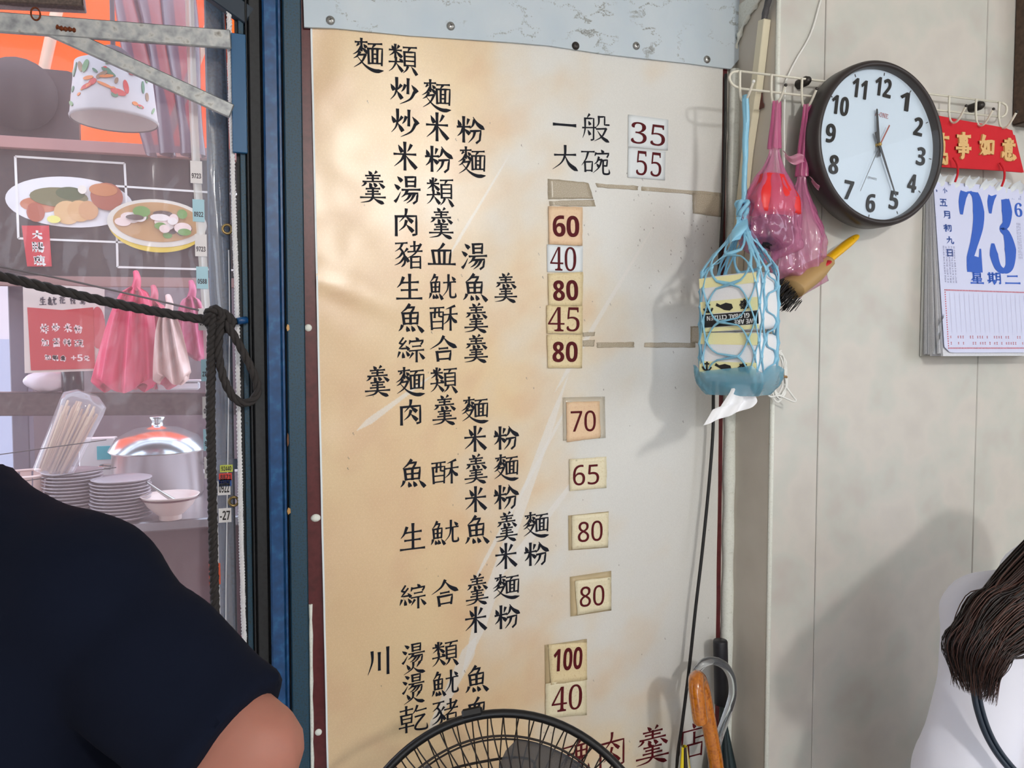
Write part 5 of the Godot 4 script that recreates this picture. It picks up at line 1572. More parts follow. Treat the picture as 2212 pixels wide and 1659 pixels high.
func doorway() -> void:
	var fr := thing("door_frame", "worn blue steel door post between the clear curtain and the menu", "door frame", Vector3(0.05, 0, 0.0))
	box_at("post_core", Vector3(0.0, 0, -0.14), Vector3(0.1, 2.62, -0.002), M.rubber, fr)
	box_at("bright_channel", Vector3(0.0425, 0, -0.002), Vector3(0.0665, 2.0, 0.020), M.blue_clean, fr, 0.003)
	box_at("channel_lip", Vector3(0.0665, 0, -0.002), Vector3(0.0715, 2.62, 0.011), M.blue_clean, fr, 0.001)
	box_at("rusty_stub", Vector3(0.0425, 1.998, -0.002), Vector3(0.0665, 2.62, 0.019), M.rust, fr, 0.003)
	box_at("worn_flange", Vector3(0.0745, 0, -0.002), Vector3(0.104, 2.62, 0.016), M.worn_blue, fr, 0.002)
	box_at("rubber_seal", Vector3(0.021, 0, -0.002), Vector3(0.040, 2.62, 0.010), M.rubber, fr, 0.002)
	box_at("rubber_lip", Vector3(0.0165, 0, -0.002), Vector3(0.0195, 2.62, 0.013), M.rubber, fr, 0.001)
	box_at("edge_strip", Vector3(0.006, 0, -0.03), Vector3(0.0145, 2.62, 0.006), M.worn_blue, fr, 0.001)
	# paint chips on the flange and the backing board
	for p in [[Vector2(0.0762, 1.4532), 0.0025, 0.006, rgb(206, 160, 104)], [Vector2(0.0736, 1.1464), 0.003, 0.006, rgb(186, 140, 80)], [Vector2(0.0737, 1.2665), 0.0015, 0.012, rgb(110, 70, 44)]]:
		var st := mb()
		poly(st, PackedVector2Array([Vector2(-p[1], 0), Vector2(-p[1] * 0.4, -p[2]), Vector2(p[1], -p[2] * 0.5), Vector2(p[1] * 0.8, p[2] * 0.7), Vector2(-p[1] * 0.3, p[2])]), 0.0, 0.0004, func(x, y, z): return Vector3(p[0].x + x, p[0].y + y, 0.016 + z))
		build(st, "paint_chip", mat(p[3], 0.7), fr)
	# filler in the gap between post and board, and the blobs on the maroon board
	var st := mb()
	var rng := RandomNumberGenerator.new()
	rng.seed = 2
	var pts := []
	for k in 30:
		pts.append(Vector3(0.1072 + rng.randf_range(-0.0004, 0.0006), 0.2 + 0.78 * k / 29.0, 0.004))
	tube(st, pts, func(t): return 0.0034 + 0.0008 * sin(t * 70.0), 7)
	struct(build(st, "trim_4", M.caulk))
	for b in [[Vector2(0.11, 1.4538), 0.0062, "round white filler dot on the maroon strip left of the menu"], [Vector2(0.1184, 1.1286), 0.0085, "chipped white filler blob low on the maroon strip"], [Vector2(0.1187, 0.7528), 0.006, "small white filler smear at the foot of the maroon strip"]]:
		st = mb()
		var r: float = b[1]
		var c: Vector2 = b[0]
		lathe(st, [Vector2(r, 0), Vector2(r * 0.92, r * 0.25), Vector2(r * 0.5, r * 0.42), Vector2(0, r * 0.46)], 14, Vector3(c.x, c.y, 0.0024), Basis(Vector3.RIGHT, PI / 2) * Basis.from_scale(Vector3(1.0, 1.0, 0.8 if r > 0.007 else 1.0)))
		tag(build(st, "filler_blob", M.caulk, null), b[2], "filler", "white filler on the maroon strip")
	# grey flat bars welded to a blue plate
	var br := thing("bar_bracket", "galvanised bar and diagonal brace welded to a blue plate above the doorway", "bracket", Vector3(0.0032, 1.7346, 0.012))
	box_at("blue_plate", Vector3(-0.0053, 1.7346, 0.006), Vector3(0.0174, 1.9234, 0.014), mat(rgb(22, 84, 128), 0.35), br, 0.001)
	bar("top_bar", Vector3(-0.4126, 1.8892, 0.016), Vector3(-0.0052, 1.911, 0.016), 0.029, 0.008, M.galvanised, br)
	bar("brace_bar", Vector3(-0.2585, 1.8944, 0.015), Vector3(-0.0056, 1.7984, 0.015), 0.023, 0.007, M.galvanised, br)
	st = mb()
	tube(st, smooth_path([Vector3(-0.249, 1.8964, 0.02), Vector3(-0.2404, 1.8945, 0.021), Vector3(-0.2319, 1.895, 0.021), Vector3(-0.2235, 1.8945, 0.02)], 5), func(t): return 0.003 + 0.0012 * sin(t * 30.0), 7)
	build(st, "weld", M.rust, br)
	st = mb()
	tube(st, ring_path(Vector3(-0.2755, 1.9113, 0.0205), 0.006, 18, Basis.from_scale(Vector3(1, 1.5, 1))), 0.0013, 6, false)
	build(st, "bolt_hole_rim", M.rust, br)
	var hd := thing("header_beam", "dark wooden beam across the top of the doorway", "beam", Vector3(-0.2651, 1.9482, 0))
	bar("beam", Vector3(-0.5034, 1.9447, -0.03), Vector3(-0.2204, 1.9704, -0.03), 0.05, 0.03, noisy(91, 0.04, [rgb(60, 48, 44), rgb(110, 92, 84)], [0.0, 1.0], 0.6, 8.0), hd)
	bar("dark_strut", Vector3(-0.0529, 2.0015, 0), Vector3(0.0244, 1.9547, 0), 0.03, 0.02, mat(rgb(26, 42, 58), 0.5), hd)
	# hook stub on the post and the black rope tied to it
	var hk := thing("rope_hook", "short blue steel rod sticking out of the post, holding the rope", "hook", Vector3(0.0097, 1.4663, 0.01))
	st = mb()
	tube(st, [Vector3(-0.0201, 1.4604, 0.02), Vector3(-0.0032, 1.4628, 0.02)], 0.0052, 10)
	build(st, "black_sleeve", M.black, hk)
	st = mb()
	tube(st, [Vector3(-0.0032, 1.4628, 0.02), Vector3(0.0118, 1.4655, 0.014)], 0.006, 10)
	build(st, "blue_end", M.blue_clean, hk)
	var cord := noisy(92, 0.1, [rgb(28, 25, 26), rgb(50, 45, 44), rgb(68, 62, 58)], [0.0, 0.6, 1.0], 0.85, 40.0)
	var rp := thing("black_rope", "thick black rope strung across the doorway and knotted at the post", "rope", Vector3(-0.0361, 1.4654, 0.02))
	st = mb()
	rope(st, dense([Vector3(-0.4722, 1.5565, 0.03), Vector3(-0.3853, 1.5391, 0.03), Vector3(-0.3286, 1.525, 0.03), Vector3(-0.2758, 1.5115, 0.03), Vector3(-0.2212, 1.4977, 0.03), Vector3(-0.1649, 1.4848, 0.03), Vector3(-0.1065, 1.4736, 0.03), Vector3(-0.0449, 1.4636, 0.026)], 0.006), 0.0078, 0.05)
	build(st, "strung_length", cord, rp)
	st = mb()
	rope(st, dense([Vector3(-0.0376, 1.4752, 0.034), Vector3(-0.0409, 1.4429, 0.032), Vector3(-0.0434, 1.384, 0.03), Vector3(-0.0453, 1.31, 0.03), Vector3(-0.0452, 1.2356, 0.03), Vector3(-0.0451, 1.1607, 0.03), Vector3(-0.045, 1.0854, 0.03), Vector3(-0.0442, 1.0096, 0.03), Vector3(-0.0441, 0.9334, 0.03), Vector3(-0.0448, 0.8107, 0.03)], 0.004), 0.0078, 0.03)
	build(st, "hanging_end", cord, rp)
	st = mb()
	rope(st, dense([Vector3(-0.0198, 1.4621, 0.036), Vector3(-0.0118, 1.446, 0.038), Vector3(-0.001, 1.4253, 0.038), Vector3(0.0126, 1.3971, 0.036), Vector3(0.0236, 1.3685, 0.034), Vector3(0.0261, 1.3489, 0.034), Vector3(0.0188, 1.3355, 0.034), Vector3(0.006, 1.3306, 0.034), Vector3(-0.008, 1.3376, 0.034), Vector3(-0.0202, 1.3587, 0.034), Vector3(-0.0281, 1.384, 0.034), Vector3(-0.0317, 1.4135, 0.034), Vector3(-0.0298, 1.4429, 0.036), Vector3(-0.0254, 1.4621, 0.036)], 0.005), 0.0068, 0.05)
	build(st, "loop", cord, rp)
	st = mb()
	rope(st, dense([Vector3(-0.049, 1.4576, 0.03), Vector3(-0.0457, 1.475, 0.036), Vector3(-0.0346, 1.4808, 0.04), Vector3(-0.0252, 1.4723, 0.038), Vector3(-0.0297, 1.4547, 0.034), Vector3(-0.0425, 1.4535, 0.02), Vector3(-0.0464, 1.4653, 0.02), Vector3(-0.0322, 1.4754, 0.03), Vector3(-0.0169, 1.4709, 0.038), Vector3(-0.0116, 1.4579, 0.034), Vector3(-0.0231, 1.4492, 0.02), Vector3(-0.0325, 1.4578, 0.03), Vector3(-0.0238, 1.4693, 0.04)], 0.005), 0.0076, 0.04)
	build(st, "knot", cord, rp)
	st = mb()
	rope(st, dense([Vector3(-0.0072, 1.9633, 0.004), Vector3(-0.0074, 1.8683, 0.004), Vector3(-0.0063, 1.7579, 0.004), Vector3(-0.005, 1.6242, 0.004), Vector3(-0.0031, 1.5192, 0.004), Vector3(-0.0031, 1.3829, 0.004), Vector3(-0.0026, 1.2298, 0.004), Vector3(-0.0023, 1.1137, 0.004), Vector3(-0.0012, 0.9966, 0.004), Vector3(-0.0002, 0.9178, 0.004), Vector3(0.0005, 0.7272, 0.004)], 0.0035), 0.0046, 0.016)
	tag(build(st, "white_rope", mat(rgb(226, 224, 226), 0.8), null), "thin white rope hanging straight down beside the post", "rope")
	st = mb()
	tube(st, dense([Vector3(-0.4514, 1.5682, -0.005), Vector3(-0.3369, 1.5416, -0.005), Vector3(-0.2455, 1.5235, -0.005), Vector3(-0.1491, 1.5015, -0.005), Vector3(-0.0569, 1.4796, -0.005)], 0.01), 0.0017, 6)
	tag(build(st, "grey_string", mat(rgb(120, 112, 116), 0.8), null), "thin grey string running just above the black rope", "string")

func curtain() -> void:
	var clear := film(rgb(238, 214, 226), 0.19, 0.10)
	clear.metallic_specular = 0.32
	var ct := thing("clear_curtain", "clear plastic weather curtain filling the doorway", "curtain", Vector3(-0.6, 0.05, -0.03))
	var st := mb()
	st.set_smooth_group(0)
	var nz := FastNoiseLite.new()
	nz.seed = 14
	nz.frequency = 1.0
	var hem := [Vector3(-0.0744, 2.0237, -0.025), Vector3(-0.0727, 1.8923, -0.025), Vector3(-0.0693, 1.7373, -0.025), Vector3(-0.0628, 1.5954, -0.025), Vector3(-0.0567, 1.4591, -0.025), Vector3(-0.0537, 1.3056, -0.025), Vector3(-0.0521, 1.1502, -0.025), Vector3(-0.0504, 0.9929, -0.025), Vector3(-0.0495, 0.7052, -0.025)]
	var hem_s := smooth_path(hem, 8)
	var edge := func(v: float):
		var k: float = clampf(v, 0.0, 1.0) * (hem_s.size() - 1)
		var i: int = mini(int(k), hem_s.size() - 2)
		return (hem_s[i] as Vector3).lerp(hem_s[i + 1], k - i)
	grid(st, 150, 110, func(u, v):
		var e: Vector3 = edge.call(1.0 - v)
		var x: float = lerpf(-2.17, e.x, pow(u, 0.6))
		var w: float = 0.006 * nz.get_noise_2d(x * 9.0, e.y * 1.2) + 0.004 * sin(x * 24.0 + 1.2 * e.y) * (1.0 - 0.6 * u) + 0.0022 * nz.get_noise_2d(x * 26.0, e.y * 7.0 + 4.0) + 0.0016 * absf(nz.get_noise_2d(x * 60.0 + e.y * 20.0, e.y * 22.0))
		return Vector3(x, e.y, -0.03 + w))
	build(st, "sheet", clear, ct)
	# the hem: pale tape down the edge, and the loose rolled flap beyond it
	st = mb()
	st.set_smooth_group(0)
	grid(st, 2, 60, func(u, v): return edge.call(1.0 - v) + Vector3(lerpf(0.0, 0.013, u), 0, 0.003))
	build(st, "hem_tape", film(rgb(226, 222, 222), 0.62, 0.2), ct)
	st = mb()
	st.set_smooth_group(0)
	grid(st, 14, 60, func(u, v):
		var e: Vector3 = edge.call(1.0 - v)
		var a: float = lerpf(-0.5 * PI, 1.15 * PI, u)
		return Vector3(e.x + 0.030 - 0.029 * cos(a) + 0.002 * sin(e.y * 9.0 + u * 4.0), e.y, -0.052 + 0.027 * sin(a) + 0.0015 * nz.get_noise_2d(u * 9.0, e.y * 12.0)))
	build(st, "rolled_flap", film(rgb(206, 204, 214), 0.24, 0.07), ct)
	st = mb()
	tube(st, dense([Vector3(-0.0144, 1.5818, -0.02), Vector3(-0.015, 1.4594, -0.02), Vector3(-0.0185, 1.336, -0.02), Vector3(-0.0217, 1.2273, -0.02), Vector3(-0.0249, 1.1179, -0.02), Vector3(-0.0286, 0.9841, -0.02), Vector3(-0.0329, 0.7209, -0.02)], 0.02), 0.0011, 6)
	build(st, "seam_line", mat(rgb(220, 220, 226), 0.4), ct)
	for p in [Vector3(-0.016, 1.6152, -0.015), Vector3(-0.0132, 1.1628, -0.015)]:
		st = mb()
		tube(st, ring_path(p, 0.0072, 24), 0.0022, 8, false)
		build(st, "eyelet", mat(rgb(150, 128, 84), 0.3, 0.8), ct)
	# gathered folds of the next curtain at the top
	var fold_m := film(rgb(112, 92, 104), 0.85, 0.2)
	var gf := thing("rolled_tarpaulin", "grey tarpaulin gathered in upright folds beside the hanging lamp", "tarpaulin", Vector3(-0.1499, 1.9669, -1.06))
	for k in 3:
		st = mb()
		st.set_smooth_group(0)
		var f0: Vector3 = [Vector3(-0.2022, 1.9672, -1.08), Vector3(-0.1572, 1.9663, -1.06), Vector3(-0.1147, 1.9651, -1.04)][k]
		var f1: Vector3 = [Vector3(-0.2982, 2.4621, -1.08), Vector3(-0.226, 2.4646, -1.06), Vector3(-0.1511, 2.4675, -1.04)][k]
		grid(st, 16, 24, func(u, v):
			var a: float = lerpf(-0.4 * PI, 1.3 * PI, u)
			var c: Vector3 = f0.lerp(f1, v)
			return Vector3(c.x - 0.040 * cos(a) * (1.0 + 0.2 * sin(k * 2.0 + v * 5.0)), c.y, c.z + 0.03 * sin(a)))
		build(st, "gathered_fold", fold_m, gf)
	# printed number labels stuck down the hem
	var digits := ["9723", "0922", "9723", "0588", "0922", "27-88", "0922", "9723", "0588", "9723"]
	var spots := [Vector3(-0.0619, 1.7055, -0.02), Vector3(-0.0596, 1.6437, -0.02), Vector3(-0.057, 1.5875, -0.02), Vector3(-0.0559, 1.5348, -0.02), Vector3(-0.0542, 1.4666, -0.02), Vector3(-0.0514, 1.3827, -0.02), Vector3(-0.0504, 1.3213, -0.02), Vector3(-0.0499, 1.2674, -0.02), Vector3(-0.0492, 1.221, -0.02), Vector3(-0.0451, 1.0411, -0.02)]
	for k in spots.size():
		var q: Vector3 = spots[k]
		var l := box_at("number_label", q + Vector3(-0.009, -0.018, 0.0), q + Vector3(0.009, 0.018, 0.0006), [mat(rgb(230, 224, 226), 0.5), mat(rgb(170, 208, 222), 0.5), mat(rgb(214, 92, 60), 0.5)][2 if k == 9 else k % 2], ct)
		lettering("figures", digits[k], "Droid Sans", 700, 0.014, 0.008, mat(rgb(70, 60, 70), 0.5), Transform3D(Basis(), q + Vector3(0, -0.006, 0.0008)), ct)
	var side := [["92440", Vector3(-0.024, 1.2184, -0.018), rgb(196, 206, 84)], ["8871", Vector3(-0.0257, 1.2044, -0.018), rgb(216, 62, 52)], ["3362", Vector3(-0.0265, 1.1944, -0.018), rgb(48, 96, 178)], ["0922", Vector3(-0.0281, 1.1859, -0.018), rgb(226, 224, 226)], ["-27", Vector3(-0.0274, 1.1397, -0.018), rgb(226, 224, 226)]]
	for s in side:
		var q: Vector3 = s[1]
		var h := 0.006 if s[0] != "-27" and s[0] != "0922" else 0.012
		box_at("number_label", q + Vector3(-0.010, -h, 0.0), q + Vector3(0.010, h, 0.0006), mat(s[2], 0.5), ct)
		lettering("figures", s[0], "Droid Sans", 700, 0.016, h * 1.3, mat(rgb(40, 36, 40), 0.5), Transform3D(Basis(), q + Vector3(0, 0, 0.0008)), ct)
	# the second blue post behind the flap
	var ps := thing("curtain_post", "blue painted post behind the rolled edge of the curtain", "post", Vector3(-0.03, 0, -0.1))
	box_at("post", Vector3(-0.048, 0, -0.13), Vector3(-0.012, 2.13, -0.09), M.blue_paint, ps, 0.003)
	st = mb()
	box(st, Vector3(-0.0228, 1.2157, -0.085), Vector3(0.05, 0.018, 0.006), 0.001)
	build(st, "clamp_band", mat(rgb(64, 100, 130), 0.4), ps)

# ---------- the street stall behind the curtain ----------
const SZ := -1.3

func ellipse(cx: float, cy: float, rx: float, ry: float, n := 40, a0 := 0.0, a1 := TAU) -> PackedVector2Array:
	var out := PackedVector2Array()
	for k in n:
		var a := a0 + (a1 - a0) * k / (n if a1 - a0 > TAU - 0.01 else n - 1)
		out.append(Vector2(cx + rx * cos(a), cy + ry * sin(a)))
	return out

func flat(called: String, pts: PackedVector2Array, z: float, m: Material, parent: Node3D, th := 0.001) -> MeshInstance3D:
	var st := mb()
	poly(st, pts, z, z + th, func(x, y, zz): return Vector3(x, y, zz))
	return build(st, called, m, parent)

func stall() -> void:
	struct(box_at("ground", Vector3(-12, -0.12, -14), Vector3(8, -0.02, -0.14), noisy(101, 0.02, [rgb(128, 124, 122), rgb(150, 146, 142)], [0.0, 1.0], 0.9, 1.0)))
	var far_b := thing("far_building", "pale building across the street seen through the curtain", "building", Vector3(-3.0, 0, -7.0))
	box_at("wall", Vector3(-5.0, 0, -7.4), Vector3(2.6, 2.6, -7.0), mat(rgb(186, 172, 176), 0.8), far_b)
	box_at("shutter", Vector3(-2.6, 0, -7.0), Vector3(-1.5, 1.5, -6.96), mat(rgb(150, 150, 168), 0.5), far_b)
	box_at("shutter", Vector3(-1.2, 0, -7.0), Vector3(0.2, 1.5, -6.96), mat(rgb(170, 160, 160), 0.5), far_b)
	# orange awning over the stall
	var orange := mat(rgb(240, 92, 36), 0.7)
	orange.backlight_enabled = true
	orange.backlight = rgb(255, 84, 24)
	var aw := thing("orange_awning", "bright orange awning above the street stall", "awning", Vector3(-0.6, 2.2, -2.4))
	var st := mb()
	st.set_smooth_group(0)
	grid(st, 20, 10, func(u, v): return Vector3(lerpf(-2.6, 0.9, u), lerpf(2.06, 3.05, v) + 0.02 * sin(u * 30.0), lerpf(-3.1, -1.75, v)))
	build(st, "canvas", orange, aw)
	st = mb()
	grid(st, 20, 2, func(u, v): return Vector3(lerpf(-2.6, 0.9, u), lerpf(1.96, 2.06, v), -3.1 + 0.01 * sin(u * 60.0)))
	build(st, "valance", orange, aw)
	for k in 3:
		st = mb()
		tube(st, [Vector3(-1.6 + 0.55 * k, 2.065, -3.08), Vector3(-1.05 + 0.55 * k, 2.99, -1.78)], 0.022, 8)
		build(st, "pale_rib", mat(rgb(250, 214, 190), 0.6), aw)
	# dark timber front above the sign
	var tim := noisy(102, 0.03, [rgb(46, 28, 29), rgb(66, 42, 40), rgb(38, 26, 28)], [0.0, 0.6, 1.0], 0.6, 3.0)
	var up := thing("stall_fascia", "dark maroon timber fascia hanging above the stall sign", "fascia", Vector3(-0.9, 2.12, -1.5))
	flat("timber", PackedVector2Array([Vector2(-1.1816, 2.2726), Vector2(-1.1913, 1.9915), Vector2(-0.4732, 2.0515), Vector2(-0.4729, 2.2904), Vector2(-0.5017, 2.2988), Vector2(-0.6179, 2.2967)]), -1.5, tim, up, 0.03)
	st = mb()
	lathe(st, [Vector2(0.11, 0.0), Vector2(0.11, 0.02), Vector2(0.06, 0.05), Vector2(0.0, 0.06)], 24, Vector3(-0.6362, 2.2062, -1.46), Basis(Vector3.RIGHT, PI / 2))
	build(st, "round_lamp_back", mat(rgb(46, 30, 30), 0.8), up)
	# sign board with food pictures
	var sb := thing("food_sign", "dark stall sign with pictures of a sausage plate and a soup bowl", "sign", Vector3(-0.4189, 1.626, -1.3))
	var brown := noisy(103, 0.015, [rgb(46, 36, 36), rgb(62, 50, 47), rgb(38, 30, 33)], [0.0, 0.5, 1.0], 0.55, 4.0)
	flat("panel", PackedVector2Array([Vector2(-1.105, 2.0262), Vector2(-1.1193, 1.6144), Vector2(0.0069, 1.6369), Vector2(0.0131, 2.0332)]), SZ - 0.02, brown, sb, 0.02)
	bar("top_rail", Vector3(-1.1013, 2.009, -1.29), Vector3(0.0131, 2.0309, -1.29), 0.034, 0.03, mat(rgb(170, 122, 116), 0.6), sb)
	bar("bottom_rail", Vector3(-1.1152, 1.6086, -1.29), Vector3(0.0068, 1.6272, -1.29), 0.03, 0.03, mat(rgb(160, 124, 118), 0.6), sb)
	var chalk := mat(rgb(238, 234, 230), 0.7)
	for f in [[Vector3(-0.6124, 1.9814, -1.298), Vector3(-0.3233, 1.9841, -1.298), Vector3(-0.3169, 1.7437, -1.298), Vector3(-0.6104, 1.7426, -1.298)], [Vector3(-0.3491, 1.9136, -1.298), Vector3(0.0112, 1.9121, -1.298), Vector3(0.0074, 1.6695, -1.298), Vector3(-0.3493, 1.6675, -1.298)]]:
		for k in 4:
			bar("picture_frame_line", f[k], f[(k + 1) % 4], 0.006, 0.004, chalk, sb, 0.0)

	var pc := Vector2(-0.4718, 1.8573)
	var kx := 0.0016
	flat("plate_picture", ellipse(pc.x, pc.y, 114 * kx * 0.93, 47 * kx), SZ + 0.001, mat(rgb(232, 228, 230), 0.6), sb)
	var rng := RandomNumberGenerator.new()
	rng.seed = 7
	var foods := [[-55, -8, 34, 14, rgb(196, 120, 84)], [-62, -22, 16, 18, rgb(178, 96, 70)], [-20, 8, 52, 18, rgb(120, 116, 78)], [0, 16, 26, 12, rgb(84, 96, 60)], [-6, -20, 24, 22, rgb(222, 180, 130)], [16, -16, 22, 20, rgb(216, 170, 118)], [32, -14, 18, 18, rgb(208, 156, 110)], [66, 14, 30, 26, rgb(170, 92, 66)], [60, 26, 26, 12, rgb(196, 124, 74)], [-30, -34, 12, 7, rgb(236, 228, 130)], [22, 24, 8, 8, rgb(236, 226, 214)]]
	for k in foods.size():
		var f: Array = foods[k]
		flat("food_picture", ellipse(pc.x + f[0] * kx * 0.93, pc.y + f[1] * kx, f[2] * kx * 0.93, f[3] * kx, 20), SZ + 0.002 + 0.0006 * k, mat(f[4], 0.6), sb)
	var bc := Vector2(-0.2327, 1.7993)
	flat("bowl_picture", ellipse(bc.x, bc.y + 4 * kx, 92 * kx * 0.95, 56 * kx, 30, PI, TAU), SZ + 0.010, mat(rgb(232, 200, 60), 0.5), sb)
	flat("bowl_rim_picture", ellipse(bc.x, bc.y + 4 * kx, 93 * kx * 0.95, 46 * kx), SZ + 0.0112, mat(rgb(228, 220, 206), 0.5), sb)
	flat("soup_picture", ellipse(bc.x, bc.y + 6 * kx, 82 * kx * 0.95, 38 * kx), SZ + 0.0124, mat(rgb(196, 150, 96), 0.4), sb)
	for k in 22:
		var a := rng.randf() * TAU
		var r := sqrt(rng.randf()) * 0.8
		flat("food_picture", ellipse(bc.x + cos(a) * r * 78 * kx, bc.y + 4 * kx + sin(a) * r * 34 * kx, rng.randf_range(8, 18) * kx, rng.randf_range(5, 11) * kx, 14), SZ + 0.0136 + 0.0004 * k, mat([rgb(240, 214, 206), rgb(110, 156, 74), rgb(96, 76, 68), rgb(244, 232, 226)][k % 4], 0.5), sb)
	flat("red_tag", PackedVector2Array([Vector2(-0.6004, 1.7801), Vector2(-0.5893, 1.6607), Vector2(-0.5254, 1.6629), Vector2(-0.5297, 1.7838)]), SZ + 0.006, mat(rgb(206, 48, 56), 0.6), sb)
	for c in [["大", -0.5607, 1.7548, 0.0311, 0.0273], ["腸", -0.5593, 1.7181, 0.0335, 0.0328], ["煎", -0.5578, 1.6799, 0.0312, 0.0301]]:
		st = mb()
		brush(st, c[0], c[1], c[2], c[3], c[4], 0.006, func(x, y, z): return Vector3(x, y, SZ + 0.0076 + z))
		build(st, "white_character", chalk, sb)
	# lamp made from a printed paper bucket
	var lp := thing("paper_bucket_lamp", "hanging lamp shade made of a white paper bucket printed with vegetables", "lamp", Vector3(-0.2887, 1.9829, -0.85))
	var lc := Vector3(-0.2885, 1.9899, -0.85)
	var rb := 0.1011
	st = mb()
	lathe(st, [Vector2(rb * 0.985, 0.0), Vector2(rb, 0.002), Vector2(rb * 1.012, 0.006), Vector2(rb * 0.99, 0.009), Vector2(rb * 0.86, 0.135), Vector2(rb * 0.82, 0.137), Vector2(0, 0.137)], 40, lc)
	var shade := mat(rgb(172, 164, 164), 0.8)
	build(st, "shade", shade, lp)
	st = mb()
	lathe(st, [Vector2(0, 0.132), Vector2(rb * 0.84, 0.132), Vector2(rb * 0.97, 0.003)], 40, lc)
	build(st, "lining", mat(rgb(226, 214, 210), 0.7), lp)
	st = mb()
	lathe(st, [Vector2(0.05, 0.137), Vector2(0.046, 0.165), Vector2(0.02, 0.185), Vector2(0.006, 0.19), Vector2(0.005, 0.6), Vector2(0, 0.6)], 18, lc)
	build(st, "cap_and_flex", mat(rgb(60, 36, 40), 0.6), lp)
	var veg := [rgb(98, 130, 104), rgb(214, 128, 72), rgb(196, 76, 70), rgb(120, 150, 110), rgb(150, 120, 96)]
	for k in 34:
		var a := PI * 0.5 + rng.randf_range(-1.5, 1.5) + 0.15
		var h := rng.randf_range(0.02, 0.12)
		var rr := rb * lerpf(0.99, 0.86, h / 0.135) + 0.0012
		var o := lc + Vector3(rr * cos(a), h, rr * sin(a))
		var nn := Vector3(cos(a), 0.1, sin(a)).normalized()
		var tt := nn.cross(Vector3.UP).normalized()
		var bs := Basis(tt, nn.cross(tt), nn) * Basis(Vector3.BACK, rng.randf() * TAU)
		st = mb()
		var el := ellipse(0, 0, rng.randf_range(0.006, 0.019), rng.randf_range(0.003, 0.008), 12)
		poly(st, el, -0.001, 0.0006, func(x, y, z): return o + bs * Vector3(x, y, z))
		build(st, "printed_vegetable", mat(veg[k % 5], 0.7), lp)
	stall_shelf(rng)

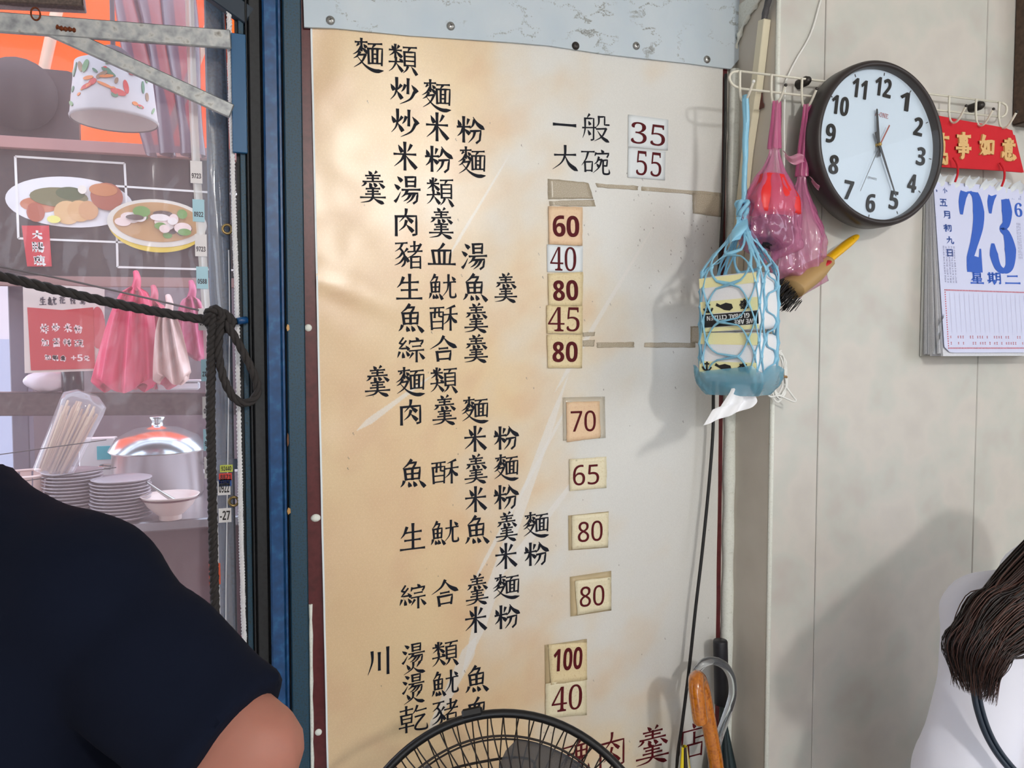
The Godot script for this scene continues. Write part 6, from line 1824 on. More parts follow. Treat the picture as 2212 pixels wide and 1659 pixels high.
func stall_shelf(rng: RandomNumberGenerator) -> void:
	var dark := noisy(104, 0.03, [rgb(70, 56, 58), rgb(96, 80, 80)], [0.0, 1.0], 0.5, 3.0)
	var fr := thing("shelf_stand", "dark timber uprights and shelf rail standing on the stall counter", "shelf", Vector3(-0.5, 0.934, -1.5))
	var ctr := thing("stall_counter", "steel stall counter under the plates and pot", "counter", Vector3(-0.5, 0, -1.45))
	bar("shelf_rail", Vector3(-0.9453, 1.2648, -1.25), Vector3(0.0568, 1.2404, -1.25), 0.068, 0.05, dark, fr, 0.003)
	box_at("corner_post", Vector3(-0.6576, 1.6929, -1.42) * Vector3(1, 0, 1) + Vector3(0, 0.934, 0), Vector3(-0.6118, 1.6881, -1.36) * Vector3(1, 0, 1) + Vector3(0, 1.66, 0), mat(rgb(118, 112, 126), 0.5), fr, 0.003)
	box_at("corner_post", Vector3(0.05, 0.934, -1.42), Vector3(0.09, 2.3, -1.38), dark, fr, 0.003)
	box_at("rear_panel", Vector3(Vector3(-0.7499, 1.3361, -1.95).x, 0.934, -1.97), Vector3(0.5, 1.80, -1.95), mat(rgb(118, 100, 104), 0.6), fr)
	# red notice on a cream card
	var nt := thing("red_notice", "red handwritten notice on a cream card behind the curtain", "notice", Vector3(-0.4813, 1.3435, -1.2))
	flat("card", PackedVector2Array([Vector2(-0.5797, 1.6038), Vector2(-0.5817, 1.3473), Vector2(-0.3774, 1.3533), Vector2(-0.372, 1.596)]), -1.2, mat(rgb(222, 206, 200), 0.7), nt, 0.004)
	flat("red_sheet", PackedVector2Array([Vector2(-0.57, 1.5355), Vector2(-0.5654, 1.3551), Vector2(-0.4017, 1.359), Vector2(-0.4024, 1.5384), Vector2(-0.4827, 1.529)]), -1.195, mat(rgb(196, 62, 66), 0.6), nt, 0.001)
	flat("red_disc", ellipse(Vector2(-0.3917, 1.4788).x, Vector2(-0.3917, 1.4788).y, 0.020, 0.062, 20), -1.1958, mat(rgb(206, 74, 84), 0.6), nt, 0.0006)
	var pale := mat(rgb(240, 214, 214), 0.7)
	var soft := mat(rgb(104, 96, 104), 0.7)
	for c in [["炸", -0.5285, 1.4749, 0.0233, 0.0293], ["炒", -0.5004, 1.4778, 0.0211, 0.0267], ["米", -0.4698, 1.478, 0.0213, 0.0268], ["粉", -0.4425, 1.4742, 0.0239, 0.0269], ["加", -0.5284, 1.4349, 0.021, 0.024], ["需", -0.4991, 1.435, 0.02, 0.0268], ["辣", -0.472, 1.4351, 0.0237, 0.0242], ["碗", -0.4423, 1.4338, 0.0263, 0.0243], ["加", -0.5225, 1.3923, 0.0175, 0.0174], ["類", -0.5038, 1.3908, 0.0164, 0.0174], ["羹", -0.4838, 1.3894, 0.0165, 0.0175], ["元", -0.423, 1.3891, 0.0156, 0.0163]]:
		var st := mb()
		brush(st, c[0], c[1], c[2], c[3], c[4], 0.0042, func(x, y, z): return Vector3(x, y, -1.1935 + z))
		build(st, "white_character", pale, nt)
	lettering("white_figures", "+5", "Droid Sans", 700, 0.03, 0.02, pale, Transform3D(Basis(), Vector3(-0.448, 1.3906, -1.1935)), nt)
	for c in [["花", -0.482, 1.5581, 0.0165, 0.0214], ["枝", -0.4549, 1.5573, 0.0166, 0.0214], ["羹", -0.4299, 1.5565, 0.0167, 0.0215], ["生", -0.5312, 1.5544, 0.0186, 0.0239], ["魷", -0.5079, 1.5549, 0.0234, 0.0239]]:
		var st := mb()
		brush(st, c[0], c[1], c[2], c[3], c[4], 0.0036, func(x, y, z): return Vector3(x, y, -1.1952 + z))
		build(st, "grey_character", soft, nt)
	# plastic carrier bags hanging in a row
	var cols := [[rgb(226, 62, 104), "crimson plastic bag hanging behind the curtain beside the notice", 0.92], [rgb(222, 186, 178), "pale flesh-coloured plastic bag hanging between two pink bags", 0.9], [rgb(206, 92, 130), "rose pink plastic bag hanging nearest the curtain edge", 0.85], [rgb(214, 98, 120), "dull pink plastic bag tucked behind the pale one", 0.85]]
	var tops := [Vector3(-0.2848, 1.5973, -1.15), Vector3(-0.1954, 1.5264, -1.1), Vector3(-0.1352, 1.5737, -1.15), Vector3(-0.2455, 1.5617, -1.22)]
	var feet := [Vector3(-0.3204, 1.3026, -1.15), Vector3(-0.187, 1.3244, -1.1), Vector3(-0.1359, 1.3939, -1.15), Vector3(-0.2506, 1.3064, -1.22)]
	var half := [58.0, 34.0, 40.0, 52.0]
	for k in 4:
		var bm := film(cols[k][0], cols[k][2], 0.25)
		bm.roughness = 0.3
		var t := thing("carrier_bag", cols[k][1], "plastic bag", feet[k], "carrier bags hanging at the stall")
		var st := mb()
		st.set_smooth_group(0)
		var wd: float = half[k] * 2.5 / 1660.0
		var tp: Vector3 = tops[k]
		var ft: Vector3 = feet[k]
		grid(st, 96, 20, func(u, v):
			var a: float = u * TAU
			var c: Vector3 = ft.lerp(tp, v)
			var ww: float = wd * (0.14 + 0.86 * pow(1.0 - v, 0.42)) * (1.0 if v > 0.02 else 0.7)
			return c + Vector3(cos(a) * ww * (1.0 + 0.05 * sin(a * 7.0)), 0.014 * sin(a * 3.0 + k) * (1.0 - v), sin(a) * ww * (0.40 + 0.10 * sin(cos(a) * 16.0 + k + 2.0 * v)) + 0.012 * sin(cos(a) * 9.0 + k * 2.0 + 3.0 * v)))
		build(st, "film", bm, t)
		st = mb()
		tube(st, smooth_path([tp + Vector3(0, -0.01, 0), tp + Vector3(0.006, 0.02, 0.0), tp + Vector3(0.0, 0.045, -0.02)], 5), func(s): return 0.014 - 0.006 * s, 8)
		build(st, "gathered_top", bm, t)
	# counter and what stands on it
	var cy: float = 0.934
	box_at("steel_top", Vector3(-1.6, cy - 0.03, -1.85), Vector3(0.2, cy, -1.0), mat(rgb(176, 172, 176), 0.25, 0.7), ctr, 0.004)
	box_at("front_panel", Vector3(-1.6, 0.0, -1.8), Vector3(0.2, cy - 0.03, -1.05), mat(rgb(96, 76, 80), 0.5), ctr)
	var plate := mb()
	lathe(plate, [Vector2(0, 0), Vector2(0.048, 0), Vector2(0.05, 0.003), Vector2(0.066, 0.007), Vector2(0.0785, 0.0125), Vector2(0.0785, 0.0145), Vector2(0.066, 0.0105), Vector2(0.045, 0.0055), Vector2(0, 0.005)], 28)
	plate.generate_normals()
	plate.index()
	var pm := plate.commit()
	var pmat := mat(rgb(176, 166, 172), 0.3)
	var s0 := Vector3(-0.4533, 1.0133, -1.12)
	var s1 := Vector3(-0.323, 0.976, -1.06)
	for k in 14:
		var o := place(pm, "plate", pmat)
		o.position = Vector3(s0.x + rng.randf_range(-0.0025, 0.0025), cy + 0.0095 * k, s0.z + rng.randf_range(-0.0025, 0.0025))
		tag(o, "grey plate in the taller stack beside the chopsticks", "plate", "plates in the taller stack")
	for k in 12:
		var o := place(pm, "plate", pmat)
		o.position = Vector3(s1.x + rng.randf_range(-0.003, 0.003), cy + 0.0095 * k, s1.z + rng.randf_range(-0.003, 0.003))
		tag(o, "grey plate in the stack next to the white bowl", "plate", "plates in the stack by the bowl")
	var bw := thing("soup_bowl", "white soup bowl with a dark band below the rim", "bowl", Vector3(Vector3(-0.1927, 0.9616, -1.02).x, cy, -1.02))
	var bo := bw.position
	var st := mb()
	lathe(st, [Vector2(0, 0), Vector2(0.03, 0), Vector2(0.03, 0.012), Vector2(0.036, 0.016), Vector2(0.06, 0.04), Vector2(0.074, 0.064), Vector2(0.079, 0.070), Vector2(0.076, 0.070), Vector2(0.068, 0.060), Vector2(0.04, 0.026), Vector2(0, 0.02)], 32, bo)
	build(st, "bowl", mat(rgb(226, 206, 200), 0.3), bw)
	st = mb()
	lathe(st, [Vector2(0.0738, 0.0585), Vector2(0.0763, 0.0635)], 32, bo)
	build(st, "dark_band", mat(rgb(110, 74, 78), 0.3), bw)
	st = mb()
	tube(st, smooth_path([bo + Vector3(-0.06, 0.11, 0.0), bo + Vector3(-0.02, 0.08, 0.02), bo + Vector3(0.012, 0.055, 0.02)], 5), func(t): return 0.003 + 0.004 * t, 8)
	tag(build(st, "soup_spoon", M.steel, null), "steel spoon leaning in the soup bowl", "spoon")
	# pots
	for k in 1:
		var po: Vector3 = Vector3(Vector3(-0.2586, 1.0405, -1.42).x, cy, -1.42)
		var pr := 0.138
		var ph: float = Vector3(-0.247, 1.0775, -1.3).y - cy
		var pt := thing("cooking_pot", "large steel pot with a shining domed lid on the counter", "pot", po)
		st = mb()
		lathe(st, [Vector2(0, 0), Vector2(pr * 0.96, 0), Vector2(pr, 0.01), Vector2(pr, ph), Vector2(pr * 1.05, ph + 0.004), Vector2(pr * 1.05, ph + 0.009), Vector2(pr * 0.97, ph + 0.009), Vector2(pr * 0.95, 0.012), Vector2(0, 0.01)], 36, po)
		build(st, "pot_body", mat(rgb(196, 186, 184), 0.28, 0.75), pt)
		st = mb()
		lathe(st, [Vector2(pr * 1.08, ph + 0.009), Vector2(pr * 1.06, ph + 0.014), Vector2(pr * 0.9, ph + 0.05), Vector2(pr * 0.5, ph + 0.078), Vector2(0.02, ph + 0.085), Vector2(0.016, ph + 0.10), Vector2(0.024, ph + 0.115), Vector2(0, ph + 0.118)], 36, po)
		build(st, "lid", mat(rgb(204, 212, 216), 0.2, 0.85), pt)
		for s in [-1.0, 1.0]:
			st = mb()
			tube(st, smooth_path([po + Vector3(s * pr, ph * 0.7, 0.03), po + Vector3(s * (pr + 0.03), ph * 0.72, 0.02), po + Vector3(s * (pr + 0.03), ph * 0.72, -0.02), po + Vector3(s * pr, ph * 0.7, -0.03)], 5), 0.005, 8)
			build(st, "side_handle", M.steel, pt)
	# bundle of chopsticks in a clear bag, leaning
	var c0 := Vector3(-0.5072, 1.0625, -1.13)
	var c1 := Vector3(-0.4211, 1.2656, -1.13)
	var cs := thing("chopstick_bag", "clear bag of wooden chopsticks leaning against the shelf", "chopstick bag", c0)
	var ax := (c1 - c0).normalized()
	var sx := ax.cross(Vector3.BACK).normalized()
	for k in 46:
		var a := rng.randf() * TAU
		var r := sqrt(rng.randf()) * 0.045
		var o: Vector3 = sx * cos(a) * r + Vector3(0, 0, 1) * sin(a) * r * 0.7
		st = mb()
		tube(st, [c0 + o * 0.8 + ax * rng.randf() * 0.02, c1 + o * 1.1 + ax * rng.randf_range(-0.06, 0.0)], 0.0032, 5)
		build(st, "chopstick", mat([rgb(206, 172, 132), rgb(190, 150, 112), rgb(220, 190, 150)][k % 3], 0.6), cs)
	st = mb()
	st.set_smooth_group(0)
	grid(st, 24, 12, func(u, v):
		var a: float = u * TAU
		var r: float = lerpf(0.05, 0.062, v) * (1.0 + 0.06 * sin(a * 6.0)) * (1.0 - 0.5 * smoothstep(0.9, 1.0, v))
		return c0.lerp(c1, v * 1.12) + sx * cos(a) * r + Vector3(0, 0, sin(a) * r * 0.75))
	build(st, "clear_sleeve", film(rgb(232, 224, 232), 0.25, 0.1), cs)
	# basket, bottle, wrapped bread, tub
	var bk := thing("woven_basket", "pale plastic basket at the left of the chopsticks", "basket", Vector3(Vector3(-0.5761, 1.0816, -1.15).x, cy, -1.15))
	for k in 14:
		var a := TAU * k / 14.0
		st = mb()
		grid(st, 2, 4, func(u, v): return bk.position + Vector3(cos(a + (u - 0.5) * 0.38) * lerpf(0.055, 0.075, v), v * 0.13, sin(a + (u - 0.5) * 0.38) * lerpf(0.055, 0.075, v)))
		build(st, "basket_slat", mat(rgb(226, 196, 190), 0.5), bk)
	for h in [0.01, 0.07, 0.13]:
		st = mb()
		tube(st, ring_path(bk.position + Vector3(0, h, 0), lerpf(0.055, 0.076, h / 0.13), 28, Basis(Vector3.RIGHT, PI / 2)), 0.004, 6, false)
		build(st, "basket_ring", mat(rgb(232, 206, 200), 0.5), bk)
	var sy: float = Vector3(-0.4807, 1.2535, -1.25).y + 0.0355
	st = mb()
	lathe(st, [Vector2(0, 0), Vector2(0.028, 0), Vector2(0.030, 0.006), Vector2(0.030, 0.06), Vector2(0.012, 0.09), Vector2(0.011, 0.12), Vector2(0.013, 0.122), Vector2(0.013, 0.135), Vector2(0, 0.136)], 20, Vector3(Vector3(-0.4685, 1.2842, -1.24).x, sy, -1.24))
	tag(build(st, "sauce_bottle", mat(rgb(44, 38, 46), 0.2), null), "dark sauce bottle on the shelf rail above the chopsticks", "bottle")
	st = mb()
	st.set_smooth_group(0)
	var wb := Vector3(Vector3(-0.5343, 1.285, -1.25).x, sy + 0.032, -1.25)
	grid(st, 24, 14, func(u, v):
		var a: float = u * TAU
		var e: float = (v - 0.5) * PI
		return wb + Vector3(cos(e) * cos(a) * 0.062, sin(e) * 0.031, cos(e) * sin(a) * 0.024) * (1.0 + 0.06 * sin(a * 5.0 + v * 9.0)))
	tag(build(st, "wrapped_bundle", mat(rgb(228, 214, 224), 0.3), null), "white plastic-wrapped bundle on the shelf rail", "bundle")
	var tq := Vector3(-0.4553, 1.0555, -1.55)
	var tb := thing("white_carton", "white carton with a turquoise patch behind the pots", "carton", Vector3(tq.x, cy, tq.z))
	box_at("carton", Vector3(tq.x - 0.055, cy, tq.z - 0.05), Vector3(tq.x + 0.055, tq.y + 0.06, tq.z + 0.02), mat(rgb(232, 230, 230), 0.5), tb, 0.004)
	box_at("turquoise_patch", Vector3(tq.x, tq.y - 0.01, tq.z + 0.02), Vector3(tq.x + 0.045, tq.y + 0.035, tq.z + 0.0215), mat(rgb(50, 190, 204), 0.4), tb)
	var fb := thing("foam_tray", "white foam tray on the shelf rail under the pale bag", "tray", Vector3(Vector3(-0.1817, 1.2953, -1.25).x, sy, -1.25))
	box_at("tray", Vector3(-0.2411, 1.2791, -1.25) * Vector3(1, 0, 1) + Vector3(0, sy, -0.02), Vector3(-0.1193, 1.2767, -1.25) * Vector3(1, 0, 1) + Vector3(0, sy + 0.026, 0.02), mat(rgb(236, 236, 244), 0.6), fb, 0.005)
	box_at("tray_lip", Vector3(-0.245, 1.2792, -1.25) * Vector3(1, 0, 1) + Vector3(0, sy + 0.026, -0.024), Vector3(-0.1153, 1.2766, -1.25) * Vector3(1, 0, 1) + Vector3(0, sy + 0.031, 0.024), mat(rgb(240, 240, 246), 0.6), fb, 0.002)
	var rb := thing("red_basin", "dark red plastic basin below the stall counter", "basin", Vector3(-0.1253, 0.703, -0.85) * Vector3(1, 0, 1))
	st = mb()
	var ro: Vector3 = rb.position + Vector3(0, 0.44, 0)
	lathe(st, [Vector2(0, 0), Vector2(0.14, 0), Vector2(0.18, 0.13), Vector2(0.19, 0.14), Vector2(0.175, 0.138), Vector2(0.135, 0.01), Vector2(0, 0.01)], 32, ro)
	build(st, "basin", mat(rgb(146, 26, 40), 0.35), rb)
	box_at("stand", rb.position + Vector3(-0.12, 0, -0.12), rb.position + Vector3(0.12, 0.44, 0.12), mat(rgb(70, 60, 64), 0.6), rb, 0.01)
	for k in 2:
		st = mb()
		tube(st, [[Vector3(-0.6608, 1.1324, -1), Vector3(-0.3475, 1.1683, -1)], [Vector3(-0.6611, 1.1228, -1), Vector3(-0.3249, 1.161, -1)]][k].map(func(p): return p + Vector3(0, -0.07 * k, 0)), 0.0014, 6)
		tag(build(st, "line_wire", M.dark_steel, null), ["upper thin wire stretched in front of the chopsticks", "lower thin wire stretched in front of the chopsticks"][k], "wire", "wires in front of the chopsticks")

# ---------- people ----------
func sd_bone(p: Vector3, b: Array) -> float:
	var a: Vector3 = b[0]
	var ab: Vector3 = b[1] - a
	var t: float = clampf((p - a).dot(ab) / maxf(ab.length_squared(), 1e-8), 0.0, 1.0)
	return (p - a - ab * t).length() - lerpf(b[2], b[3], t)

func blend(p: Vector3, bones: Array, k: float, grow := 0.0) -> float:
	var d := 1e9
	for b in bones:
		var e := sd_bone(p, b) - grow
		if e > d + k:
			continue
		var h: float = clampf(0.5 + 0.5 * (d - e) / k, 0.0, 1.0)
		d = lerpf(d, e, h) - k * h * (1.0 - h) if d < 1e8 else e
	return d

func nets(st: SurfaceTool, lo: Vector3, hi: Vector3, cell: float, f: Callable) -> void:
	# surface nets over the field f, skipping blocks far from the surface
	var n := Vector3i(((hi - lo) / cell).ceil()) + Vector3i.ONE
	var val := PackedFloat32Array()
	val.resize(n.x * n.y * n.z)
	val.fill(1.0)
	var B6 := 6
	var near := cell * B6 * 0.9 + cell * 2.0
	for bz in range(0, n.z, B6):
		for by in range(0, n.y, B6):
			for bx in range(0, n.x, B6):
				var mid := lo + (Vector3(bx, by, bz) + Vector3.ONE * B6 * 0.5) * cell
				var d: float = f.call(mid)
				var far := absf(d) > near + 0.02
				for z in range(bz, mini(bz + B6, n.z)):
					for y in range(by, mini(by + B6, n.y)):
						var row := (z * n.y + y) * n.x
						for x in range(bx, mini(bx + B6, n.x)):
							val[row + x] = d if far else f.call(lo + Vector3(x, y, z) * cell)
	var vid := {}
	var vp := []
	var sx := 1
	var sy := n.x
	var sz := n.x * n.y
	var corner := [0, sx, sy, sx + sy, sz, sx + sz, sy + sz, sx + sy + sz]
	var edges := [[0, 1], [2, 3], [4, 5], [6, 7], [0, 2], [1, 3], [4, 6], [5, 7], [0, 4], [1, 5], [2, 6], [3, 7]]
	for z in n.z - 1:
		for y in n.y - 1:
			for x in n.x - 1:
				var i := x + y * sy + z * sz
				var inside := 0
				for c in corner:
					if val[i + c] < 0.0: inside += 1
				if inside == 0 or inside == 8:
					continue
				var s := Vector3.ZERO
				var m := 0
				for e in edges:
					var a: float = val[i + corner[e[0]]]
					var b: float = val[i + corner[e[1]]]
					if (a < 0.0) == (b < 0.0):
						continue
					var t := a / (a - b)
					var pa := Vector3(e[0] & 1, (e[0] >> 1) & 1, e[0] >> 2)
					var pb := Vector3(e[1] & 1, (e[1] >> 1) & 1, e[1] >> 2)
					s += pa.lerp(pb, t)
					m += 1
				vid[i] = vp.size()
				vp.append(lo + (Vector3(x, y, z) + s / m) * cell)
	st.set_smooth_group(0)
	for i in vid:
		for ax in 3:
			var d: int = [sx, sy, sz][ax]
			var u: int = [sy, sz, sx][ax]
			var w: int = [sz, sx, sy][ax]
			if not (vid.has(i - u) and vid.has(i - w) and vid.has(i - u - w)):
				continue
			var a: float = val[i]
			var b: float = val[i + d]
			if (a < 0.0) == (b < 0.0):
				continue
			var q := [vp[vid[i - u - w]], vp[vid[i - w]], vp[vid[i]], vp[vid[i - u]]]
			var order := [0, 2, 1, 0, 3, 2] if a < 0.0 else [0, 1, 2, 0, 2, 3]
			for k in order:
				st.set_uv(Vector2.ZERO)
				st.add_vertex(q[k])

func nets_of(st: SurfaceTool, bones: Array, cell: float, f: Callable, pad := 0.02) -> void:
	var lo := Vector3.ONE * 1e9
	var hi := -lo
	for b in bones:
		for e in 2:
			lo = lo.min(b[e] - Vector3.ONE * (b[2 + e] + pad))
			hi = hi.max(b[e] + Vector3.ONE * (b[2 + e] + pad))
	nets(st, lo, hi, cell, f)

func people() -> void:
	man()
	woman()

func man() -> void:
	# seated man, seen from behind his right shoulder
	var sh := Vector3(-0.149, 1.1774, 0.5185)
	var el := Vector3(0.0082, 1.0601, 0.6331)
	var neck := Vector3(-0.3244, 1.2328, 0.3899)
	var spine := Vector3(-0.2594, 1.0307, 0.423)
	var hip := Vector3(spine.x - 0.06, 0.56, spine.z + 0.02)
	var lsh := neck + Vector3(-0.17, -0.10, -0.02)
	var hand := el + Vector3(-0.17, -0.17, -0.05)
	var head := neck + Vector3(-0.06, 0.19, -0.04)
	var p := thing("person", "seated person in a dark navy t-shirt, bare elbow towards the menu", "person", Vector3(hip.x, 0, hip.z))
	var arm := [[sh, sh.lerp(el, 0.55), 0.050, 0.051], [sh.lerp(el, 0.55), el, 0.052, 0.0375], [sh.lerp(el, 0.6) + Vector3(-0.012, -0.02, 0), el + Vector3(-0.02, -0.03, 0), 0.050, 0.040], [el, el.lerp(hand, 0.35), 0.0375, 0.042], [el.lerp(hand, 0.35), hand, 0.042, 0.026]]
	var lel := lsh + Vector3(-0.10, -0.24, 0.0)
	var lhand := lel + Vector3(-0.02, -0.08, -0.20)
	var larm := [[lsh, lel, 0.05, 0.040], [lel, lhand, 0.040, 0.026]]
	var torso := [[neck, sh, 0.078, 0.058], [neck, lsh, 0.07, 0.056], [neck, spine, 0.08, 0.140], [spine, hip, 0.140, 0.155], [sh, spine, 0.06, 0.125], [lsh, spine, 0.06, 0.12], [sh.lerp(spine, 0.5), hip + Vector3(0.08, 0.1, 0.04), 0.09, 0.12]]
	var hd := [[neck, head, 0.05, 0.055], [head, head + Vector3(-0.03, 0.06, -0.02), 0.08, 0.09], [head + Vector3(-0.06, -0.02, -0.04), head + Vector3(-0.07, -0.04, -0.05), 0.05, 0.046], [head + Vector3(-0.105, 0.02, -0.07), head + Vector3(-0.11, 0.0, -0.075), 0.013, 0.017]]
	var knee := hip + Vector3(-0.40, -0.06, -0.06)
	var foot := Vector3(knee.x, 0.05, knee.z)
	var lknee := hip + Vector3(-0.38, -0.06, 0.16)
	var lfoot := Vector3(lknee.x, 0.05, lknee.z)
	var legs := [[hip + Vector3(0.0, 0, -0.06), knee, 0.10, 0.066], [hip + Vector3(0.0, 0, 0.06), lknee, 0.10, 0.066], [knee, foot, 0.062, 0.045], [lknee, lfoot, 0.062, 0.045], [hip + Vector3(0, 0, 0.05), hip + Vector3(0, 0, -0.05), 0.145, 0.145]]
	var feet := [[foot + Vector3(0.02, -0.015, 0.0), foot + Vector3(-0.15, -0.02, -0.01), 0.035, 0.03], [lfoot + Vector3(0.02, -0.015, 0.0), lfoot + Vector3(-0.15, -0.02, 0.01), 0.035, 0.03]]
	var palm := []
	for h in [[hand, (hand - el).normalized()], [lhand, (lhand - lel).normalized()]]:
		var d: Vector3 = h[1]
		var s := d.cross(Vector3.UP).normalized()
		palm.append([h[0], h[0] + d * 0.07, 0.026, 0.024])
		for k in 4:
			var r: Vector3 = h[0] + d * 0.075 + s * (k - 1.5) * 0.019
			var ln: float = [0.045, 0.055, 0.052, 0.04][k]
			palm.append([r, r + d * ln * 0.6, 0.009, 0.0085])
			palm.append([r + d * ln * 0.6, r + d * ln + Vector3(0, -0.02, 0), 0.0085, 0.0075])
		palm.append([h[0] + d * 0.02 + s * -0.02, h[0] + d * 0.06 + s * -0.05, 0.012, 0.009])
	var skin := arm + larm + hd + palm + [[neck, spine, 0.05, 0.09]]
	var st := mb()
	nets_of(st, skin, 0.011, func(q): return blend(q, skin, 0.02))
	build(st, "body", M.skin, p)
	# t-shirt: torso and sleeves, cut off square at the hems
	var ad := (el - sh).normalized()
	var hem_p := Vector3(-0.0069, 1.0684, 0.6167)
	var sag := Vector3(-0.0274, 1.0593, 0.6205)
	var sleeve := [[sh, sh.lerp(hem_p, 0.5), 0.062, 0.058], [sh.lerp(hem_p, 0.5), hem_p + ad * 0.04, 0.057, 0.0550], [sh.lerp(sag, 0.5), sag + ad * 0.04, 0.052, 0.056]]
	var lad := (lel - lsh).normalized()
	var lhem := lsh.lerp(lel, 0.7)
	var lsl := [[lsh, lhem + lad * 0.04, 0.06, 0.056]]
	var wr := FastNoiseLite.new()
	wr.seed = 17
	wr.frequency = 5.0
	var shirt_f := func(q: Vector3):
		var w := 0.006 * wr.get_noise_3d(q.x + q.y, q.y * 1.6, q.z)
		var t := blend(q, torso, 0.05, 0.008)
		var c: float = (q - hem_p).dot(ad)
		var band := 0.0022 * smoothstep(-0.024, -0.021, c)
		var s := maxf(blend(q, sleeve + [torso[0], torso[4]], 0.04, 0.0) - band, c)
		var l := maxf(blend(q, lsl + [torso[1]], 0.04, 0.0), (q - lhem).dot(lad))
		var h: float = clampf(0.5 + 0.5 * (t - s) / 0.02, 0.0, 1.0)
		var d: float = lerpf(t, s, h) - 0.02 * h * (1.0 - h)
		d = maxf(minf(d, l) + w, hip.y - 0.08 - q.y)
		return maxf(d, (q - neck).dot((head - neck).normalized()) - 0.035)
	st = mb()
	nets_of(st, torso + sleeve + lsl, 0.0095, shirt_f)
	var navy := noisy(111, 0.2, [rgb(11, 16, 30), rgb(15, 20, 36)], [0.0, 1.0], 0.95, 60.0)
	navy.metallic_specular = 0.25
	build(st, "t_shirt", navy, p)
	st = mb()
	nets_of(st, legs, 0.02, func(q): return blend(q, legs, 0.04))
	build(st, "trousers", mat(rgb(44, 44, 52), 0.8), p)
	st = mb()
	nets_of(st, feet, 0.012, func(q): return blend(q, feet, 0.01))
	build(st, "shoes", M.black, p)
	st = mb()
	nets(st, head + Vector3(-0.2, -0.12, -0.2), head + Vector3(0.2, 0.24, 0.2), 0.012, func(q): return maxf(blend(q, [[head + Vector3(-0.012, 0.03, -0.015), head + Vector3(-0.02, 0.07, -0.02), 0.1, 0.1]], 0.02), (q - head - Vector3(-0.05, 0.0, -0.05)).dot(Vector3(-0.62, -0.5, -0.6))))
	build(st, "hair", mat(rgb(26, 22, 22), 0.6), p)
	stool(hip, "round dark stool under the person in navy")

func stool(hip: Vector3, label: String) -> void:
	var s := thing("round_stool", label, "stool", Vector3(hip.x, 0, hip.z), "round stools")
	var st := mb()
	lathe(st, [Vector2(0, 0.37), Vector2(0.15, 0.37), Vector2(0.16, 0.38), Vector2(0.155, 0.395), Vector2(0, 0.4)], 28, s.position)
	build(st, "seat", mat(rgb(120, 40, 36), 0.4), s)
	for k in 4:
		var a := TAU * (k + 0.5) / 4.0
		st = mb()
		tube(st, [s.position + Vector3(cos(a) * 0.12, 0.37, sin(a) * 0.12), s.position + Vector3(cos(a) * 0.17, 0.0, sin(a) * 0.17)], 0.012, 8)
		build(st, "leg", M.black_metal, s)

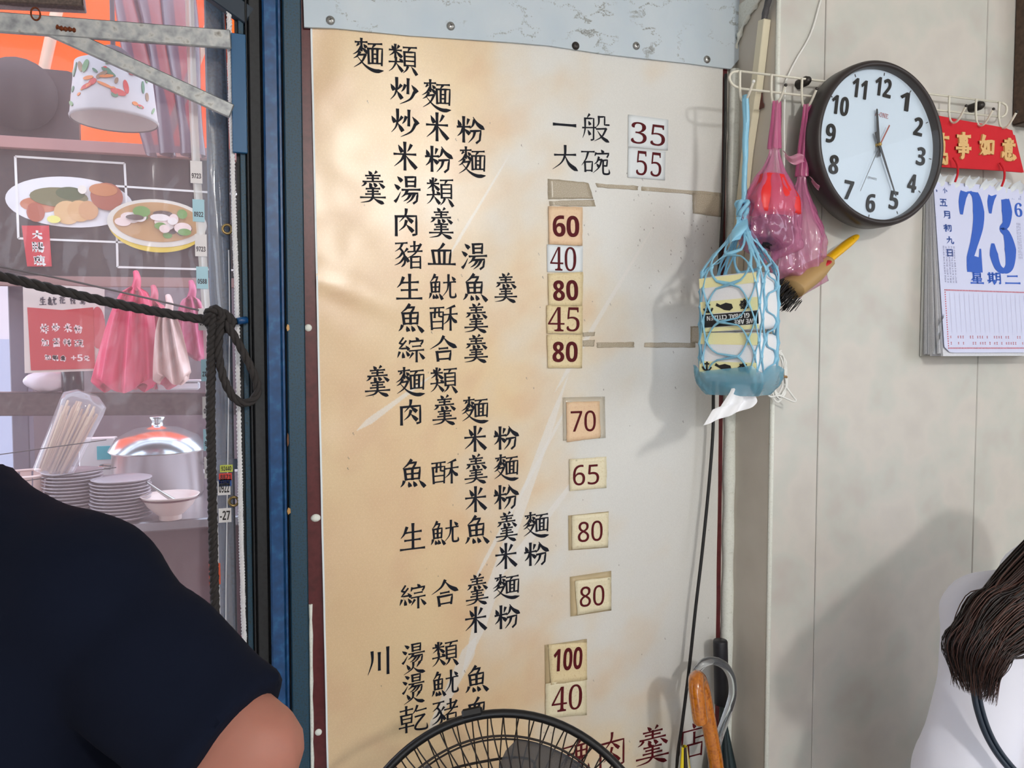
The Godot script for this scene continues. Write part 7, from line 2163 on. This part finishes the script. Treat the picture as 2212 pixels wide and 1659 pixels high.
func woman() -> void:
	# seated woman seen from behind, hair over her left shoulder, bag strap across her back
	var sh := Vector3(1.1228, 0.9892, 0.4685)
	var el := Vector3(1.0527, 0.7421, 0.4773)
	var neck := Vector3(1.2515, 1.038, 0.4691)
	var head := Vector3(1.3377, 1.0739, 0.5191)
	var spine := Vector3(1.2652, 0.7765, 0.4871)
	var hip := Vector3(spine.x + 0.03, 0.56, spine.z + 0.02)
	var rsh := neck + Vector3(0.19, -0.08, 0.02)
	var p := thing("person", "seated person in a white blouse with long brown hair and a dark bag strap", "person", Vector3(hip.x, 0, hip.z))
	var hand := el + Vector3(0.14, -0.10, -0.10)
	var rel := rsh + Vector3(0.06, -0.28, -0.02)
	var rhand := rel + Vector3(-0.08, -0.04, -0.16)
	var skin := [[neck, head, 0.045, 0.05], [head, head + Vector3(0.01, 0.05, -0.01), 0.076, 0.085], [head + Vector3(0.05, -0.02, -0.04), head + Vector3(0.06, -0.04, -0.05), 0.05, 0.045], [head + Vector3(0.095, 0.02, -0.075), head + Vector3(0.1, 0.0, -0.08), 0.012, 0.015], [sh, el, 0.042, 0.034], [el, hand, 0.034, 0.022], [rsh, rel, 0.042, 0.034], [rel, rhand, 0.034, 0.022], [neck, spine, 0.05, 0.09]]
	for h in [[hand, (hand - el).normalized()], [rhand, (rhand - rel).normalized()]]:
		var d: Vector3 = h[1]
		var s := d.cross(Vector3.UP).normalized()
		skin.append([h[0], h[0] + d * 0.06, 0.022, 0.02])
		for k in 4:
			var r: Vector3 = h[0] + d * 0.065 + s * (k - 1.5) * 0.017
			skin.append([r, r + d * [0.045, 0.055, 0.05, 0.04][k], 0.008, 0.007])
		skin.append([h[0] + d * 0.02 - s * 0.02, h[0] + d * 0.055 - s * 0.045, 0.01, 0.008])
	var st := mb()
	nets(st, Vector3(0.85, 0.6, 0.1), Vector3(1.75, 1.5, 0.95), 0.012, func(q): return blend(q, skin, 0.02))
	build(st, "body", M.skin, p)
	var torso := [[neck, sh, 0.05, 0.060], [neck, rsh, 0.05, 0.058], [neck, spine, 0.07, 0.135], [spine, hip, 0.135, 0.15], [sh, spine, 0.06, 0.12], [sh, el, 0.064, 0.062], [el, el + (hand - el) * 0.5, 0.062, 0.056], [el + Vector3(0, -0.02, 0), el + Vector3(-0.025, -0.16, 0.02), 0.05, 0.06], [rsh, rel, 0.062, 0.056]]
	var wr := FastNoiseLite.new()
	wr.seed = 27
	wr.frequency = 6.0
	wr.fractal_octaves = 2
	st = mb()
	nets(st, Vector3(0.8, 0.45, 0.16), Vector3(1.8, 1.25, 0.95), 0.0105, func(q):
		var w := 0.008 * wr.get_noise_3d(q.x * 1.5 + q.y * 0.6, q.y * 0.8 - q.x * 0.4, q.z * 1.5)
		return maxf(blend(q, torso, 0.035) + w, (q - neck).dot((head - neck).normalized()) - 0.03))
	var cloth := mat(rgb(226, 226, 238), 0.8)
	build(st, "blouse", cloth, p)
	st = mb()
	var knee := hip + Vector3(0.22, -0.06, -0.10)
	nets(st, Vector3(1.0, 0.03, 0.1), Vector3(2.2, 0.72, 1.0), 0.02, func(q): return blend(q, [[hip + Vector3(-0.05, 0, 0.05), hip + Vector3(0.05, 0, -0.05), 0.14, 0.14], [hip, knee + Vector3(0, 0, 0.12), 0.09, 0.06], [hip, knee, 0.09, 0.06], [knee, Vector3(knee.x, 0.06, knee.z), 0.055, 0.04], [knee + Vector3(0, 0, 0.12), Vector3(knee.x, 0.06, knee.z + 0.12), 0.055, 0.04]], 0.03))
	build(st, "trousers", mat(rgb(60, 64, 84), 0.8), p)
	st = mb()
	nets(st, Vector3(1.0, 0.0, 0.1), Vector3(2.3, 0.13, 1.0), 0.012, func(q): return blend(q, [[Vector3(knee.x, 0.04, knee.z), Vector3(knee.x + 0.13, 0.035, knee.z - 0.02), 0.034, 0.03], [Vector3(knee.x, 0.04, knee.z + 0.12), Vector3(knee.x + 0.13, 0.035, knee.z + 0.10), 0.034, 0.03]], 0.01))
	build(st, "shoes", M.black, p)
	# hair: a soft mass with separate locks over it
	var dark := mat(rgb(46, 28, 26), 0.45)
	var a0 := head + Vector3(0.0, 0.05, 0.02)
	var h1 := Vector3(1.0846, 1.0515, 0.558)
	var h2 := Vector3(1.0166, 1.0237, 0.5566)
	var h3 := Vector3(0.9752, 0.9866, 0.5544)
	var h4 := Vector3(0.9738, 0.9407, 0.5562)
	st = mb()
	nets(st, Vector3(0.9, 0.9, 0.2), Vector3(1.55, 1.45, 0.95), 0.009, func(q): return blend(q, [[a0, a0 + Vector3(0, 0.02, 0), 0.10, 0.10], [a0, h1, 0.08, 0.042], [h1, h2, 0.038, 0.029], [h2, h3, 0.029, 0.022], [h3, h4, 0.021, 0.005]], 0.03))
	build(st, "hair", dark, p)
	var rng := RandomNumberGenerator.new()
	rng.seed = 33
	var tones := [mat(rgb(48, 28, 25), 0.4), mat(rgb(74, 44, 36), 0.4), mat(rgb(28, 18, 18), 0.4)]
	for tn in 3:
		st = mb()
		for k in 300:
			var a := rng.randf() * TAU
			var r := 0.82 + 0.3 * rng.randf()
			var os := []
			for d in [(h2 - h1).normalized(), (h3 - h1).normalized(), (h4 - h2).normalized()]:
				var u: Vector3 = d.cross(Vector3.BACK).normalized()
				os.append(u * cos(a) + u.cross(d) * sin(a))
			var o: Vector3 = os[2]
			var tip := h3.lerp(h4, rng.randf_range(0.35, 1.08)) + o * rng.randf_range(0.008, 0.030) + Vector3(0, -0.012, 0)
			var j := Vector3(rng.randf_range(-1, 1), rng.randf_range(-1, 1), rng.randf_range(-1, 1)) * 0.006
			tube(st, smooth_path([a0 + os[0] * 0.09 * r + Vector3(0, 0.02, 0), h1 + os[0] * 0.05 * r + j, h2 + os[1] * 0.041 * r - j, h3 + os[2] * 0.034 * r + j, tip], 5), func(t): return 0.0012 * (1.0 - 0.85 * t * t), 4, false)
		var o2 := build(st, "hair_locks", tones[tn], p)
		o2.set_meta("kind", "stuff")
	# bag strap lying across her back
	st = mb()
	st.set_smooth_group(0)
	var sp := [Vector3(1.0068, 0.9516, 0.5249), Vector3(1.0102, 0.9245, 0.5274), Vector3(1.011, 0.8928, 0.5346), Vector3(1.0167, 0.8614, 0.5435), Vector3(1.0276, 0.8337, 0.554), Vector3(1.0446, 0.8077, 0.5667), Vector3(1.0694, 0.7809, 0.5768), Vector3(1.123, 0.7401, 0.5872)]
	var path := smooth_path(sp, 6)
	for k in 2:
		tube(st, path.map(func(q): return q + Vector3(0.0045 if k else -0.0045, 0.0, 0.0015)), 0.0068, 8, true, 0.55)
	tag(build(st, "bag_strap", mat(rgb(30, 44, 60), 0.45), null), "dark navy shoulder strap across the white blouse", "bag strap")
	stool(hip, "round dark stool under the person in white")
